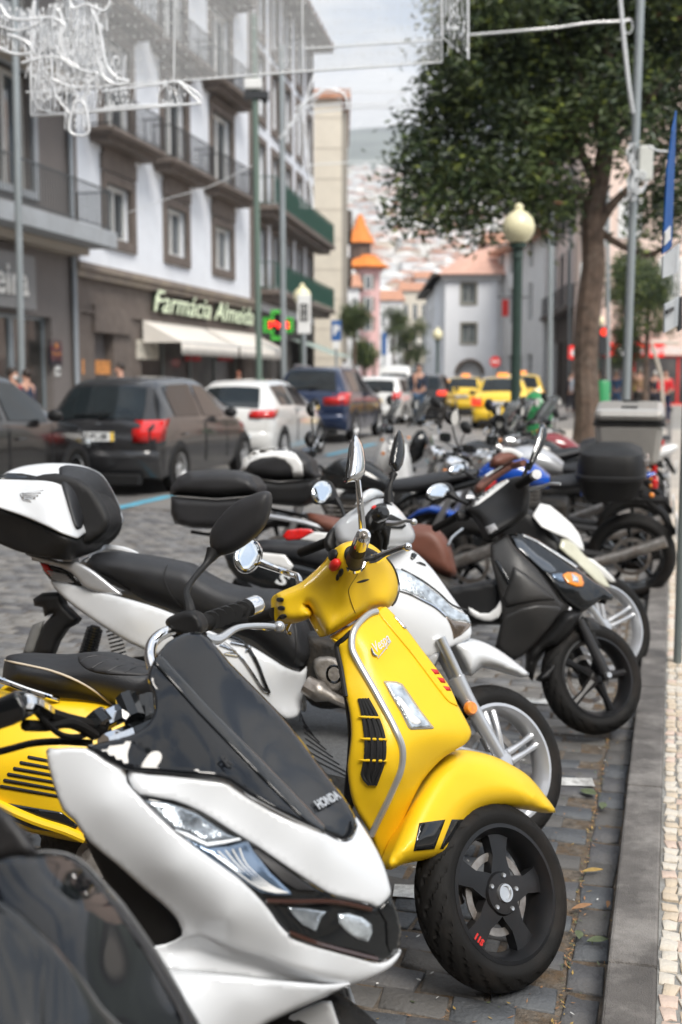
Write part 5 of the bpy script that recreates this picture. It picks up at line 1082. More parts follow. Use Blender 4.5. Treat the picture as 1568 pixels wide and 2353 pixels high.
# ============================================================ WHITE MAXI SCOOTER (nearest whole one)
P = T('scooter', (-.106, 1.74, 0), R(-24), R(-4), label='glossy white maxi scooter with big black windshield, its nose filling the lower middle', cat='scooter')
wo = [(425, 1454), (455, 1452), (480, 1464), (530, 1524), (600, 1594), (665, 1664), (727, 1747), (784, 1822), (814, 1870), (819, 1903), (806, 1926), (784, 1930), (749, 1913), (683, 1885), (573, 1828), (529, 1797), (490, 1788), (454, 1784), (340, 1776), (287, 1769), (202, 1721), (215, 1710), (300, 1690), (343, 1660), (356, 1625), (352, 1590), (340, 1562), (350, 1524), (383, 1478)]
ws = [(350, 1526, .1), (360, 1600, .12), (470, 1640, .085), (600, 1764, .08), (700, 1860, .07), (749, 1905, .06), (480, 1462, -.05), (600, 1594, -.06), (727, 1747, -.06), (815, 1872, -.04), (340, 1776, .2), (205, 1720, .24), (300, 1696, .2), (454, 1784, .17), (573, 1828, .13), (683, 1885, .1), (784, 1930, .02), (420, 1456, .0), (400, 1700, .15), (500, 1730, .125), (540, 1640, .03), (640, 1750, .025), (740, 1860, .015)]
bsf = [(106, 1726, .27), (145, 1862, .26), (205, 1940, .24), (330, 2045, .2), (415, 2140, .18), (345, 2177, .2), (380, 2300, .25), (430, 2420, .25), (200, 1719, .245), (287, 1769, .22), (454, 1790, .165), (573, 1832, .125), (683, 1888, .095), (749, 1916, .07), (784, 1930, .04), (819, 1877, -.02), (854, 1929, -.01), (881, 1982, -.01), (898, 2050, 0), (924, 2140, -.01), (920, 2189, -.01), (872, 2237, .03), (762, 2285, .08), (612, 2353, .14), (520, 2420, .17),
 (397, 1903, .215), (551, 2017, .185), (683, 2158, .135), (815, 2193, .06), (735, 2044, .085), (595, 1951, .13), (463, 1868, .17), (250, 1850, .25), (400, 2000, .225), (520, 2110, .2), (450, 2140, .175), (600, 2210, .14), (730, 2262, .115), (560, 2290, .17), (700, 2290, .125), (800, 1990, .05)]
pf = rbf(bsf); pfn = lambda X: pf(X)
P.panel('upper_cowl', [(296, 1772), (340, 1779), (454, 1787), (500, 1791), (529, 1800), (573, 1831), (683, 1888), (749, 1916), (784, 1933), (808, 1928), (820, 1900), (819, 1877), (854, 1929), (881, 1982), (896, 2030), (899, 2055), (885, 2074), (867, 2087), (850, 2078), (771, 2060), (735, 2043), (665, 1998), (595, 1950), (524, 1906), (463, 1868), (397, 1841), (322, 1827), (297, 1797)], pfn, M['white'], thick=.006, rn=.008, w=9, step=12, sm=2, mirror=True)
Uc = [(417, 2150), (456, 2146), (551, 2178), (683, 2222), (800, 2246), (900, 2215)]
def pdip(X):
    X = np.array(X, float); b = pf(X); u = np.interp(X[:, 0], [p[0] for p in Uc], [p[1] for p in Uc]); t = np.clip((X[:, 1] - u + 6) / 48, 0, 1); return b - .024 * (t * t * (3 - 2 * t)) * np.clip((X[:, 0] - 330) / 60, 0, 1) * np.clip((900 - X[:, 0]) / 200, 0, 1)
P.panel('side_fairing', [(106, 1726), (130, 1720), (200, 1719), (245, 1745), (287, 1771), (294, 1797), (322, 1829), (397, 1903), (470, 1955), (551, 2017), (612, 2079), (640, 2120), (665, 2146), (683, 2159), (745, 2176), (815, 2194), (872, 2212), (900, 2200), (921, 2182), (920, 2195), (903, 2219), (872, 2239), (800, 2268), (740, 2266), (645, 2258), (551, 2246), (460, 2238), (380, 2228), (345, 2179), (380, 2168), (417, 2150), (412, 2125), (400, 2105), (370, 2075), (330, 2042), (270, 1988), (205, 1935), (170, 1885), (145, 1862), (122, 1800)], pdip, M['white'], thick=.008, rn=.01, w=8, step=9, mirror=True, sm=2)
P.panel('lower_fairing', [(368, 2224), (460, 2232), (551, 2240), (645, 2251), (740, 2260), (800, 2258), (872, 2234), (815, 2259), (762, 2285), (683, 2320), (612, 2353), (520, 2420), (430, 2420), (395, 2330)], lambda X: pf(X) + .004, M['white'], thick=.008, rn=.014, w=12, step=9, mirror=True, sm=1)
for P_ in () and ([(110, 1745), (160, 1768), (270, 1815), (300, 1835), (380, 1915), (470, 1990), (560, 2085), (620, 2150)],): MB().tube([P.px(x, y, float(pf([(x, y)])[0]) + .0) for x, y in P_], .0001, 4, 3)
P.panel('windshield', wo, ws, M['smoke'], off=.004, thick=.005, rn=.01, w=9, step=11, sm=2)
P.panel('screen_ridge', [(352, 1522), (368, 1500), (480, 1622), (610, 1752), (720, 1866), (752, 1902), (745, 1914), (700, 1886), (590, 1776), (460, 1642)], ws, M['gloss'], off=.008, thick=.004, rn=.005, w=6, step=8, sm=1)
wsf = rbf(ws)
a0, a1, a2 = [P.px(x, y, float(wsf([(x, y)])[0]) + .012) for x, y in ((728, 1852), (778, 1826), (712, 1822))]
text('lettering', 'HONDA', .021, M['inks'], (0, 0, 0), basis(a1 - a0, a2 - a0, (a0 + a1) / 2), P.e, ext=.0006, bold=.0008, sx=.9)
hl_o = [(322, 1829), (345, 1831), (397, 1842), (463, 1869), (524, 1907), (595, 1951), (665, 1999), (735, 2044), (771, 2061), (850, 2079), (867, 2088), (885, 2075), (898, 2058), (914, 2095), (923, 2140), (920, 2178), (900, 2198), (872, 2211), (815, 2193), (745, 2175), (683, 2158), (665, 2145), (640, 2118), (612, 2079), (551, 2017), (470, 1955), (397, 1903)]
P.panel('headlight_housing', hl_o, pfn, M['gloss'], off=-.004, thick=.006, rn=.004, w=6, step=10, sm=1)
g_ = lambda L_: q('P', L_)
P.panel('headlight', g_([(95, 392), (140, 398), (220, 405), (300, 430), (380, 462), (460, 515), (540, 572), (590, 590), (500, 600), (430, 618), (340, 565), (262, 545), (180, 480)]), pfn, mat('smoked_clear_lens', (.36, .4, .44), .1, metal=.7, coat=1, var=.7, sc=30, bump=.15, bsc=70), off=.001, thick=.003, rn=.003, w=6, step=7, sm=1)
P.panel('light_guide', g_([(262, 545), (330, 562), (430, 612), (520, 600), (600, 588), (612, 604), (520, 626), (430, 640), (320, 590), (262, 556)]), pfn, mat('white_diffuser', (.8, .84, .88), .2, coat=1, var=.03), off=.004, thick=.003, rn=.003, w=3, step=5, sm=0)
P.panel('reflector', g_([(275, 565), (330, 600), (430, 650), (540, 640), (640, 612), (665, 660), (760, 780), (870, 885), (780, 885), (715, 872), (600, 790), (450, 690)]), pfn, M['lensblue'], off=.001, thick=.003, rn=.003, w=6, step=8, sm=1)
for i in range(5):
    t_ = i / 4; P_ = g_([(450 + 150 * t_, 665 - 20 * t_), (560 + 80 * t_, 750 - 15 * t_), (700 + 60 * t_, 850 - 10 * t_), (800 + 50 * t_, 878)]); MB().tube([P.px(x, y, float(pf([(x, y)])[0]) + .004) for x, y in P_], .0012, 5, 3).build('lens_rib', M['white2'], P.e)
P.panel('smoked_lens', g_([(650, 640), (700, 650), (800, 720), (960, 840), (1000, 870), (900, 868), (820, 820), (720, 720)]), pfn, M['greypl'], off=.001, thick=.003, rn=.003, w=5, step=8, sm=1)
P.panel('turn_signal', g_([(845, 950), (960, 958), (1060, 975), (1030, 1010), (1000, 1085), (930, 1050), (880, 1000)]), pfn, MATS['smoked_clear_lens'], off=.001, thick=.003, rn=.003, w=6, step=7, sm=1)
P.panel('position_lamp', g_([(1110, 985), (1170, 980), (1240, 1000), (1295, 1040), (1300, 1090), (1275, 1140), (1220, 1130), (1160, 1090), (1115, 1040)]), pfn, M['lens'], off=.001, thick=.003, rn=.006, w=14, step=7, sm=1)
for P_ in ([(740, 920), (900, 925), (1100, 925), (1290, 965)], [(860, 1085), (1000, 1140), (1200, 1195), (1320, 1225)]): MB().tube([P.px(x, y, float(pf([(x, y)])[0]) + .002) for x, y in g_(P_)], .004, 6, 4).build('housing_rib', mat('bronze_black', (.05, .025, .02), .15, coat=1), P.e)
P.panel('front_lens_cover', [(868, 2088), (898, 2060), (913, 2095), (923, 2140), (918, 2176), (900, 2196), (888, 2170), (886, 2120)], lambda X: pf(X), M['gloss'], off=.0, thick=.003, rn=.003, w=4, step=7, sm=1)
P.panel('inner_panel', [(190, 1900), (300, 2000), (340, 2040), (410, 2110), (417, 2150), (345, 2178), (240, 2020)], .15, M['plastic'], thick=.01)
P.blob('chassis', [(150, 1760), (350, 1720), (560, 1850), (680, 2000), (720, 2120), (620, 2200), (500, 2160), (350, 2060), (250, 1960)], -.05, .06, M['darkin'], w=30)
P.panel('front_mudguard', [(600, 2353), (640, 2340), (740, 2300), (762, 2300), (780, 2353), (800, 2430), (560, 2430)], .05, mat('pale_grey_plastic', (.45, .46, .47), .5), thick=.01, mirror=True, sm=1)
bike_wheel(P.e, Matrix.Translation((0, 0, .27)), .27, .11, .18, 'plain5', M['gloss'])
bike_wheel(P.e, Matrix.Translation((-1.31, 0, .25)), .25, .13, .165, 'plain5', M['gloss'], tread=False)
gp = lambda L_: [P.px(*a) for a in L_]
MB().tube(gp([(352, 1535, -.05), (345, 1505, -.06), (352, 1476, -.08), (375, 1456, -.1), (405, 1445, -.13)]), .0105, 12, 4).build('handlebar', M['chrome'], P.e)
MB().tube(gp([(405, 1447, -.13), (455, 1436, -.19), (510, 1415, -.27), (572, 1396, -.33)]), [.017, .018, .0175, .0175], 14, 3).build('grip', M['rubber'], P.e)
for t_ in (.25, .4, .55, .7, .85): c_ = P.px(455 + 117 * t_, 1436 - 40 * t_, -.19 - .14 * t_); MB().tube([c_ + Vector((-.004, .006, 0)), c_ + Vector((.004, -.006, 0))], .0185, 12).build('grip_ring', M['plastic'], P.e)
MB().tube(gp([(570, 1397, -.33), (574, 1395, -.335), (592, 1388, -.355), (600, 1385, -.362)]), [.019, .0195, .019, .014], 18).build('bar_end', M['chrome'], P.e)
MB().tube(gp([(468, 1464, -.17), (500, 1470, -.2), (535, 1448, -.24), (560, 1440, -.27), (605, 1438, -.31), (640, 1441, -.34)]), [.011, .01, .007, .006, .0058, .006], 10, 4).build('brake_lever', M['alu'], P.e); MB().sph(P.px(642, 1440, -.34), .0115, 12).build('lever_ball', M['alu'], P.e)
P.blob('switch_cluster', [(380, 1430), (400, 1412), (440, 1402), (462, 1420), (468, 1450), (440, 1466), (400, 1456)], -.14, .03, M['plastic'], w=12, step=6)
MB().tube(gp([(436, 1452, -.15), (436, 1400, -.15), (429, 1362, -.17), (445, 1330, -.2), (474, 1296, -.24), (492, 1268, -.26)]), [.014, .011, .0065, .0055, .0065, .016], 10, 4).build('mirror_stalk', M['plastic'], P.e)
P.blob('mirror', [(484, 1258), (484, 1222), (505, 1188), (538, 1156), (575, 1138), (608, 1128), (621, 1136), (620, 1170), (605, 1212), (570, 1248), (530, 1272), (500, 1276)], -.27, .03, M['greypl'], w=30, step=8)
P.blob('master_cylinder', q('L', [(-120, 700), (0, 650), (140, 590), (190, 640), (240, 740), (245, 830), (120, 900), (0, 940), (-150, 960)]), .3, .03, M['gloss'], w=10, step=6, sm=1)
tubes(P.e, 'brake_hose', [([P.px(*a) for a in q('L', [(300, 720, .28), (430, 790, .22), (600, 850, .17), (800, 900, .1), (960, 970, .05)])], .011, 4), ([P.px(*a) for a in q('L', [(230, 900, .28), (420, 905, .22), (640, 880, .17), (850, 990, .1)])], .009, 4), ([P.px(*a) for a in q('L', [(-100, 1160, .3), (100, 1110, .26), (300, 1060, .2), (550, 1045, .15), (820, 1060, .1)])], .006, 4), ([P.px(*a) for a in q('L', [(300, 750, .27), (420, 880, .24), (560, 990, .2), (720, 1000, .14), (800, 960, .1)])], .005, 4)], M['rubber'])
tubes(P.e, 'hose_fitting', [([P.px(*a) for a in q('L', [(210, 690, .3), (300, 700, .28), (430, 780, .23)])], .012, 3)], M['chrome'])
tubes(P.e, 'hose_fitting', [([P.px(*a) for a in q('L', [(910, 870, .07), (1120, 770, .0)])], .018, 0)], M['chrome'])
tubes(P.e, 'hose_fitting', [([P.px(*a) for a in q('L', [(930, 1050, .1), (1160, 960, .03)])], .014, 0)], M['chrome'])
tubes(P.e, 'bar_clamp', [([P.px(*a) for a in q('L', [(1130, 650, .0), (1210, 850, .02)])], .02, 0), ([P.px(*a) for a in q('L', [(840, 800, .08), (920, 900, .08)])], .02, 0), ([P.px(*a) for a in q('L', [(1160, 960, .03), (1385, 860, -.03)])], .015, 0), ([P.px(*a) for a in q('L', [(1290, 640, -.05), (1300, 840, -.03)])], .012, 0), ([P.px(*a) for a in q('L', [(1330, 620, -.06), (1350, 840, -.04)])], .009, 0)], M['gloss'])
for o_ in ([(-140, 720, .33), (-260, 760, .4)],): tubes(P.e, 'grip', [([P.px(*a) for a in q('L', o_[0] if isinstance(o_[0], list) else o_)], .018, 0)], M['rubber'])
text('sticker', 'R', .03, M['ink'], (0, 0, 0), basis(a1 - a0, a2 - a0, P.px(522, 1750, float(wsf([(522, 1750)])[0]) + .012)), P.e, ext=.0006)
P.blob('seat', [(-500, 1900), (-350, 1800), (-200, 1850), (-60, 2000), (-100, 2100), (-400, 2100)], 0, .14, M['seat'], w=40)
# ============================================================ DARK SCOOTER (lower left corner)
Dk = T('scooter', (-.36, 1.24, 0), R(-24), R(-4), label='black glossy scooter cut off by the lower left corner, closest to the camera', cat='scooter')
do = [(-120, 2050), (-40, 1992), (0, 1978), (40, 1970), (100, 1963), (150, 1968), (190, 1989), (235, 2035), (280, 2084), (350, 2184), (390, 2250), (425, 2314), (470, 2420), (300, 2460), (-120, 2460)]
dsf = [(0, 1978, .12), (100, 1963, .05), (190, 1989, -.02), (280, 2084, -.03), (350, 2184, -.04), (425, 2314, -.04), (470, 2420, -.04), (-120, 2200, .2), (60, 2120, .14), (150, 2200, .13), (250, 2330, .1), (-100, 2420, .24), (100, 2400, .2), (200, 2080, .05), (300, 2250, .03)]
Dk.panel('windshield', do, dsf, M['smoke'], thick=.005, rn=.006, w=16, step=14, sm=2)
Dk.panel('side_panel', [(-120, 2080), (0, 2065), (90, 2130), (170, 2215), (240, 2310), (300, 2420), (-120, 2460)], dsf, M['gloss'], off=.012, thick=.005, rn=.01, w=20, step=14, sm=2)
Dk.panel('seat_side', [(-120, 1830), (0, 1852), (40, 1890), (70, 1930), (88, 1966), (40, 1970), (0, 1980), (-120, 2040)], .16, M['greypl'], thick=.02, rn=.02, w=20, step=12, sm=2)
Dk.panel('screen_edge', [(150, 1966), (190, 1986), (280, 2081), (350, 2181), (425, 2311), (470, 2420), (450, 2430), (405, 2312), (335, 2190), (265, 2094), (185, 1998)], dsf, M['greypl'], off=.012, thick=.004, rn=.003, w=4, step=8, sm=1)
Dk.blob('chassis', [(-100, 2200), (100, 2150), (250, 2300), (300, 2600), (-100, 2600)], 0, .06, M['darkin'], w=30)
bike_wheel(Dk.e, Matrix.Translation((0, 0, .26)), .26, .11, .18, 'plain5', M['gloss'], tread=False); bike_wheel(Dk.e, Matrix.Translation((-1.3, 0, .25)), .25, .12, .16, 'plain5', M['gloss'], tread=False)
# ============================================================ WHITE TALL-WHEEL SCOOTER with top box
Hs = T('scooter', (.57, 3.5, 0), R(-14), R(-6), label='white tall-wheeled scooter with a large white top box and grey seat, behind the yellow one', cat='scooter')
Hf = child_frame(Hs, steer_mtx(48, 26, .09))
mz = lambda L_: q('Mz', L_)
so2 = [(850, 1290), (880, 1245), (925, 1252), (960, 1272), (995, 1308), (1022, 1345), (1050, 1385), (1076, 1420), (1085, 1448), (1080, 1466), (1052, 1480), (1010, 1502), (960, 1522), (905, 1545), (880, 1600), (830, 1560), (830, 1400)]
s2 = [(880, 1245, 0), (960, 1272, 0), (1022, 1345, 0), (1076, 1420, 0), (1083, 1455, .02), (1040, 1480, .06), (980, 1515, .1), (905, 1545, .13), (900, 1400, .14), (850, 1500, .17), (950, 1420, .12), (1000, 1440, .09), (930, 1320, .07), (840, 1300, .12)]
Hs.panel('front_cowl', so2, s2, M['white'], thick=.008, rn=.012, w=9, step=9, mirror=True, sm=2)
s2f = rbf(s2); s2n = lambda X: s2f(X)
Hs.panel('headlight', mz([(540, 1120), (600, 1135), (680, 1170), (760, 1225), (840, 1290), (920, 1350), (1000, 1430), (1070, 1470), (1120, 1490), (1150, 1555), (1080, 1540), (990, 1530), (930, 1490), (860, 1425), (760, 1360), (660, 1310), (560, 1290)]), s2n, M['lens'], off=.003, thick=.003, rn=.003, w=5, step=7, sm=1)
Hs.panel('smoked_lens', mz([(940, 1490), (1000, 1530), (1080, 1545), (1152, 1560), (1130, 1595), (1070, 1650), (1010, 1682), (1000, 1620), (975, 1550)]), s2n, mat('bronze_mirror_lens', (.25, .2, .16), .06, metal=.7, coat=1), off=.004, thick=.003, rn=.003, w=5, step=6, sm=1)
MB().tube([Hs.px(x, y, float(s2f([(x, y)])[0]) + .004) for x, y in mz([(560, 1290), (660, 1320), (760, 1370), (870, 1430), (950, 1500)])], .004, 6, 3).build('chrome_strip', M['chrome'], Hs.e)
MB().tube([Hs.px(x, y, float(s2f([(x, y)])[0]) + .002) for x, y in mz([(600, 1130), (760, 1215), (900, 1320), (1000, 1410), (1120, 1455)])], .003, 6, 3).build('panel_gap', M['darkin'], Hs.e)
Hs.panel('badge_plate', mz([(672, 1045), (680, 1005), (700, 1000), (726, 1018), (712, 1040), (690, 1056)]), s2n, M['gloss'], off=.006, thick=.002, rn=.001, w=3, step=5, sm=0)
a0, a1, a2 = [Hs.px(x, y, .085) for x, y in mz([(680, 1045), (720, 1012), (672, 1010)])]
Hs.panel('air_slot', mz([(715, 1078), (750, 1072), (790, 1090), (796, 1108), (760, 1096)]), s2n, M['darkin'], off=.003, thick=.001, rn=0, step=5, sm=0)
Hs.panel('leg_panel', [(830, 1500), (905, 1530), (960, 1520), (1010, 1500), (990, 1560), (1010, 1620), (1040, 1700), (1000, 1760), (900, 1760), (820, 1700)], .1, mat('silver_grey_panel', (.42, .43, .44), .35, coat=.3), thick=.01, mirror=True)
with using(Hf):
    f2 = [(1040, 1476), (1074, 1466), (1105, 1472), (1140, 1488), (1184, 1519), (1217, 1548), (1205, 1556), (1164, 1545), (1109, 1532), (1084, 1554), (1066, 1530), (1050, 1500)]
    Hf.blob('front_mudguard', f2, 0, .065, M['white'], w=30, step=7, sm=2)
    g = lambda L_: [Hf.px(*a) for a in L_]
    hub = Hf.px(1158, 1752, .04); hub.y = 0; print('SH hub', hub)
    MB().tube(g([(1012, 1466, .06), (1056, 1558, .06)]), .016, 12).build('fork_tube', M['alu'], Hs.e); MB().tube(g([(1048, 1556, .06), (1062, 1585, .06), (1084, 1625, .06), (1150, 1738, .06)]), [.028, .027, .024, .02], 14, 2).build('fork_leg', M['silverp'], Hs.e)
    MB().tube(g([(1000, 1470, -.07), (1130, 1720, -.07)]), .022, 12).build('fork_leg', M['silverp'], Hs.e)
    c_ = Hf.px(1083, 1627, .095); MB().lathe([(0, -.01), (.018, -.008), (.022, -.002), (.0225, .008)], 20, 1, c_).build('amber_reflector', M['amber'], Hs.e)
    ho2 = mz([(72, 815), (110, 750), (180, 690), (260, 640), (340, 595), (420, 575), (490, 585), (560, 635), (620, 700), (680, 790), (710, 860), (700, 910), (660, 945), (560, 958), (500, 960), (480, 1010), (400, 1020), (300, 1000), (180, 960), (100, 920)])
    hb2 = [(770, 1215, -.16), (850, 1160, -.05), (900, 1150, .08), (950, 1230, .0), (880, 1270, .05), (940, 1250, 0), (870, 1180, .1)]
    Hf.blob('handlebar_cowl', ho2, hb2, .06, M['white'], w=20, step=8, sm=2); h2s = surf_of(ho2, hb2, .06, 20, sm=2)
    Hf.panel('lever_recess', mz([(480, 720), (520, 700), (600, 740), (640, 790), (610, 815), (520, 810), (500, 960), (400, 985), (330, 960), (330, 800), (400, 740)]), h2s, M['darkin'], off=.004, thick=.002, rn=0, step=8, sm=1)
    Hf.blob('fly_screen', mz([(242, 628), (262, 585), (300, 530), (350, 500), (410, 500), (470, 540), (470, 565), (400, 572), (320, 605)]), .0, .03, mat('grey_white_screen', (.6, .63, .65), .1, coat=1), w=15, step=7, sm=2)
    Hf.blob('switch_cluster', mz([(320, 720), (380, 640), (430, 615), (480, 618), (500, 700), (500, 780), (470, 830), (400, 850), (330, 820)]), .15, .03, M['plastic'], w=14, step=7, sm=2)
    MB().tube(g([(860, 1215, .14)] + [a + () for a in [(875, 1190, .26)]]), .017, 14).build('grip', M['rubber'], Hs.e); MB().lathe([(0, -.012), (.012, -.012), (.02, -.006), (.0225, .004), (.0225, .03)], 18, 1, Hf.px(880, 1178, .3)).build('bar_end', M['gloss'], Hs.e)
    MB().tube(g([tuple(a) for a in mz([(490, 770, .18), (580, 775, .22), (640, 755, .26), (695, 760, .3)])]), [.01, .009, .006, .006], 8, 3).build('brake_lever', M['alu'], Hs.e); MB().sph(Hf.px(*mz([(698, 762, .3)])[0]), .011, 10).build('lever_ball', M['alu'], Hs.e)
    tubes(Hs.e, 'brake_hose', [(g(mz([(400, 820, .17), (430, 900, .16), (430, 990, .12)])), .008, 3), (g(mz([(460, 820, .17), (480, 880, .16), (470, 970, .12)])), .008, 3)], M['rubber'])
    Hf.blob('kill_switch', mz(ell(385, 645, 22, 14, -30)), .18, .01, M['redpl'], w=5, step=4)
    n_ = lambda L_: q('N', L_)
    MB().tube(g(n_([(530, 890, -.34), (620, 855, -.26), (720, 815, -.18)])), [.016, .0165, .017], 12, 2).build('grip', M['rubber'], Hs.e); Hf.blob('switch_cluster', n_([(700, 800), (730, 735), (765, 715), (790, 760), (800, 850), (770, 890), (730, 880), (705, 850)]), -.16, .025, M['plastic'], w=10, step=6)
    MB().tube(g(n_([(835, 640, -.12), (815, 580, -.14), (780, 520, -.16)])), [.007, .0065, .012], 8, 3).build('mirror_stalk', M['plastic'], Hs.e); Hf.blob('mirror', n_([(605, 490), (610, 430), (650, 395), (700, 383), (745, 400), (775, 450), (795, 510), (800, 560), (780, 555), (740, 550), (680, 552), (630, 545)]), -.18, .025, M['plastic'], w=14, step=6)
    Hf.panel('mirror_glass', n_(ell(676, 468, 68, 78, 20)), -.18, M['mirror'], off=.027, thick=.002, rn=0, w=3, step=9)
    MB().tube(g(n_([(1142, 540, .12), (1142, 460, .13), (1160, 400, .14), (1178, 340, .14)])), [.018, .013, .0055, .013], 10, 3).build('mirror_stalk', M['plastic'], Hs.e); Hf.blob('mirror', n_([(1212, 36), (1232, 52), (1250, 110), (1256, 190), (1245, 260), (1222, 310), (1190, 325), (1165, 290), (1152, 262), (1165, 180), (1188, 90)]), .14, .025, M['gloss'], w=12, step=6)
bike_wheel(Hs.e, Hf.X @ Matrix.Translation((hub.x, 0, hub.z)), .254, .1, .183, 'twin', M['silverp'])
bike_wheel(Hs.e, Matrix.Translation((-1.28, 0, .28)), .28, .12, .2, 'twin', M['silverp'], tread=False)
tt = lambda L_: q('T', L_)
lid = [(-100, 480), (-90, 300), (0, 245), (60, 198), (150, 160), (250, 135), (400, 118), (520, 117), (640, 122), (760, 145), (850, 180), (920, 225), (975, 300), (1030, 400), (1070, 490), (1095, 560), (1112, 640), (1070, 665), (1000, 685), (900, 700), (800, 735), (740, 765), (700, 795), (640, 782), (540, 745), (450, 700), (350, 655), (250, 612), (120, 565), (0, 525)]
tb_ = tt([(-100, 300, .19), (0, 525, .22), (300, 630, .22), (650, 785, .225), (690, 790, .22), (0, 240, .12), (250, 130, .03), (520, 117, .0), (760, 145, -.02), (950, 260, -.08), (1070, 490, -.18), (1112, 640, -.22), (900, 700, -.02), (540, 400, .16), (600, 600, .2), (500, 250, .1), (300, 350, .17), (750, 600, .09), (800, 350, .02), (640, 300, .09)])
Hs.panel('top_box_lid', tt(lid), tb_, M['white'], thick=.01, rn=.01, w=7, step=8, sm=2)
tbf = rbf(tb_); tbn = lambda X: tbf(X)
Hs.panel('top_box_base', tt([(-100, 500), (0, 530), (120, 570), (250, 616), (350, 660), (450, 705), (540, 750), (640, 787), (700, 800), (740, 770), (800, 740), (900, 705), (1000, 690), (1070, 670), (1100, 648), (1085, 720), (1040, 790), (960, 860), (900, 895), (830, 922), (740, 950), (660, 980), (600, 992), (520, 985), (350, 955), (200, 920), (100, 885), (0, 842), (-100, 800)]), tt([(0, 530, .21), (650, 790, .215), (700, 800, .21), (1100, 648, -.22), (960, 860, -.16), (660, 980, .17), (600, 992, .18), (0, 842, .17), (300, 800, .19), (850, 800, -.02)]), M['plastic'], thick=.01, rn=.01, w=7, step=8, sm=2)
Hs.panel('backrest_pad', tt([(528, 170), (560, 145), (620, 135), (740, 150), (850, 185), (930, 245), (1000, 350), (1050, 460), (1085, 545), (1080, 585), (1045, 602), (1020, 575), (1000, 558), (900, 580), (800, 615), (752, 642), (742, 690), (705, 712), (672, 692), (640, 600), (590, 440), (545, 290)]), tbn, M['seat'], off=.022, thick=.02, rn=.02, w=9, step=7, sm=2)
Hs.panel('lid_slit', tt([(-60, 262), (0, 240), (70, 205), (200, 210), (330, 235), (480, 262), (330, 268), (150, 262), (0, 258)]), tbn, M['gloss'], off=.004, thick=.002, rn=0, step=5, sm=0)
for (x0, y0, x1, y1) in ((188, 388, 392, 358), (205, 402, 370, 384), (205, 418, 345, 408), (208, 432, 322, 430), (215, 444, 280, 460), (188, 395, 208, 445)):
    MB().tube([Hs.px(x, y, float(tbf([(x, y)])[0]) + .004) for x, y in tt([(x0, y0), (x1, y1)])], [.0035, .0025], 6).build('wing_emblem', M['chrome'], Hs.e)
Hs.blob('box_core', tt([(-60, 350), (200, 250), (500, 200), (800, 300), (1000, 600), (900, 800), (600, 900), (200, 850), (-60, 750)]), 0, .12, M['darkin'], w=10)
q5 = lambda L_: q('Q5', L_)
se = q5([(396, 250), (408, 220), (440, 192), (520, 180), (620, 190), (720, 205), (800, 222), (870, 238), (950, 285), (1030, 325), (1110, 345), (1200, 352), (1280, 362), (1340, 420), (1395, 510), (1425, 600), (1430, 660), (1405, 705), (1370, 722), (1310, 700), (1240, 650), (1160, 590), (1080, 560), (960, 520), (860, 480), (760, 440), (660, 405), (590, 365), (500, 330), (430, 300)])
Hs.blob('seat', se, [(200, 1300, 0), (500, 1400, 0), (700, 1500, 0)], .135, M['seat'], w=50, p=2.3, step=10); ssf = surf_of(se, [(200, 1300, 0), (500, 1400, 0), (700, 1500, 0)], .135, 50, 2.3)
for P_ in ([(800, 222), (765, 250), (755, 300), (780, 370), (835, 438)], [(415, 235), (450, 280), (540, 325), (600, 360)], [(1340, 430), (1360, 540), (1362, 650), (1350, 700)]): MB().tube([Hs.px(x, y, float(ssf([(x, y)])[0]) + .001) for x, y in q5(P_)], .003, 6, 4).build('seat_seam', M['greypl'], Hs.e)
sd = q5([(233, 312), (260, 316), (380, 345), (480, 372), (560, 392), (680, 425), (800, 468), (900, 515), (1000, 560), (1100, 590), (1180, 630), (1260, 680), (1310, 712), (1380, 735), (1415, 702), (1412, 760), (1400, 830), (1388, 900), (1370, 940), (1340, 952), (1310, 952), (1270, 930), (1200, 900), (1100, 860), (900, 760), (700, 650), (600, 605), (500, 545), (400, 478), (310, 410), (250, 350)])
sds = q5([(233, 312, .09), (480, 372, .14), (800, 468, .16), (1100, 590, .17), (1310, 712, .15), (1415, 702, .05), (1400, 850, .04), (1340, 950, .12), (1200, 900, .18), (700, 650, .17), (400, 478, .12), (310, 410, .1), (600, 480, .19), (900, 640, .2), (1250, 800, .17)])
Hs.panel('side_panel', sd, sds, M['white'], thick=.01, rn=.014, w=9, step=9, mirror=True, sm=2)
sdf = rbf(sds)
for P_, r_, m_ in (([(1040, 565), (1120, 600), (1180, 690), (1215, 780), (1238, 832)], .006, 'gloss'), ([(1030, 600), (1100, 660), (1160, 740), (1205, 810), (1235, 828)], .004, 'chrome'), ([(1060, 600), (1150, 620), (1130, 640)], .004, 'chrome'), ([(1010, 610), (1080, 640), (1030, 650), (1092, 662)], .003, 'chrome')):
    MB().tube([Hs.px(x, y, float(sdf([(x, y)])[0]) + .006) for x, y in q5(P_)], r_, 8, 4).build('trim_strip', M[m_], Hs.e)
Hs.panel('grab_rail', tt([(225, 930), (330, 950), (480, 985), (580, 1000), (690, 1002), (800, 1055), (880, 1110), (980, 1190), (1060, 1255), (1096, 1292), (1085, 1310), (1020, 1305), (900, 1280), (790, 1245), (730, 1200), (690, 1150), (620, 1090), (480, 1030), (400, 1012), (300, 975)]), .14, M['silverp'], thick=.02, rn=.012, w=8, step=7, mirror=True, sm=2)
MB().tube([Hs.px(*a) for a in tt([(680, 1000, .1), (800, 935, -.03), (930, 880, -.12), (1080, 890, -.13), (1180, 915, -.13), (1255, 945, -.13)])], [.014, .012, .012, .012, .01, .005], 8, 4).build('grab_rail', M['white'], Hs.e)
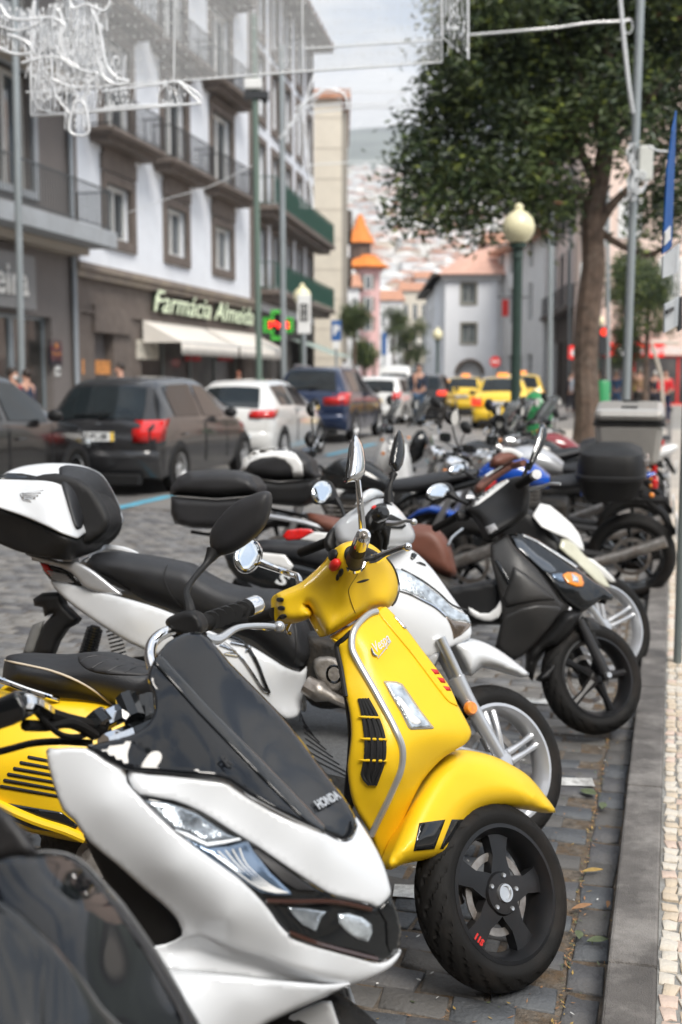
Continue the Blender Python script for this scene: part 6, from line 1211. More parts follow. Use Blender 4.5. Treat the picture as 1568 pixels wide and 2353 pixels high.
Hs.panel('rear_light', tt([(358, 1010), (400, 1022), (480, 1035), (580, 1065), (660, 1110), (700, 1160), (740, 1215), (650, 1200), (540, 1175), (450, 1162), (400, 1100)]), .09, M['gloss'], thick=.03, rn=.008, w=6, step=6, sm=1)
Hs.panel('red_lens', tt([(358, 1010), (430, 1028), (450, 1060), (500, 1110), (450, 1130), (400, 1090)]), .095, M['red'], thick=.02, rn=.004, w=5, step=5, sm=1)
for k_ in range(4): MB().tube([Hs.px(*a) for a in tt([(430 + k_ * 12, 1085 + k_ * 22, .1), (600 + k_ * 20, 1125 + k_ * 20, .1)])], .003, 5).build('lens_rib', M['alu'], Hs.e)
Hs.blob('rear_mudguard', q5([(152, 402), (195, 372), (282, 366), (300, 425), (372, 495), (350, 520), (310, 540), (270, 600), (245, 665), (150, 665), (165, 600), (200, 520), (245, 468), (205, 482), (196, 440), (158, 432)]), 0, .05, M['plastic'], w=14, step=7, sm=1)
Hs.panel('mud_flap', q5([(105, 652), (125, 590), (150, 520), (205, 500), (180, 580), (152, 656)]), .02, mat('grey_flap', (.17, .17, .165), .6), thick=.01, sm=0)
sp_ = MB(); a_, b_ = Hs.px(*q5([(440, 528, .12)])[0]), Hs.px(*q5([(402, 660, .12)])[0])
for i in range(11): c1 = a_ + (b_ - a_) * (i / 11 + .08); sp_.tube([c1, c1 + (b_ - a_) * .045], .028 + .004 * (i / 11), 14)
sp_.tube([a_, b_], .018, 10); sp_.build('shock_absorber', M['gloss'], Hs.e)
sp_ = MB(); a_, b_ = Hs.px(*q5([(520, 540, -.1)])[0]), Hs.px(*q5([(560, 700, -.1)])[0])
for i in range(9): c1 = a_ + (b_ - a_) * (i / 9); sp_.tube([c1, c1 + (b_ - a_) * .05], .026, 12)
sp_.build('shock_absorber', M['gloss'], Hs.e)
fl = [Hs.I @ G(x, y, .33) for x, y in ((655, 1600), (705, 1610), (815, 1650), (850, 1800), (740, 1775), (690, 1740), (630, 1700))]
MB().ext(fl, (0, 0, -.05)).build('floor_mat', mat('ribbed_grey_mat', (.13, .135, .14), .65, var=.2, sc=60, bump=.6, bsc=180), Hs.e, smooth=False)
for i_ in range(9):
    f0 = i_ / 8; MB().tube([Hs.I @ G(690 + 20 * f0 + 100 * f0 * t_, 1625 + 115 * f0 + (30 + 20 * f0) * t_, .333) for t_ in (0, .5, 1)], .002, 4).build('mat_rib', M['greypl'], Hs.e)
MB().tube([Hs.I @ G(x, y, .28) for x, y in ((730, 1762), (790, 1790), (860, 1820))], .03, 8).build('sill_panel', M['white'], Hs.e)
Hs.blob('engine', [(690, 1460), (780, 1470), (830, 1520), (830, 1600), (760, 1630), (700, 1600)], -.05, .1, M['engine'], w=20)
Hs.blob('engine_cover', [(720, 1515), (775, 1512), (790, 1560), (770, 1595), (735, 1570)], .03, .05, M['cast'], w=8, step=6)
MB().tube([Hs.px(*a) for a in [(702, 1572, .1), (735, 1590, .1), (760, 1600, .1), (800, 1618, .08), (850, 1630, .05)]], [.03, .035, .018, .016, .016], 10, 3).build('exhaust_pipe', M['steel'], Hs.e)
# ============================================================ BLACK SCOOTER (black front, black wheel)
Bk = T('scooter', (1.085, 4.66, 0), R(-14), R(-6), label='matte black scooter with orange front indicator and grey top box, third from the front', cat='scooter')
Bf = child_frame(Bk, steer_mtx(38, 26, .08))
q6 = lambda L_: q('Q6', L_)
dusty = mat('dusty_black_plastic', (.02, .0195, .019), .4, var=.25, sc=5, bump=.1, bsc=300, dirt=.3, dcol=(.06, .053, .05))
bs_ = q6([(690, 150, .12), (760, 105, .1), (830, 170, .13), (960, 340, .14), (1030, 430, .11), (960, 530, .14), (880, 620, .14), (790, 680, .14), (710, 620, .2), (740, 480, .2), (720, 360, .19), (850, 400, .2), (820, 250, .18), (900, 480, .19), (1080, 260, 0), (1160, 320, -.01), (1250, 380, .0), (1110, 460, .08), (1240, 410, .01), (1000, 200, .02), (900, 130, .03), (1100, 340, .09), (1000, 330, .12), (1150, 420, .05)])
Bk.panel('leg_shield', q6([(686, 152), (720, 130), (762, 104), (800, 165), (850, 215), (900, 262), (960, 342), (1000, 400), (1032, 430), (1018, 455), (960, 530), (920, 575), (880, 622), (830, 665), (795, 683), (770, 672), (708, 620), (725, 550), (742, 480), (735, 420), (722, 360), (705, 290), (690, 230)]), bs_, dusty, thick=.01, rn=.012, w=8, step=8, mirror=True, sm=1)
Bk.panel('lower_facet', q6([(748, 478), (830, 440), (900, 425), (1010, 432), (1022, 446), (962, 530), (920, 577), (880, 622), (832, 665), (795, 680), (770, 670), (716, 618), (730, 550)]), bs_, dusty, off=.016, thick=.01, rn=.012, w=7, step=8, sm=0)
Bk.panel('upper_facet', q6([(792, 250), (850, 285), (925, 345), (985, 405), (900, 410), (820, 425), (760, 440), (745, 400), (770, 330)]), bs_, dusty, off=.012, thick=.01, rn=.012, w=8, step=8, sm=0)
Bk.panel('side_slot', q6([(705, 225), (722, 220), (760, 280), (786, 335), (776, 347), (745, 305)]), bs_, M['gloss'], off=.006, thick=.003, rn=.003, w=3, step=5, sm=1)
Bk.panel('front_fairing', q6([(768, 106), (800, 98), (850, 104), (910, 132), (1010, 198), (1080, 256), (1160, 318), (1215, 350), (1252, 385), (1245, 408), (1200, 402), (1160, 430), (1110, 462), (1075, 440), (1035, 415), (985, 350), (940, 290), (880, 230), (825, 170)]), bs_, M['gloss'], thick=.008, rn=.01, w=8, step=8, sm=1, mirror=True)
Bk.panel('silver_edge', q6([(830, 100), (900, 130), (1000, 190), (1090, 250), (1080, 258), (1000, 205), (910, 145), (840, 112)]), bs_, M['alu'], off=.006, thick=.003, rn=.002, w=3, step=5, sm=1)
Bk.panel('blue_tinted_strip', q6([(790, 118), (830, 130), (900, 195), (960, 235), (992, 268), (970, 285), (930, 270), (870, 215), (810, 165)]), bs_, mat('blue_black_gloss', (.05, .06, .075), .12, coat=1), off=.004, thick=.003, rn=.003, w=5, step=6, sm=1)
Bk.panel('indicator', q6([(1016, 290), (1040, 276), (1075, 277), (1105, 292), (1118, 325), (1112, 344), (1080, 345), (1040, 328)]), bs_, M['amber'], off=.008, thick=.004, rn=.006, w=7, step=5, sm=1)
Bk.panel('indicator_lens', q6([(970, 285), (1018, 280), (1030, 325), (1000, 318), (975, 305)]), bs_, M['lensblue'], off=.006, thick=.003, rn=.003, w=4, step=5, sm=1)
Bk.panel('indicator_glass', q6([(1060, 282), (1090, 300), (1095, 325), (1065, 320)]), bs_, M['lens'], off=.013, thick=.002, rn=.003, w=4, step=4, sm=1)
Bk.blob('nose_underside', q6([(850, 640), (930, 560), (1020, 458), (1070, 450), (1110, 462), (1060, 560), (1000, 620), (940, 640), (905, 690), (880, 780), (845, 740)]), .02, .12, M['plastic'], w=20, step=8, sm=1)
with using(Bf):
    hub = Bf.px(1372, 1556, .04); hub.y = 0; print('BK hub', hub)
    g = lambda L_: [Bf.px(*a) for a in q6(L_)]
    MB().tube(g([(1095, 495, .075), (1215, 745, .075)]), [.019, .024], 12).build('fork_leg', M['greypl'], Bk.e); MB().lathe([(0, -.02), (.012, -.02), (.014, 0)], 12, 1, Bf.px(*q6([(1222, 752, .095)])[0])).build('axle_nut', M['alu'], Bk.e)
    MB().tube(g([(1040, 560, -.07), (1150, 760, -.07)]), .02, 10).build('fork_leg', M['greypl'], Bk.e)
    Bf.blob('front_mudguard', q6([(1105, 480), (1150, 488), (1200, 520), (1250, 565), (1278, 600), (1270, 612), (1225, 580), (1190, 570), (1200, 620), (1170, 640), (1140, 600), (1120, 540)]), 0, .055, M['plastic'], w=14, step=6, sm=1)
    Bf.blob('mudguard_flap', q6([(900, 770), (960, 700), (1020, 640), (1040, 660), (1000, 720), (960, 770), (920, 782)]), 0, .055, M['plastic'], w=14, step=6, sm=1)
    co = mz([(1108, 650), (1150, 620), (1220, 560), (1290, 500), (1380, 440), (1460, 415), (1540, 400), (1600, 430), (1610, 560), (1590, 700), (1500, 780), (1400, 840), (1330, 880), (1282, 902), (1250, 850), (1225, 790), (1180, 730), (1120, 690)])
    cb = [(1075, 1165, -.15), (1180, 1120, -.05), (1210, 1110, .1), (1150, 1220, 0), (1200, 1180, .03)]
    Bf.blob('handlebar_cowl', co, cb, .07, M['plastic'], w=24, step=9, sm=2); cs_ = surf_of(co, cb, .07, 24, sm=2)
    Bf.panel('dash_edge', mz([(1150, 622), (1230, 550), (1330, 475), (1430, 425), (1445, 440), (1370, 500), (1290, 560), (1200, 625), (1160, 638)]), cs_, M['white2'], off=.004, thick=.003, rn=.002, w=3, step=6, sm=1)
    Bf.panel('warning_sticker', mz([(1250, 802), (1330, 770), (1360, 818), (1280, 862)]), cs_, mat('pale_sticker', (.3, .3, .31), .5, var=.5, sc=120), off=.002, thick=.001, rn=0, step=6, sm=0)
    MB().tube([Bf.px(*a) for a in mz([(1045, 715, -.2), (860, 815, -.33)])], [.018, .017], 12).build('grip', M['rubber'], Bk.e); Bf.blob('left_switch_box', mz([(1030, 680), (1080, 665), (1140, 690), (1135, 745), (1060, 760), (1035, 730)]), -.17, .025, M['plastic'], w=8, step=6)
    MB().tube([Bf.px(*a) for a in mz([(965, 945, -.2), (1000, 880, -.25), (1080, 815, -.3)])], .006, 8, 3).build('brake_lever', M['alu'], Bk.e)
    MB().tube([Bf.px(*a) for a in mz([(1125, 620, -.1), (1060, 590, -.13), (990, 545, -.16)])], [.01, .009, .02], 8, 3).build('mirror_stalk', M['plastic'], Bk.e); Bf.blob('mirror', mz([(795, 560), (805, 510), (850, 470), (920, 450), (975, 458), (1010, 500), (1015, 540), (980, 570), (900, 592), (840, 598), (800, 585)]), -.18, .025, M['plastic'], w=12, step=6); Bf.panel('mirror_glass', mz(ell(888, 525, 88, 62, -18)), -.18, M['mirror'], off=.027, thick=.002, rn=0, w=3, step=9)
    bq = lambda L_: q('B', L_)
    MB().tube([Bf.px(*a) for a in bq([(60, 900, .15), (140, 850, .22), (215, 808, .3)])], [.019, .019, .018], 12).build('grip', M['rubber'], Bk.e); MB().tube([Bf.px(*a) for a in bq([(205, 815, .29), (228, 800, .32)])], .02, 14).build('bar_end', M['alu'], Bk.e)
    MB().tube([Bf.px(*a) for a in bq([(160, 940, .2), (280, 915, .25), (350, 888, .29), (445, 892, .33)])], [.01, .008, .007, .007], 8, 3).build('brake_lever', M['alu'], Bk.e)
    MB().tube([Bf.px(*a) for a in bq([(110, 830, .12), (125, 770, .13), (150, 700, .14)])], [.014, .008, .012], 8, 2).build('mirror_stalk', M['plastic'], Bk.e)
    Bf.blob('mirror', bq([(150, 760), (165, 660), (215, 520), (235, 440), (260, 340), (290, 325), (315, 370), (322, 440), (300, 520), (255, 610), (205, 700), (170, 765)]), .16, .025, M['gloss'], w=12, step=6); Bf.panel('mirror_glass', bq([(240, 470), (268, 370), (290, 345), (296, 390), (280, 460), (225, 570), (190, 620)]), .16, M['mirror'], off=.02, thick=.008, rn=0, w=3, step=7)
bike_wheel(Bk.e, Bf.X @ Matrix.Translation((hub.x, 0, hub.z)), .236, .112, .166, 'plain5', mat('satin_black_alloy', (.02, .02, .02)))
bike_wheel(Bk.e, Matrix.Translation((-1.33, 0, .255)), .255, .12, .17, 'plain5', M['gloss'], tread=False)
Bk.blob('seat', [(560, 1255), (605, 1240), (680, 1242), (760, 1250), (830, 1262), (900, 1275), (905, 1300), (860, 1320), (780, 1320), (700, 1300), (620, 1285), (565, 1275)], -.02, .13, M['seat'], w=16, p=2.3)
Bk.panel('side_panel', [(515, 1275), (545, 1268), (600, 1278), (700, 1300), (790, 1325), (900, 1345), (900, 1420), (800, 1400), (700, 1370), (600, 1350), (545, 1330), (525, 1305)], .14, M['gloss'], thick=.01, rn=.015, w=12, mirror=True, sm=1)
Bk.panel('white_stripe', [(590, 1268), (655, 1275), (675, 1300), (668, 1312), (610, 1295), (585, 1285)], .155, M['white2'], thick=.004, rn=.003, w=4, step=6, sm=1)
a0, a1, a2 = Bk.px(625, 1325, .158), Bk.px(665, 1338, .158), Bk.px(622, 1310, .158)
text('model_lettering', 'S', .07, M['inkw'], (0, 0, 0), basis(a1 - a0, a2 - a0, (a0 + a1) / 2), Bk.e, ext=.001, bold=.002, sx=1.5, shear=.3)
Bk.panel('tail_light', [(649, 1232), (660, 1218), (690, 1214), (715, 1216), (722, 1222), (690, 1240), (660, 1243)], .1, M['red'], thick=.02, rn=.008, w=5, step=5, sm=1)
Bk.panel('tail_panel', [(690, 1240), (722, 1222), (760, 1225), (800, 1235), (860, 1250), (800, 1262), (740, 1250)], .1, M['white2'], thick=.02, rn=.008, w=5, step=6, sm=1)
MB().tube([Bk.px(*a) for a in [(560, 1340, 0), (540, 1380, 0), (560, 1440, 0)]], .05, 8).build('rear_mudguard', M['plastic'], Bk.e)
Bk.blob('engine', [(560, 1380), (700, 1390), (800, 1440), (900, 1460), (900, 1560), (700, 1560), (560, 1500)], 0, .1, M['engine'], w=20)
Bk.blob('floor_board', q6([(470, 350), (700, 310), (745, 330), (740, 520), (600, 520), (500, 470)]), 0, .15, M['plastic'], w=10, step=9, sm=1)
Bk.panel('white_sill', q6([(585, 437), (610, 450), (640, 466), (680, 466), (712, 440), (735, 400), (750, 368), (760, 385), (750, 440), (725, 488), (690, 504), (660, 503), (620, 490), (590, 470)]), .19, M['white2'], thick=.02, rn=.008, w=6, step=6, sm=1)
# grey top box on the black scooter: separate lid and base
def topbox(t, lo, up, b0, H, m1, m2, band=None):
    t.blob('top_box_base', lo, b0, H, m1, w=14, p=3.2, step=8, sm=1); t.blob('top_box_lid', up, b0, H * 1.02, m2, w=26, p=2.6, step=8, sm=1)
topbox(Bk, [(393, 1140), (500, 1148), (596, 1140), (597, 1180), (585, 1212), (540, 1218), (440, 1213), (402, 1204), (393, 1180)], [(391, 1138), (392, 1120), (410, 1095), (435, 1082), (490, 1079), (545, 1080), (580, 1092), (597, 1115), (598, 1138), (500, 1146)], -.03, .19, M['greypl'], M['greypl'])
Bk.tube('rack', [(440, 1222, .1), (480, 1228, .1), (560, 1235, .08)], .008, M['plastic'])
# ============================================================ CREAM AND BROWN SCOOTER
Br = T('scooter', (1.42, 5.75, 0), R(-14), R(-6), label='cream fronted scooter with brown vinyl seat and handlebar trim, behind the black one', cat='scooter')
Bq = child_frame(Br, steer_mtx(38, 26, .08))
Br.panel('front_fairing', q6([(878, 18), (890, 0), (915, -40), (960, -30), (1010, 10), (1060, 55), (1095, 100), (1114, 150), (1118, 182), (1090, 168), (1040, 125), (980, 100), (920, 70)]), q6([(878, 18, .1), (930, -50, .0), (1060, 55, 0), (1118, 182, .02), (1000, 90, .1)]), M['white2'], thick=.01, rn=.01, w=8, step=7, sm=1)
Br.panel('headlight_cover', q6([(1000, 165), (1012, 125), (1040, 122), (1080, 150), (1120, 200), (1150, 225), (1200, 280), (1243, 350), (1210, 345), (1170, 320), (1120, 270), (1080, 230), (1040, 200)]), q6([(1000, 165, .1), (1040, 122, .08), (1243, 350, .03), (1120, 270, .12), (1150, 225, .02)]), mat('yellowed_lens', (.55, .54, .42), .25, coat=.8), thick=.01, rn=.01, w=8, step=7, sm=1)
Br.panel('nose_panel', q6([(1120, 205), (1160, 220), (1210, 260), (1250, 300), (1264, 322), (1240, 325), (1200, 300), (1150, 262)]), .02, M['white2'], thick=.01, rn=.006, w=6, step=6, sm=1)
with using(Bq):
    hub = Bq.px(1392, 1440, .04); hub.y = 0; print('BR hub', hub)
    MB().tube([Bq.px(*a) for a in q6([(1140, 430, .06), (1230, 560, .06)])], .02, 10).build('fork_leg', M['alu'], Br.e)
bike_wheel(Br.e, Bq.X @ Matrix.Translation((hub.x, 0, hub.z)), .29, .09, .22, 'twin', M['silverp']); bike_wheel(Br.e, Matrix.Translation((-1.3, 0, .28)), .28, .1, .2, 'twin', M['silverp'], tread=False)
Br.blob('seat', [(700, 1180), (760, 1186), (820, 1200), (900, 1210), (960, 1204), (1000, 1212), (1030, 1245), (1046, 1300), (1045, 1326), (1000, 1318), (950, 1290), (880, 1262), (800, 1240), (740, 1225)], 0, .13, M['brown'], w=24)
with using(Bq):
    Bq.blob('inner_shield', mz([(1180, 480), (1240, 420), (1340, 350), (1430, 290), (1480, 285), (1500, 330), (1440, 370), (1330, 440), (1240, 520), (1200, 540)]), -.05, .06, M['brown'], w=12, step=7, sm=1)
    Bq.blob('headset', mz([(1300, 300), (1320, 250), (1380, 210), (1450, 205), (1520, 230), (1545, 265), (1480, 280), (1400, 330), (1310, 330)]), 0, .07, M['brown'], w=14, step=7, sm=1)
    MB().tube([Bq.px(*a) for a in mz([(1260, 405, .03), (1340, 350, .03), (1425, 295, .03)])], .008, 8, 3).build('chrome_trim', M['chrome'], Br.e); MB().tube([Bq.px(*a) for a in mz([(1380, 205, .03), (1460, 205, .04), (1540, 250, .05)])], .018, 8, 3).build('white_trim', M['white2'], Br.e)
    MB().tube([Bq.px(*a) for a in mz([(1480, 320, .1), (1560, 300, .25)])], .018, 10).build('grip', M['brown'], Br.e)
    MB().tube([Bq.px(*a) for a in mz([(1200, 430, -.15), (1100, 370, -.2)])], .008, 8).build('mirror_stalk', M['plastic'], Br.e); Bq.blob('mirror', mz(ell(1040, 345, 75, 50, -20)), -.22, .02, M['plastic'], w=8, step=6); Bq.panel('mirror_glass', mz(ell(1036, 345, 62, 40, -20)), -.22, M['mirror'], off=.022, thick=.002, rn=0, w=3, step=8)
Br.blob('body', [(700, 1225), (900, 1270), (1040, 1330), (1120, 1420), (1000, 1450), (800, 1400), (700, 1300)], 0, .14, M['engine'], w=20)
Br.blob('front_body', [(1130, 1190), (1220, 1170), (1300, 1260), (1350, 1340), (1330, 1420), (1250, 1400), (1180, 1300)], -.02, .1, M['plastic'], w=20)
topbox(Br, [(560, 1095), (640, 1108), (728, 1100), (726, 1130), (715, 1155), (690, 1165), (610, 1158), (585, 1130)], [(552, 1080), (565, 1055), (590, 1038), (640, 1029), (690, 1034), (718, 1055), (728, 1100), (640, 1106), (575, 1098)], -.03, .19, M['plastic'], M['greypl'])
tlo = surf_of([(552, 1080), (565, 1055), (590, 1038), (640, 1029), (690, 1034), (718, 1055), (728, 1100), (640, 1106), (575, 1098)], -.03, .19 * 1.02, 26, 2.6, 1)
Br.panel('white_arch', [(551, 1082), (560, 1056), (585, 1036), (620, 1028), (655, 1030), (680, 1042), (695, 1065), (698, 1100), (675, 1100), (670, 1075), (655, 1058), (630, 1050), (600, 1052), (575, 1062), (562, 1080)], tlo, M['white2'], off=.004, thick=.004, rn=.003, w=4, step=6, sm=1)
tubes(Br.e, 'rack', [([Br.px(*a) for a in [(600, 1165, .08), (720, 1190, .06)]], .01, 0)], M['plastic'])
MB().tube([Br.px(*a) for a in [(615, 1185, .1), (700, 1200, .1), (770, 1222, .08)]], .014, 8, 2).build('grab_rail', M['silverp'], Br.e)
# ============================================================ GENERIC MOTORBIKES (rear wheels to the kerb)
def motorbike(name, loc, yaw, tank, label, seatm='seat', box=None, screen=False, scoot=False, frontm=None, steer=20, rim='gloss', headm='chrome', group='bikes packed along the kerb'):
    t = T(name, loc, yaw, R(-7), label=label, cat='motorbike' if not scoot else 'scooter', group=group); e = t.e
    r = .3 if not scoot else .25; wb = 1.4 if not scoot else 1.3
    tm = M[tank] if isinstance(tank, str) else tank
    st = steer_mtx(steer, 25, .09)
    def oval(x, z, y, hw, hz): return [(x, y + hw * math.cos(a), z + hz * math.sin(a)) for a in np.linspace(0, 2 * math.pi, 14, endpoint=False)]
    bike_wheel(e, st @ Matrix.Translation((0, 0, r)), r, .11, r * .72, 'plain5', M[rim], tread=False); bike_wheel(e, Matrix.Translation((-wb, 0, r)), r, .15, r * .72, 'plain5', M[rim], tread=False)
    XF[0] = st
    for s_ in (-1, 1): MB().tube([(0, s_ * .09, r), (-.16, s_ * .09, .62), (-.26, s_ * .09, .86)], [.03, .024, .022], 10).build('fork_leg', M['alu'], e)
    MB().grid([oval(x, z, 0, hw, hz) for x, z, hw, hz in ((.3, r + .04, .03, .01), (.2, r + .2, .07, .03), (0, r + r + .0, .075, .035), (-.2, r + .24, .07, .03))], closed=True).build('front_mudguard', tm if not scoot else M['plastic'], e, sub=1)
    zb = 1.0; MB().tube([(-.38, .38, zb + .02), (-.3, .2, zb), (-.28, 0, zb - .02), (-.3, -.2, zb), (-.38, -.38, zb + .02)], .012, 8, 3).build('handlebar', M['alu'], e)
    for s_ in (-1, 1):
        MB().tube([(-.345, s_ * .26, zb + .01), (-.385, s_ * .39, zb + .02)], .018, 10).build('grip', M['rubber'], e); MB().tube([(-.27, s_ * .24, zb + .0), (-.25, s_ * .3, zb), (-.3, s_ * .4, zb + .01)], .007, 6, 2).build('lever', M['alu'], e)
        MB().tube([(-.31, s_ * .2, zb), (-.3, s_ * .26, zb + .1), (-.3, s_ * .3, zb + .17)], .006, 6, 2).build('mirror_stalk', M['plastic'], e)
        mm_ = MB().grid([oval(-.3 + dx, zb + .23, s_ * .31, .085 * k_, .05 * k_) for dx, k_ in ((-.02, .95), (0, 1), (.02, .8), (.035, .3))], closed=True).build('mirror', M['plastic'], e); MB().lathe([(0, 0), (.05, 0)], 16, 0, (-.322, s_ * .31, zb + .23)).build('mirror_glass', M['mirror'], mm_)
        MB().sph((-.2, s_ * .2, .86), .02, 8).build('turn_signal', M['amber'], e)
    if not scoot or frontm is None: MB().lathe([(0, .1), (.06, .1), (.09, .07), (.088, .02), (.05, -.06), (0, -.07)], 18, 0, (-.2, 0, .88)).build('headlight', M[headm], e); MB().lathe([(0, .105), (.075, .085)], 18, 0, (-.2, 0, .88)).build('headlight_lens', M['lens'], e)
    MB().lathe([(0, .02), (.05, .02), (.055, 0), (.05, -.03)], 14, 2, (-.27, .0, 1.03)).build('instruments', M['gloss'], e)
    if screen: MB().grid([[(-.22 + .06 * abs(v) - .2 * u, v * .17 * (1 - .25 * u), .98 + .33 * u) for v in (-1, -.6, -.2, .2, .6, 1)] for u in (0, .35, .7, 1)]).build('screen', mat('tinted_screen', (.35, .37, .38), .05, trans=.7, coat=1), e, sol=.004)
    XF[0] = None
    if not scoot:
        MB().grid([oval(x, z, 0, hw, hz) for x, z, hw, hz in ((-.34, .82, .03, .05), (-.42, .86, .12, .1), (-.56, .88, .155, .125), (-.72, .86, .13, .1), (-.84, .8, .07, .05))], closed=True).build('fuel_tank', tm, e, sub=1)
        MB().grid([oval(x, z, 0, hw, hz) for x, z, hw, hz in ((-.8, .8, .05, .03), (-.9, .8, .12, .05), (-1.05, .82, .14, .055), (-1.2, .86, .13, .05), (-1.38, .9, .09, .04), (-1.46, .91, .03, .02))], closed=True).build('seat', M[seatm], e, sub=1)
        MB().grid([oval(x, z, 0, hw, hz) for x, z, hw, hz in ((-1.05, .74, .08, .03), (-1.25, .8, .1, .045), (-1.48, .86, .05, .03), (-1.54, .88, .02, .01))], closed=True).build('tail', tm, e, sub=1)
        k = MB(); k.tube([(-.28, 0, .8), (-.5, .1, .45), (-.6, .12, .3), (-.9, .12, .28)], .022, 8, 2); k.tube([(-.28, 0, .8), (-.5, -.1, .45), (-.6, -.12, .3), (-.9, -.12, .28)], .022, 8, 2); k.build('frame', M['engine'], e)
        k = MB(); k.box((-.68, 0, .42), (.4, .3, .26)); k.box((-.56, 0, .6), (.2, .2, .22)); k.build('engine', M['engine'], e, smooth=False, bev=.03)
        for s_ in (-1, 1): MB().lathe([(0, .175 * s_), (.08, .175 * s_), (.1, .15 * s_), (.1, .1 * s_)], 18, 1, (-.72, 0, .4)).build('engine_cover', M['cast'], e)
        k = MB(); 
        for i in range(6): k.box((-.54, 0, .52 + i * .03), (.24, .24, .008))
        k.build('cylinder_fins', M['cast'], e, smooth=False)
        for s_ in (-1, 1): MB().tube([(-wb, s_ * .1, r), (-.85, s_ * .1, .36)], .026, 8).build('swingarm', M['greypl'], e)
        MB().tube([(-.48, .1, .55), (-.46, .14, .3), (-.8, .16, .2), (-1.2, .18, .3), (-1.62, .19, .46)], [.02, .02, .025, .038, .04], 12, 3).build('exhaust', M['steel'], e)
    else:
        fm = M[frontm] if frontm else M['plastic']
        MB().grid([oval(x, z, 0, hw, hz) for x, z, hw, hz in ((-.12, .62, .03, .05), (-.15, .68, .13, .14), (-.22, .75, .17, .2), (-.32, .8, .12, .16), (-.36, .8, .03, .05))], closed=True).build('front_fairing', fm, e, sub=1)
        MB().grid([[(-.3 - .05 * abs(v) - .08 * (1 - u), v * .24 * (.75 + .25 * math.sin(u * 3)), .3 + .55 * u) for v in (-1, -.5, 0, .5, 1)] for u in (0, .33, .66, 1)]).build('leg_shield', fm, e, sol=.03)
        MB().box((-.62, 0, .3), (.5, .36, .08)).build('floor_board', M['plastic'], e, smooth=False, bev=.02)
        MB().grid([oval(x, z, 0, hw, hz) for x, z, hw, hz in ((-.78, .45, .05, .15), (-.85, .48, .16, .22), (-1.1, .56, .2, .17), (-1.4, .66, .17, .12), (-1.65, .74, .08, .06), (-1.7, .76, .02, .02))], closed=True).build('body', tm, e, sub=1)
        MB().grid([oval(x, z, 0, hw, hz) for x, z, hw, hz in ((-.72, .74, .04, .03), (-.8, .76, .12, .05), (-1.05, .77, .14, .055), (-1.25, .83, .14, .05), (-1.55, .86, .1, .04), (-1.62, .86, .03, .02))], closed=True).build('seat', M[seatm], e, sub=1)
        MB().tube([(-1.1, -.14, .3), (-1.3, -.17, .32), (-1.6, -.18, .38)], [.03, .055, .05], 12, 2).build('exhaust', M['alu'], e)
    MB().box((-1.54, 0, .82), (.04, .16, .06)).build('tail_light', M['red'], e, smooth=False, bev=.01)
    MB().tube([(-1.45, 0, .74), (-1.6, 0, .6), (-1.68, 0, .46)], [.03, .025, .02], 8).build('plate_bracket', M['plastic'], e)
    pl = MB().box((-1.69, 0, .52), (.008, .2, .15)).build('number_plate', M['plate'], e, smooth=False, rot=(0, 0, 0)); MB().box((-1.696, 0, .5), (.006, .15, .05)).build('plate_digits', M['ink'], pl, smooth=False)
    for s_ in (-1, 1): MB().sph((-1.52, s_ * .14, .76), .018, 8).build('turn_signal', M['amber'], e)
    MB().tube([(-.85, .1, .3), (-.8, .3, .02)], .012, 8).build('side_stand', M['engine'], e)
    if box:
        bm_, (L_, W_, H_), kind, cx, bz = box; z0b = bz; D1 = bz - 1.03
        MB().tube([(-1.1, 0, bz - .02), (-1.6, 0, bz - .02)], .03, 8).build('rack', M['plastic'], e)
        if kind == 'alu':
            o = MB().grid([[(cx + sx_ * L_ / 2 * k_, sy_ * W_ / 2 * k_, bz + H_ * zz_) for sx_, sy_ in ((-1, -1), (1, -1), (1, 1), (-1, 1))] for zz_, k_ in ((0, .02), (0, .8), (.12, .88), (1, 1), (1.001, .02))], closed=True).build('aluminium_case', bm_, e, smooth=False, bev=.06); MB().box((cx, 0, bz + H_ * .97), (L_ + .012, W_ + .012, .022)).build('case_seal', M['plastic'], e, smooth=False)
            MB().box((cx, 0, bz + H_ + .055), (L_, W_, .1)).build('case_lid', bm_, e, smooth=False, bev=.05)
            for s_ in (-1, 1): MB().box((cx, s_ * W_ * .35, bz + H_ + .108), (.12, .03, .02)).build('lid_loop', M['plastic'], e, smooth=False)
        else:
            MB().grid([oval(cx + dx, bz + H_ * zz, 0, W_ / 2 * k_, .001) for dx, zz, k_ in ((0, 0, .1),)], closed=True) if False else None
            def rr_(z, k_): return [(cx + L_ / 2 * k_ * (abs(math.cos(a)) ** .55) * (1 if math.cos(a) > 0 else -1), W_ / 2 * k_ * (abs(math.sin(a)) ** .55) * (1 if math.sin(a) > 0 else -1), z) for a in np.linspace(0, 2 * math.pi, 28, endpoint=False)]
            MB().grid([rr_(bz, .05), rr_(bz, .74), rr_(bz + .03, .82), rr_(bz + H_ * .42, .97), rr_(bz + H_ * .45, 1.02)], closed=True).build('top_box_base', bm_, e); MB().grid([rr_(bz + H_ * .43, 1.03), rr_(bz + H_ * .5, 1.03), rr_(bz + H_ * .52, .99), rr_(bz + H_ * .75, .97), rr_(bz + H_ * .9, .88), rr_(bz + H_ * .98, .66), rr_(bz + H_ * 1.02, .3), rr_(bz + H_ * 1.03, .02)], closed=True).build('top_box_lid', bm_, e)
            MB().box((cx - L_ / 2 + .01, 0, bz + H_ * .72), (.05, W_ * .5, .05)).build('reflector', mat('smoked_reflector', (.2, .18, .17), .2, coat=1), e, smooth=False, bev=.01)
    return t
yb = yaw_k - math.pi / 2 + math.pi      # facing away from the kerb
def kb(s, t, dy=0): p = K(s, t); return (p.x, p.y, 0)
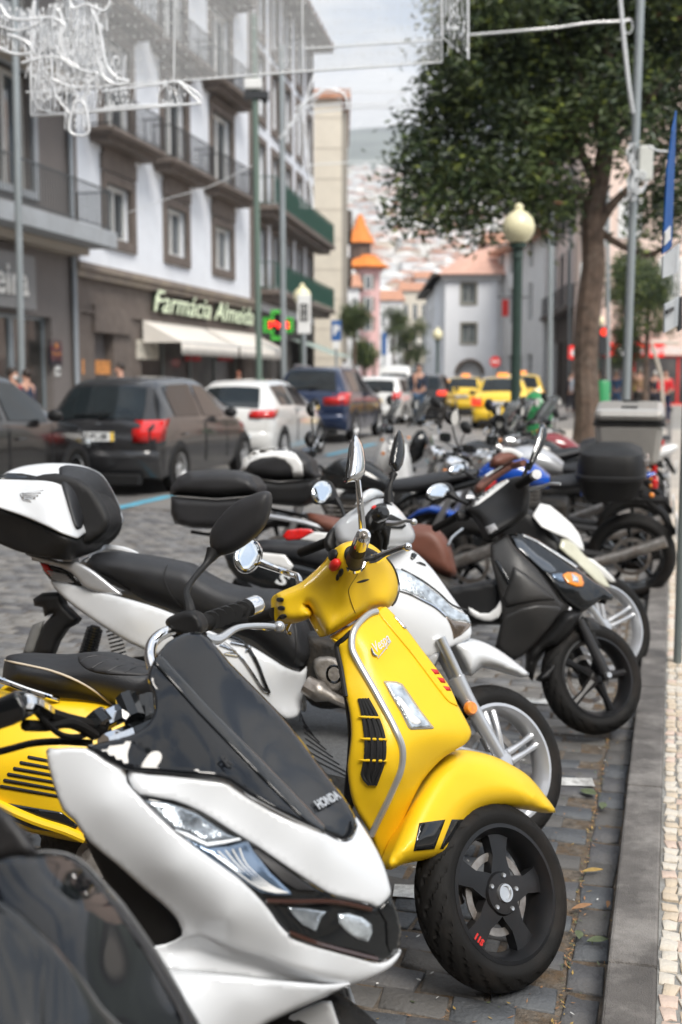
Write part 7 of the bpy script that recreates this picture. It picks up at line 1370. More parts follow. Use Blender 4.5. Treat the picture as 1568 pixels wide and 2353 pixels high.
def rear_at(x, y):    # rear wheel contact from the photo -> position of the front contact
    p = G(x, y); d = Vector((math.cos(yb), math.sin(yb), 0)); q_ = p + d * 1.4; return (q_.x, q_.y, 0)
p1 = rear_at(1448, 1374)
motorbike('motorbike', p1, yb + .03, 'blue', 'motorbike with bright blue tank and black rounded top box, rear wheel at the kerb', box=(M['plastic'], (.46, .52, .35), 'plastic', -1.25, .72), group=None, steer=-25)
p2 = rear_at(1455, 1306)
motorbike('motorbike', p2, yb + .02, 'silverp', 'motorbike carrying the big square aluminium case, rear wheel at the kerb', box=(mat('brushed_aluminium', (.5, .48, .45), .36, metal=.6, var=.05), (.52, .5, .34), 'alu', -1.34, .87), group=None, steer=20)
def along(k, off=0): 
    a = Vector(p1); b_ = Vector(p2); d = (b_ - a); u = d.normalized(); q_ = a + u * k + Vector((math.cos(yb), math.sin(yb), 0)) * off; return (q_.x, q_.y, 0)
motorbike('motorbike', along(-.4, 1.0), yb - .12, 'gloss', 'naked black motorbike with round chrome headlight nearest behind the white scooter mirror', group=None, steer=25, screen=False)
motorbike('motorbike', along(2.3, .05), yb + .1, 'gloss', 'black motorbike just behind the one with the aluminium case', group=None, steer=-20, screen=True)
motorbike('motorbike', along(3.4, .0), yb + .0, mat('dark_red_paint', (.2, .01, .015), .15, coat=1), 'dark red motorbike behind the aluminium-case bike', group=None, steer=10, screen=True)
kinds = [motorbike('scooter', along(4.3, .2), yb + .06, 'gloss', 'black scooter with upright mirrors in the far part of the row', scoot=True, frontm='gloss', steer=-15, screen=True),
         motorbike('scooter', along(5.2, -.1), yb - .04, 'white2', 'white scooter with helmet-like front far down the row below the green lamp post', scoot=True, frontm='white2', steer=22, screen=True)]
labs = ['farthest black scooter at the end of the row by the green lamp post foot', 'white scooter standing out on the road side, behind the dark mirrors', 'black scooter on the road side directly below the yellow taxi']
for i, (k_, o_) in enumerate(((6.0, .0), (2.9, 1.2), (4.5, 1.25))):
    c = copy_tree(kinds[i % 2].e); c.location = along(k_, o_); c.rotation_euler = (R(-7), 0, yb + rnd.uniform(-.12, .12)); c['label'] = labs[i]
# two parked on the street side, noses seen left of the row
motorbike('motorbike', along(1.75, .5), yb + .15, 'gloss', 'black motorbike with chrome front end standing proud of the row on the road side', group=None, steer=30, headm='chrome')
# ============================================================ STREET FURNITURE
def lamppost(x, y, Y, label, gr=37, top=None, gm=globe, pm=lgreen, group=None):
    """x,y = middle of the globe in the photo, Y = distance"""
    c = D(x, y, Y); sc = gr * Y / FP
    e = empty('street_lamp', (c.x, c.y, .07 if x > 1100 else 0), 0, label=label, cat='street lamp', group=group); z = c.z - e.location.z; r = sc
    MB().lathe([(r * .3, z - r * 1.5), (r * .33, z - r * 1.3), (r * .5, z - r * 1.22), (r * .52, z - r * .98), (.42 * r, z - r * .95)], 20).build('collar', pm, e)
    MB().lathe([(r * .42, z - r * .95), (r * .72, z - r * .75), (r * .96, z - r * .3), (r, z + r * .05), (r * .86, z + r * .5), (r * .55, z + r * .84), (r * .28, z + r * .98), (r * .26, z + r * 1.1), (r * .3, z + r * 1.16), (r * .26, z + r * 1.3), (r * .1, z + r * 1.42), (0, z + r * 1.44)], 28).build('globe', gm, e)
    MB().lathe([(r * .62, 0), (r * .6, .12), (r * .4, .2), (r * .38, .7), (r * .42, .74), (r * .3, .8), (r * .26, z - r * 1.9), (r * .34, z - r * 1.86), (r * .3, z - r * 1.5)], 12).build('post', pm, e, auto=20)
    k = MB()
    for i in range(8):
        a = math.pi * i / 4; k.tube([(math.cos(a) * r * .27, math.sin(a) * r * .27, .8), (math.cos(a) * r * .25, math.sin(a) * r * .25, z - r * 2)], r * .035, 5)
    k.build('post_fluting', pm, e); return e
lamppost(1192, 522, 14.5, 'big cream globe lamp on a fluted dark green post, in front of the taxi')
lamppost(695, 680, 37, 'cream globe lamp behind the white hanging sign left of the street', 20)
lamppost(1006, 769, 58, 'small globe lamp in front of the receding terrace', 12)
lamppost(960, 790, 75, 'tiny white globe lamp far down the middle of the street', 11, gm=mat('white_globe', (.75, .74, .7), .4))
lamppost(1378, 738, 46, 'small cream globe lamp showing just right of the tree trunk', 11)
lamppost(860, 812, 70, 'tiny globe lamp in front of the pink tower base', 8)
def mast(x0, y0, x1, y1, Y, r, label, m=pole, top=None):
    a, b_ = D(x1, y1, Y), D(x0, y0, Y); d = (b_ - a); foot = a - d * (a.z / d.z); e = empty('mast', (foot.x, foot.y, 0), 0, label=label, cat='pole')
    MB().tube([Vector((0, 0, 0)), b_ - foot + d.normalized() * 2], r, 12).build('shaft', m, e); MB().lathe([(r * 2, 0), (r * 2, .04), (r * 1.3, .1), (r, .14)], 12).build('base_flange', m, e); return e, foot, a, b_
mast(33, 0, 50, 850, 22, .07, 'tall thin grey pole in front of the grey building at the far left')
e1, _, _, _ = mast(586, 200, 596, 860, 34, .09, 'green pole carrying a boxy floodlight left of the pharmacy cross', m=mat('pole_green', (.12, .17, .14), .5))
fl_ = D(582, 195, 34) - Vector((e1.location)); MB().box(fl_, (.5, .4, .3)).build('floodlight', winw, e1, smooth=False, bev=.04); MB().box(fl_ + Vector((.1, 0, -.3)), (.7, .3, .2)).build('lamp_arm', iron, e1, smooth=False)
MB().tube([fl_ + Vector((.1, 0, -.3)), fl_ + Vector((.4, 0, -.5))], .05).build('bracket', iron, e1)
mast(648, 260, 652, 840, 36, .09, 'grey pole standing just in front of the pharmacy cross')
em, foot, ma, mb_ = mast(1472, 0, 1438, 930, 11.5, .042, 'slanting grey pole with taped cables and a junction box, right of the tree')
jb = D(1482, 376, 11.4) - foot; MB().box(jb, (.14, .12, .33)).build('junction_box', mat('beige_box', (.55, .56, .52), .5), em, smooth=False, bev=.015)
k = MB(); tape = mat('clear_cable_bundle', (.6, .62, .63), .2, coat=1)
for i in range(5): k.tube([D(1450 + rnd.uniform(-10, 16) - 2 * math.sin(j * 1.3), 330 + j * 22, 11.35 + rnd.uniform(-.05, .05)) - foot for j in range(7)], .009, 6, 4)
for i in range(3): k.tube([D(1466 + 16 * math.cos(a) + i * 3, 425 + 20 * math.sin(a) - i * 6, 11.3) - foot for a in np.linspace(0, 5.8, 10)], .01, 6, 2)
o = k.build('cable_coil', tape, em); o['kind'] = 'stuff'
k = MB(); k.tube([D(1424, -20, 11.3) - foot, D(1434, 90, 11.3) - foot, D(1446, 200, 11.3) - foot, D(1455, 260, 11.35) - foot], .022, 8, 4)
k.build('wrapped_cable', tape, em); MB().tube([D(1444 + 10 * math.cos(a), 60 + 18 * math.sin(a), 11.3) - foot for a in np.linspace(0, 6.28, 14)], .006, 6).build('cable_loop', tape, em)
gl = empty('light_garland', D(1085, 80, 11.6), 0, label='white wrapped cable strung across in front of the tree crown', cat='cable'); MB().tube([D(x, y, 11.6) - Vector(gl.location) for x, y in ((1080, 80), (1180, 72), (1280, 63), (1350, 53), (1420, 49), (1452, 46))], .012, 8, 4).build('cable', tape, gl)
# parking sign on the right edge
sp0 = G(1557, 1522, .08); ps_ = empty('parking_sign', sp0, 0, label='grey post with blue parking plate and small white plates at the right edge', cat='sign')
MB().tube([(0, 0, 0), (0, 0, 2.05)], .021, 14).build('post', mat('galvanised_green_grey', (.2, .23, .225), .5, metal=.4), ps_); MB().tube([(-.004, 0, 2.05), (-.006, 0, 2.9)], .02, 14).build('upper_post', mat('white_grey_post', (.55, .58, .58), .4), ps_)
Y_ = sp0.y - .04
def plate(name, P_, m, off=0):
    v = [D(x, y, Y_ + dy) - sp0 for x, y, dy in P_]; return MB().ext(v, (.004, -.012, 0)).build(name, m, ps_, smooth=False)
plate('blue_plate', [(1520, 585, -.25), (1541, 568, .3), (1552, 255, .3), (1543, 300, -.1), (1530, 400, -.25)], mat('matt_sign_blue', (.015, .1, .34), .7, spec=.2)); plate('white_plate', [(1524, 565, -.3), (1538, 550, -.1), (1538, 520, -.1), (1526, 535, -.3)], winw)
plate('text_plate', [(1520, 640, -.3), (1556, 625, .3), (1560, 560, .3), (1521, 590, -.3)], mat('grey_text_plate', (.55, .58, .6), .4)); plate('info_plate', [(1524, 765, -.3), (1555, 748, .3), (1558, 682, .3), (1525, 700, -.3)], mat('grey_text_plate', (.55, .58, .6), .4)); plate('dash_mark', [(1530, 722, -.34), (1546, 714, .0), (1546, 705, .0), (1530, 713, -.34)], M['ink']); plate('frame_edge', [(1556, 763, .28), (1566, 755, .3), (1566, 680, .3), (1556, 684, .28)], M['ink'])
# hanging white sign, P sign, pharmacy cross
ws_ = D(699, 722, 34); e = empty('hanging_sign', (ws_.x, ws_.y, 0), 0, label='white panel sign with dark window emblem on a thin post below the globe lamp', cat='sign'); z = ws_.z
MB().box((0, 0, z), (.4, .08, 1.15)).build('panel', winw, e, smooth=False, bev=.03); MB().tube([(0, .02, 0), (0, .02, z - .57)], .06).build('post', pole, e)
k = MB(); 
for dx in (-.09, 0, .09): k.box((dx, -.05, z + .05), (.05, .02, .5))
for dz in (-.18, .05, .28): k.box((0, -.05, z + dz), (.22, .025, .04))
k.build('emblem', M['ink'], e, smooth=False)
for (x, y, Y, w_, h_, lab, txt) in ((773, 760, 44, .38, .78, 'blue parking sign with white P on a post beyond the blue off-roader', 'P'), (883, 790, 62, .25, 1.2, 'narrow blue banner sign far down the street', None)):
    c = D(x, y, Y); e = empty('road_sign', (c.x, c.y, 0), 0, label=lab, cat='sign'); MB().tube([(0, .03, 0), (0, .03, c.z)], .05).build('post', pole, e); MB().box((0, 0, c.z), (w_, .05, h_)).build('panel', mat('sign_blue', (.02, .1, .3), .35, coat=.5), e, smooth=False, bev=.02)
    if txt: text('lettering', txt, .5, winw, (0, -.04, c.z), basis((1, 0, 0), (0, 0, 1)), e, bold=.02); MB().box((0, -.0, c.z - h_ * .68), (w_ * .7, .04, .3)).build('sub_plate', winw, e, smooth=False)
c = D(640, 747, 45); e = empty('pharmacy_cross', c, 0, label='lit pharmacy cross with green outline and red display beside the grey pole', cat='sign')
def cross(a, b_): return [(-b_, 0, -a), (b_, 0, -a), (b_, 0, -b_), (a, 0, -b_), (a, 0, b_), (b_, 0, b_), (b_, 0, a), (-b_, 0, a), (-b_, 0, b_), (-a, 0, b_), (-a, 0, -b_), (-b_, 0, -b_)]
MB().ext([Vector(v) for v in cross(.58, .3)], (0, .2, 0)).build('housing', M['gloss'], e, smooth=False)
ng = mat('green_neon', (.1, .7, .08), .4, emit=.45, ecol=(.15, 1, .1))
for a, b_ in ((.55, .27), (.47, .19)):
    k = MB(); k.tube([Vector(v) + Vector((0, -.03, 0)) for v in cross(a, b_)], .016, 6, 0, closed=True); k.build('neon_tube', ng, e)
text('led_text', '19:42', .34, mat('red_led', (.8, .02, .01), .4, emit=1.6, ecol=(1, .03, .02)), (0, -.04, 0), basis((1, 0, 0), (0, 0, 1)), e, bold=.02, sx=1.1)
MB().tube([(-.9, .1, .1), (-.5, .1, .1)], .04).build('bracket', iron, e)
for (x, y, Y, lab) in ((1138, 831, 60, 'round red and white no entry sign beside the yellow taxi'),):
    c = D(x, y, Y); e = empty('road_sign', (c.x, c.y, 0), 0, label=lab, cat='sign'); MB().tube([(0, .03, 0), (0, .03, c.z)], .04).build('post', pole, e); MB().lathe([(0, -.02), (.28, -.02), (.28, .01)], 20, 1, (0, 0, c.z)).build('disc', M['redpl'], e, smooth=False); MB().box((0, -.03, c.z), (.38, .02, .09)).build('bar', winw, e, smooth=False)
# green bins
gb = mat('bin_green', (.03, .26, .09), .4, coat=.3); c = D(1239, 930, 16.5); e = empty('waste_bin', (c.x, 16.5, .08), R(-20), label='green waste bin with rounded hood, right of the green lamp post', cat='bin')
zt = c.z - .08; k = MB(); k.grid([[(w * math.cos(a), w * .75 * math.sin(a), z) for a in np.linspace(0, 6.283, 20, endpoint=False)] for z, w in ((.35, .12), (.4, .16), (zt - .12, .2), (zt - .1, .225), (zt - .04, .225))], closed=True); k.build('body', gb, e)
k = MB(); k.grid([[(.21 * math.cos(a), .165 * math.sin(a) , zt - .05 + .24 * math.sin(b_) * (1 if True else 0)) if b_ == 0 else (.21 * math.cos(a) * math.cos(b_) - .06 * math.sin(b_), .165 * math.sin(a) * math.cos(b_), zt - .05 + .24 * math.sin(b_)) for a in np.linspace(0, 6.283, 20, endpoint=False)] for b_ in (0, .3, .6, .9, 1.2, 1.5)], closed=True); k.build('hood', gb, e)
MB().sph((.17, -.02, zt + .05), .09, 12, (.7, 1, .9)).build('opening', M['darkin'], e); MB().tube([(0, 0, 0), (0, 0, .4)], .04).build('stand', lgreen, e)
c = D(1386, 915, 30); e = empty('bollard_bin', (c.x, 30, .08), 0, label='slim green tubular bin between the tree and the pedestrians', cat='bin'); MB().lathe([(.18, .45), (.18, 1.28), (.15, 1.34), (0, 1.36)], 16).build('tube_body', gb, e); MB().lathe([(.13, 0), (.13, .45)], 12).build('stem', pole, e)
# traffic light and frame behind the tree
c = D(1386, 790, 33); e = empty('traffic_light', (c.x, 33, .08), 0, label='traffic light showing red to the right of the tree trunk', cat='traffic light'); MB().tube([(0, 0, 0), (0, 0, c.z - .3)], .06).build('post', iron, e); MB().box((0, 0, c.z), (.3, .25, .85)).build('housing', iron, e, smooth=False, bev=.03)
MB().lathe([(0, -.14), (.11, -.14), (.12, -.1)], 14, 1, (0, 0, c.z + .25)).build('red_lamp', M['redon'], e)
mast(1397, 560, 1398, 900, 31, .05, 'slim grey pole right of the small cream globe lamp')
mast(1266, 600, 1264, 900, 40, .09, 'dark grey pole in front of the brown stone shopfronts')
mast(1312, 480, 1308, 900, 60, .07, 'very thin pole left of the tree trunk')
# ============================================================ TREES
bark = mat('bark', (.1, .068, .05), .95, var=.5, sc=7, bump=1, bsc=22, dirt=.6, dcol=(.2, .155, .125))
leafm = [mat('leaf_dark', (.032, .054, .024), .45, var=.4, sc=2, spec=.4), mat('leaf_mid', (.075, .105, .035), .45, var=.4, sc=2, spec=.4), mat('leaf_yellow_green', (.2, .24, .05), .45, var=.3, sc=2, spec=.4), mat('leaf_brown', (.13, .06, .03), .6, var=.3, sc=2)]
def limb(k, pts, rs): k.tube([Vector(p) for p in pts], rs, 10, 5)
def crown(clumps, n, size, seed, wts=(4, 4.4, 1.3, .3)):
    r_ = np.random.RandomState(seed); cl = np.array(clumps, float); vol = cl[:, 3] ** 1.5; idx = r_.choice(len(cl), n, p=vol / vol.sum()); u = r_.normal(size=(n, 3)); u /= np.linalg.norm(u, axis=1)[:, None]; rad = r_.rand(n) ** .42
    P_ = cl[idx, :3] + u * (rad * cl[idx, 3])[:, None] * np.array([1, 1, .8]); 
    # twig groups: leaves gather around small centres
    gidx = r_.randint(0, n // 22, n); P_ = P_[gidx] + r_.normal(size=(n, 3)) * size * 1.35
    d = r_.normal(size=(n, 3)); d[:, 2] = np.abs(d[:, 2]) * .6; d /= np.linalg.norm(d, axis=1)[:, None]; e_ = np.cross(d, r_.normal(size=(n, 3))); e_ /= np.linalg.norm(e_, axis=1)[:, None]
    L_ = size * r_.uniform(.7, 1.3, n)[:, None]; w_ = L_ * .34; nrm = np.cross(d, e_) * L_ * .12
    V_ = np.stack([P_ - d * L_ * .5, P_ + e_ * w_ * .5 + nrm, P_ + d * L_ * .5, P_ - e_ * w_ * .5 + nrm], 1).reshape(-1, 3); F_ = np.arange(n * 4).reshape(-1, 4)
    hue = r_.rand(n // 22)[gidx]; mi = np.searchsorted(np.cumsum(np.array(wts) / sum(wts)), np.clip(hue * .75 + r_.rand(n) * .25, 0, .999)); return V_, F_, mi
def leaves(name, V_, F_, mi, off, parent):
    me = bpy.data.meshes.new(name); me.from_pydata((V_ - np.array(off)).tolist(), [], F_.tolist())
    for m in leafm: me.materials.append(m)
    me.polygons.foreach_set('material_index', mi.astype(np.int32)); o = bpy.data.objects.new(name, me); COL.objects.link(o); o.parent = parent; reg(o, parent); return o
TY = 16.6; base = Vector((D(1345, 900, TY).x, TY, .08)); tr = empty('street_tree', base, 0, label='tall evergreen tree with rough brown trunk and dense dark crown on the right', cat='tree')
def tp(x, y, dy=0): return D(x, y, TY + dy) - base
k = MB(); limb(k, [(0, 0, 0), tp(1350, 960), tp(1346, 830), tp(1352, 720), tp(1364, 610), tp(1362, 510), tp(1378, 420), tp(1392, 330), tp(1395, 200), tp(1400, 60)], [.24, .185, .17, .178, .165, .155, .14, .12, .1, .06]); fixn(k.build('trunk', bark, tr))
for P_, r_ in (([(1366, 540), (1400, 480), (1450, 430), (1530, 380)], [.08, .07, .05, .03]), ([(1372, 430), (1330, 340), (1280, 280), (1200, 230)], [.08, .06, .05, .03]), ([(1370, 470), (1300, 440), (1200, 430), (1080, 430)], [.06, .05, .04, .02]), ([(1366, 520), (1420, 560), (1490, 585), (1540, 560)], [.06, .05, .045, .03]), ([(1380, 360), (1440, 300), (1500, 220), (1560, 150)], [.07, .06, .05, .03]), ([(1385, 330), (1350, 220), (1300, 120), (1250, 40)], [.07, .05, .04, .03])):
    k = MB(); limb(k, [tp(x, y, rnd.uniform(-.3, .3) if i else 0) for i, (x, y) in enumerate(P_)], r_); fixn(k.build('limb', bark, tr))
cl = []
def C_(x, y, r, dy=0): p = D(x, y, TY + dy); cl.append((p.x, p.y, p.z, r * (TY + dy) / FP))
rr = random.Random(5)
for x, y, r in ((1060, 60, 70), (1130, 20, 90), (1230, 40, 110), (1350, 60, 120), (1480, 60, 120), (1570, 100, 100), (1050, 160, 60), (1040, 235, 62), (1110, 200, 80), (1200, 160, 100), (1300, 200, 110), (1420, 200, 110), (1530, 240, 100), (1180, 290, 85), (1550, 340, 70), (1270, 330, 75), (1460, 330, 55), (1340, 300, 60), (960, 345, 42), (1000, 320, 40), (950, 400, 40), (1010, 380, 45), (1060, 350, 60), (1100, 420, 60), (1040, 440, 40), (1160, 400, 70), (950, 480, 22), (985, 465, 28), (1030, 480, 22), (1230, 420, 65), (1120, 475, 32), (1200, 470, 40), (1280, 440, 45), (1320, 470, 40), (1240, 490, 25), (1520, 440, 60), (1500, 520, 45), (1100, 100, 80), (1240, 250, 90), (1000, 260, 25), (1150, -40, 100), (1300, -50, 120), (1460, -60, 120), (1600, 0, 110), (1070, 515, 12), (1110, 520, 12), (925, 490, 16), (1000, 500, 20), (965, 445, 30), (1180, 500, 28), (1270, 500, 24), (1090, 500, 18), (1560, 480, 50), (1500, 480, 30)): C_(x, y, r, rr.uniform(-.7, .7))
for i in range(30): C_(rr.uniform(1050, 1600), rr.uniform(-250, 260), rr.uniform(45, 70), rr.uniform(-1.6, 2.4))
V_, F_, mi = crown(cl, 52000, .14, 4); leaves('crown', V_, F_, mi, base, tr)
def small_tree(x, y, r, Y, label, n=5000, sz=.16, zoff=0):
    c = D(x, y, Y); b_ = Vector((c.x, Y, .05)); t_ = empty('street_tree', b_, 0, label=label, cat='tree'); R_ = r * Y / FP; MB().tube([(0, 0, 0), (0, 0, c.z - .1)], [.12, .07], 8).build('trunk', bark, t_)
    rr_ = random.Random(int(x)); cl_ = [(c.x + rr_.uniform(-.8, .8) * R_, Y + rr_.uniform(-.6, .6) * R_, c.z + rr_.uniform(-1, 1.2) * R_, R_ * rr_.uniform(.2, .5)) for _ in range(16)]; leaves('crown', *crown(cl_, n, sz, int(x), (3, 5, 2, .2)), b_, t_)
small_tree(938, 800, 38, 72, 'small round green tree far down the street beside the globe lamp'); small_tree(905, 745, 26, 85, 'slim green tree right of the pink tower', 4000); small_tree(815, 742, 26, 62, 'dark green tree in front of the pink tower base'); small_tree(838, 815, 20, 66, 'low green shrub-like tree below the pink tower')
small_tree(1490, 700, 72, 40, 'bushy green tree in front of the red bank sign on the right', 9000, .14); small_tree(1455, 650, 40, 42, 'feathery palm-like tree left of the bushy one by the bank', 4000, .2); small_tree(1440, 800, 30, 41, 'small tree crown hanging over the bank entrance', 3000, .14)
# ============================================================ PEOPLE
skin = mat('skin', (.5, .28, .2), .55, var=.08)
def person(foot, h, face, label, top, legs, hair=(.03, .02, .015), stride=.12, arms=((.1, .0), (.1, .0)), hood=None, mask=False, bag=None, walk=0):
    """skinned figure: one continuous body, clothes and hair as children; face = heading in degrees"""
    e = empty('person', foot, R(face), label=label, cat='person'); s = h / 1.75
    hip, ch, nk, hd = .93 * s, 1.36 * s, 1.5 * s, 1.64 * s
    V_ = [(0, 0, hip), (0, 0, 1.15 * s), (0, 0, ch), (.01 * s, 0, nk), (.02 * s, 0, 1.58 * s), (.02 * s, 0, 1.7 * s)]; E_ = [(0, 1), (1, 2), (2, 3), (3, 4), (4, 5)]; Rr = [.13, .12, .14, .055, .085, .08]
    for sg, (af, bend) in zip((-1, 1), arms):
        i = len(V_); V_ += [(0, sg * .17 * s, ch + .04 * s), (.02 * s + af * .3 * s, sg * .22 * s, 1.12 * s), (.05 * s + (af + bend) * .5 * s, sg * (.22 - bend * .1) * s, (.88 + bend * .35) * s), (.07 * s + (af + bend) * .6 * s, sg * (.22 - bend * .12) * s, (.8 + bend * .4) * s)]; E_ += [(2, i), (i, i + 1), (i + 1, i + 2), (i + 2, i + 3)]; Rr += [.06, .045, .033, .04]
    for sg in (-1, 1):
        st = stride * sg; i = len(V_); V_ += [(0, sg * .09 * s, .86 * s), (st * .55 * s + .03 * s, sg * .1 * s, .48 * s), (st * s, sg * .1 * s, .08 * s), (st * s + .14 * s, sg * .11 * s, .03 * s)]; E_ += [(0, i), (i, i + 1), (i + 1, i + 2), (i + 2, i + 3)]; Rr += [.09, .06, .042, .035]
    def sk(name, keep, grow, m, par):
        mp_ = {v: n_ for n_, v in enumerate(keep)}; me = bpy.data.meshes.new(name); me.from_pydata([V_[v] for v in keep], [(mp_[a], mp_[b_]) for a, b_ in E_ if a in mp_ and b_ in mp_], []); me.materials.append(m)
        o = bpy.data.objects.new(name, me); COL.objects.link(o); o.parent = par; md = o.modifiers.new('skin', 'SKIN'); md.use_smooth_shade = True; o.modifiers.new('sub', 'SUBSURF').levels = 1; o.modifiers['sub'].render_levels = 1
        for v, d in zip(keep, me.skin_vertices[0].data): d.radius = (Rr[v] * s + grow, Rr[v] * s + grow)
        me.skin_vertices[0].data[0].use_root = True; return o
    body = sk('body', list(range(len(V_))), 0, skin, e)
    sk('shirt', [0, 1, 2, 6, 7, 8, 10, 11, 12], .014, mat('cloth_%d' % int(top[0] * 999 + top[1] * 99 + top[2] * 9), top, .85, var=.2, sc=8), e); sk('trousers', [0, 14, 15, 16, 18, 19, 20], .016, mat('cloth_%d' % int(legs[0] * 999 + legs[1] * 99 + legs[2] * 9), legs, .85, var=.2, sc=8), e)
    hm = mat('hair_%d' % int(hair[0] * 999), hair, .6); MB().sph((.0 * s, 0, 1.675 * s), .1 * s, 12, (1.0, .85, 1.05)).build('hair', hm, e)
    MB().sph((.04 * s, 0, 1.62 * s), .082 * s, 12, (.95, .82, 1.15)).build('face', skin, body); MB().box((.125 * s, 0, 1.61 * s), (.03 * s, .02 * s, .035 * s)).build('nose', skin, body, smooth=False, bev=.005)
    for sg in (-1, 1): MB().sph((.108 * s, sg * .032 * s, 1.645 * s), .012 * s, 6).build('eye', M['ink'], body)
    for sg, i in ((-1, 17), (1, 21)): v = V_[i]; MB().sph((v[0] - .04 * s, v[1], .045 * s), .07 * s, 10, (1.7, .65, .6)).build('shoe', M['plastic'], e)
    if mask: MB().sph((.07 * s, 0, 1.585 * s), .068 * s, 10, (.8, .9, .8)).build('face_mask', winw, e)
    if bag: MB().box((-.13 * s, 0, 1.2 * s), (.12 * s, .28 * s, .4 * s)).build('backpack', mat('bag_cloth', bag, .8), e, smooth=False, bev=.04)
    return e
f_ = G(962, 978, 0); person((f_.x, f_.y, 0), 1.92, -95, 'man in dark navy gilet and jeans walking towards us in the middle of the street', (.015, .022, .04), (.05, .09, .15), stride=.22, arms=((-.15, .2), (.35, .5)))
def crowd(x, yh, Y, h, *a, **k): 
    c = D(x, yh, Y); person((c.x, Y, .05), h, *a, **k)
crowd(28, 850, 20.5, 1.62, -20, 'woman with white face mask and red top behind the crossover at the left edge', (.35, .04, .05), (.04, .05, .08), mask=True)
crowd(62, 868, 21, 1.6, 150, 'person in dark blue jacket beside the masked woman', (.02, .03, .06), (.02, .02, .03))
crowd(277, 838, 24, 1.75, -150, 'short-haired man in black holding a phone to his ear, behind the grey hatchback', (.012, .012, .014), (.03, .03, .04), arms=((.2, .9), (.1, 0)))
crowd(548, 845, 40, 1.65, 60, 'person in yellow-green top inside the shop front behind the white hatchback', (.4, .35, .05), (.03, .03, .04), hair=(.25, .08, .04))
crowd(1313, 868, 47, 1.65, -60, 'person in dark clothes left of the tree trunk', (.02, .025, .04), (.02, .02, .03))
crowd(1325, 858, 46, 1.7, -80, 'person in pale blue top half hidden by the tree trunk', (.35, .42, .5), (.03, .03, .05))
crowd(1381, 850, 44, 1.78, -90, 'tall man in black behind the slim green bin', (.015, .015, .018), (.03, .03, .04), hair=(.12, .08, .06))
crowd(1397, 864, 45, 1.65, 90, 'person in white top just right of the slim green bin', (.6, .6, .6), (.25, .2, .16), hair=(.3, .25, .2))
crowd(1417, 856, 42, 1.72, -85, 'grey-haired woman in blue denim jacket walking, right of the green bin', (.04, .09, .18), (.04, .09, .16), hair=(.35, .3, .26), stride=.2)
crowd(1455, 862, 44, 1.65, -60, 'person in yellow-green jacket right of the slanting pole', (.35, .38, .04), (.03, .03, .03), hair=(.15, .08, .04))
crowd(1471, 852, 42, 1.78, 100, 'person in patterned brown coat seen from behind near the bank', (.28, .17, .09), (.04, .035, .03), hair=(.3, .18, .12))
crowd(1506, 860, 43, 1.68, 80, 'person in dark coat with white hat near the bank', (.02, .02, .025), (.02, .02, .03), hair=(.5, .48, .45))
crowd(1530, 862, 36, 1.7, -100, 'person in red and navy jacket with yellow sleeves at the right edge', (.55, .015, .02), (.01, .015, .05), bag=(.6, .35, .02), arms=((.3, .6), (.3, .6)))
# ============================================================ OVERHEAD LIGHT DECORATIONS
wirem = mat('galvanised_wire', (.72, .74, .75), .4, metal=.1); whitet = mat('white_rope_light', (.78, .8, .82), .35, coat=.4, var=.03)
NY = 9.5
ne = empty('light_net', D(640, 160, NY), 0, label='fine wire net of tiny lights hung across the street, upper middle', cat='light net')
def nd(x, y, dy=0): return D(x, y, NY + dy) - Vector(ne.location)
k = MB(); 
def xb_l(y): return 300 + (190 - y) * 0.0
xs_ = np.arange(130, 1012, 7.4)
def yb_(x): return 195 - (x - 300) * (50 / 700.)
for x in xs_:
    a, b_ = nd(x, -60), nd(x, yb_(x)); k.add([a + Vector((-.0025, 0, 0)), a + Vector((.0025, 0, 0)), b_ + Vector((.0025, 0, 0)), b_ + Vector((-.0025, 0, 0))], [(0, 1, 2, 3)])
for j in range(40):
    y0 = 195 - j * 6.4; a, b_ = nd(130, y0 + 12), nd(1012, y0 - 50)
    k.add([a + Vector((0, 0, -.0018)), b_ + Vector((0, 0, -.0018)), b_ + Vector((0, 0, .0018)), a + Vector((0, 0, .0018))], [(0, 1, 2, 3)])
o = k.build('wire_mesh', wirem, ne, smooth=False); o['kind'] = 'stuff'
k = MB()
for j in range(8):
    for x in np.arange(140, 1010, 17): y = yb_(x) - 6 - j * 26 + rnd.uniform(-2, 2); p = nd(x + rnd.uniform(-2, 2), y); k.box(p, (.008, .006, .016))
o = k.build('net_bulbs', winw, ne, smooth=False); o['kind'] = 'stuff'
for P_, r_ in (([(60, 212), (300, 195), (650, 168), (1016, 143)], .007), ([(1016, 143), (1014, -60)], .006), ([(400, 190), (402, -40)], .006), ([(696, 165), (695, -40)], .005), ([(700, 112), (1014, 92)], .006)): MB().tube([nd(x, y) for x, y in P_], r_, 6).build('border_cable', wirem, ne)
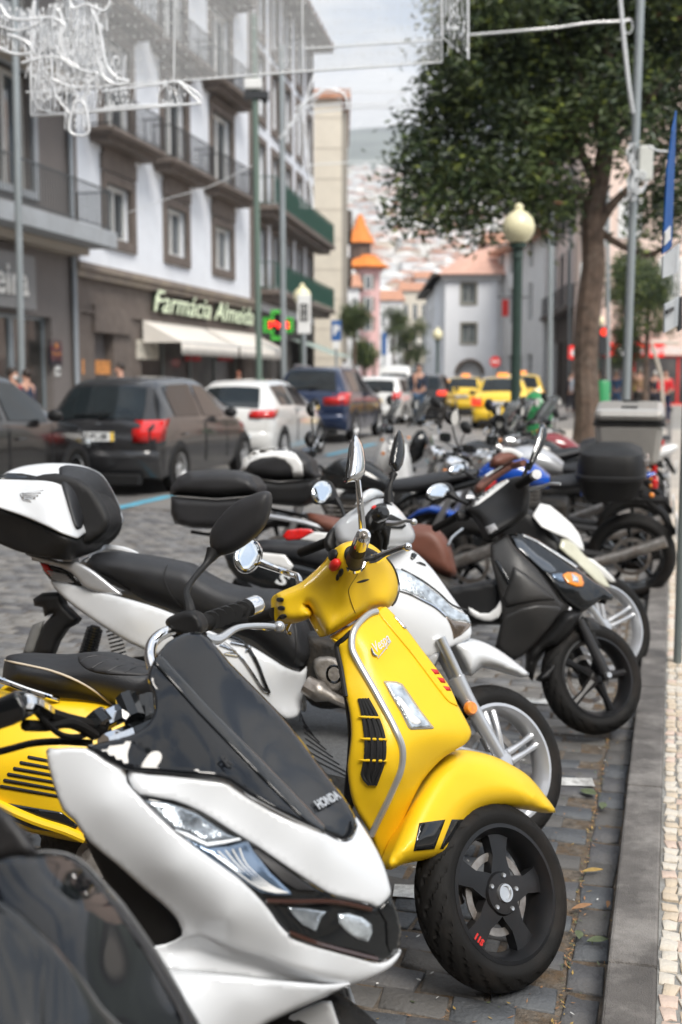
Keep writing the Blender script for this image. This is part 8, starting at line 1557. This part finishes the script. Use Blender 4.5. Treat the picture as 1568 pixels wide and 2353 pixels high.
def ornament(label, Y, frames, hatch, off=(0, 0), name='light_ornament'):
    c = D(frames[0][0][0][0], frames[0][0][0][1], Y); e = empty(name, c, 0, label=label, cat='street decoration')
    for P_, r_, cl_ in [(a_, b_ * .72, c_) for a_, b_, c_ in frames]: MB().tube([D(x, y, Y) - c for x, y in P_], r_, 8, 4 if len(P_) > 3 and not cl_ == 's' else 0, closed=(cl_ is True or cl_ == 's')).build('tube_frame', whitet, e)
    k = MB()
    for (x0, y0, x1, y1, n_) in hatch:
        pts = []; 
        for i in range(n_):
            t_ = i / (n_ - 1); pts.append(D(x0 + (x1 - x0) * t_ + rnd.uniform(-2, 2), (y0 if i % 2 else y1) + rnd.uniform(-3, 3), Y + rnd.uniform(-.03, .03)) - c)
        k.tube(pts, .0036, 4)
        for i in range(n_): p = D(x0 + (x1 - x0) * rnd.random(), y0 + (y1 - y0) * rnd.random(), Y) - c; k.box(p, (.012, .01, .022))
    if k.v: o = k.build('string_lights', whitet, e, smooth=False); o['kind'] = 'stuff'
    return e
ornament('tangled white rope-light figure with looping outlines in the upper left corner', 8.2,
 [([(0, 10), (20, 40), (60, 45), (110, 40), (130, 45), (150, 60), (140, 90), (150, 130), (165, 150)], .016, None), ([(0, 110), (25, 122), (50, 125), (75, 118), (60, 95), (20, 80)], .016, None), ([(130, 20), (120, 60), (130, 110), (160, 150), (180, 155), (150, 130), (135, 90), (145, 50)], .013, True),
  ([(210, 20), (228, 60), (235, 100), (245, 150), (270, 180), (295, 186), (280, 195), (255, 190), (235, 170), (222, 130)], .016, None), ([(50, 145), (75, 138), (110, 130), (140, 135), (165, 150), (200, 165), (225, 170), (190, 200), (150, 195), (120, 180)], .013, None),
  ([(160, 300), (165, 260), (175, 235), (195, 240), (205, 300), (185, 312)], .013, True), ([(160, 0), (170, 20), (200, 10), (240, 25), (255, 0)], .014, None), ([(0, 60), (40, 70), (75, 60), (100, 45)], .012, None), ([(110, 60), (115, 110), (120, 170), (130, 220), (160, 260)], .01, None), ([(230, 25), (215, 60), (222, 110), (235, 160)], .012, None)],
 [(0, 20, 130, 60, 26), (0, 55, 120, 118, 26), (60, 120, 240, 180, 30), (70, 70, 230, 130, 34), (75, 170, 200, 230, 26), (150, 200, 200, 300, 14), (150, 130, 290, 190, 20), (110, 10, 250, 70, 30), (80, 40, 220, 110, 30), (90, 90, 235, 160, 30), (100, 180, 230, 215, 26), (120, 100, 235, 140, 26)])
ornament('flat white light frame shaped like a long ribbon, below the tangled figure', 8.6,
 [([(72, 262), (72, 60), (80, 0), (80, 60), (88, 250), (300, 242), (460, 236), (415, 190), (350, 196), (235, 210)], .012, None), ([(72, 266), (150, 262), (300, 250), (462, 238)], .014, None), ([(462, 238), (412, 188)], .013, None), ([(72, 266), (120, 215)], .01, None)],
 [(80, 212, 220, 258, 26), (220, 200, 310, 246, 18), (362, 192, 430, 240, 16), (78, 100, 100, 260, 12), (78, 140, 130, 258, 16)])
ornament('small lit triangle frame hanging at the end of the light net', 9.4, [([(1016, -40), (1016, 85), (1076, 136), (1076, -40)], .012, 's')], [(1020, -20, 1072, 40, 16), (1020, 30, 1072, 80, 14), (1030, 60, 1074, 120, 10)])
ornament('distant star-like white frame in front of the green balcony building', 24, [([(652, 310), (700, 240), (745, 205), (790, 215), (800, 250)], .03, None), ([(680, 250), (745, 205)], .03, None), ([(700, 240), (722, 170)], .03, None), ([(695, 250), (720, 480)], .03, None), ([(640, 320), (700, 245), (800, 238), (890, 238), (930, 210), (740, 212)], .02, 's')], [(690, 240, 724, 330, 12), (690, 320, 720, 400, 10), (690, 400, 716, 480, 10), (650, 260, 700, 320, 12), (770, 215, 800, 248, 8)])
def cable(label, Y, P_, r_=.006, m=None):
    c = D(P_[0][0], P_[0][1], Y); e = empty('overhead_cable', c, 0, label=label, cat='cable'); MB().tube([D(x, y, Y) - c for x, y in P_], r_, 5, 3).build('wire', m or wirem, e)
cable('thin cable crossing the street below the light net', 20, [(700, 262), (800, 250), (900, 246), (990, 240)], .012); cable('faint sloping cable in front of the lower windows', 15, [(290, 490), (400, 452), (480, 430), (580, 380)], .005); cable('cable from the junction box to the parking sign', 9, [(1490, 335), (1510, 346), (1535, 348)], .008)
cable('long thin horizontal cable far down the street', 40, [(700, 380), (900, 370), (1200, 380)], .02)
k = MB(); sc_ = empty('scaffold_frame', (0, 0, 0), 0, label='pale tilted display frame leaning beside the bank entrance', cat='frame'); c = D(1495, 790, 30); sc_.location = (c.x, 30, .08)
for P_ in ([(1497, 786), (1520, 862)], [(1497, 786), (1560, 788)], [(1520, 862), (1524, 930)]): MB().tube([D(x, y, 30) - Vector(sc_.location) for x, y in P_], .045, 6).build('tube', mat('pale_tube', (.5, .45, .38), .5), sc_)
# ============================================================ unseen building and tree added behind the camera for glossy panels to reflect
Zb = T('reflection_building', Vector((-18, -11, 0)), R(0), label='pale building added behind the viewpoint to give glossy panels something to reflect', cat='building')
Zb.e.rotation_euler = (0, 0, R(180)); Zb.e.location = (26, -11, 0)
op_ = [(1.5 + i * 3.2, 2.9 + i * 3.2, zz, zz + 2.3) for i in range(13) for zz in (1, 4.6, 8.2)]
wall(Zb, 0, 44, 0, 11.5, op_, mat('ochre_render', (.5, .42, .32), .85, var=.06, sc=.5))
for o_ in op_: window(Zb, o_, fr=.1)
nt_ = copy_tree(tr); nt_.location = (6.2, -1.6, 0); nt_.rotation_euler = (0, 0, R(75)); nt_.scale = (.85, .85, .8); nt_['label'] = 'copy of the evergreen tree added unseen behind the viewpoint for reflections'  # tree copy added out of view so dark panels reflect a broken crown
# ============================================================ AIR
hzb = MB().b2((-1700, -75, -1.2), (1800, 2920, 640)).build('haze', mat('tmp_haze'), None, smooth=False); hm = bpy.data.materials.new('haze_air'); hm.use_nodes = True; t_ = hm.node_tree; t_.nodes.remove(t_.nodes['Principled BSDF']); pv = t_.nodes.new('ShaderNodeVolumePrincipled'); pv.inputs['Density'].default_value = .00032; pv.inputs['Color'].default_value = (.9, .94, 1, 1); pv.inputs['Anisotropy'].default_value = .2; t_.links.new(pv.outputs[0], t_.nodes['Material Output'].inputs['Volume']); hzb.data.materials.clear(); hzb.data.materials.append(hm); tag(hzb, kind='stuff', label='pale haze of the air over the street and hillside', cat='haze')
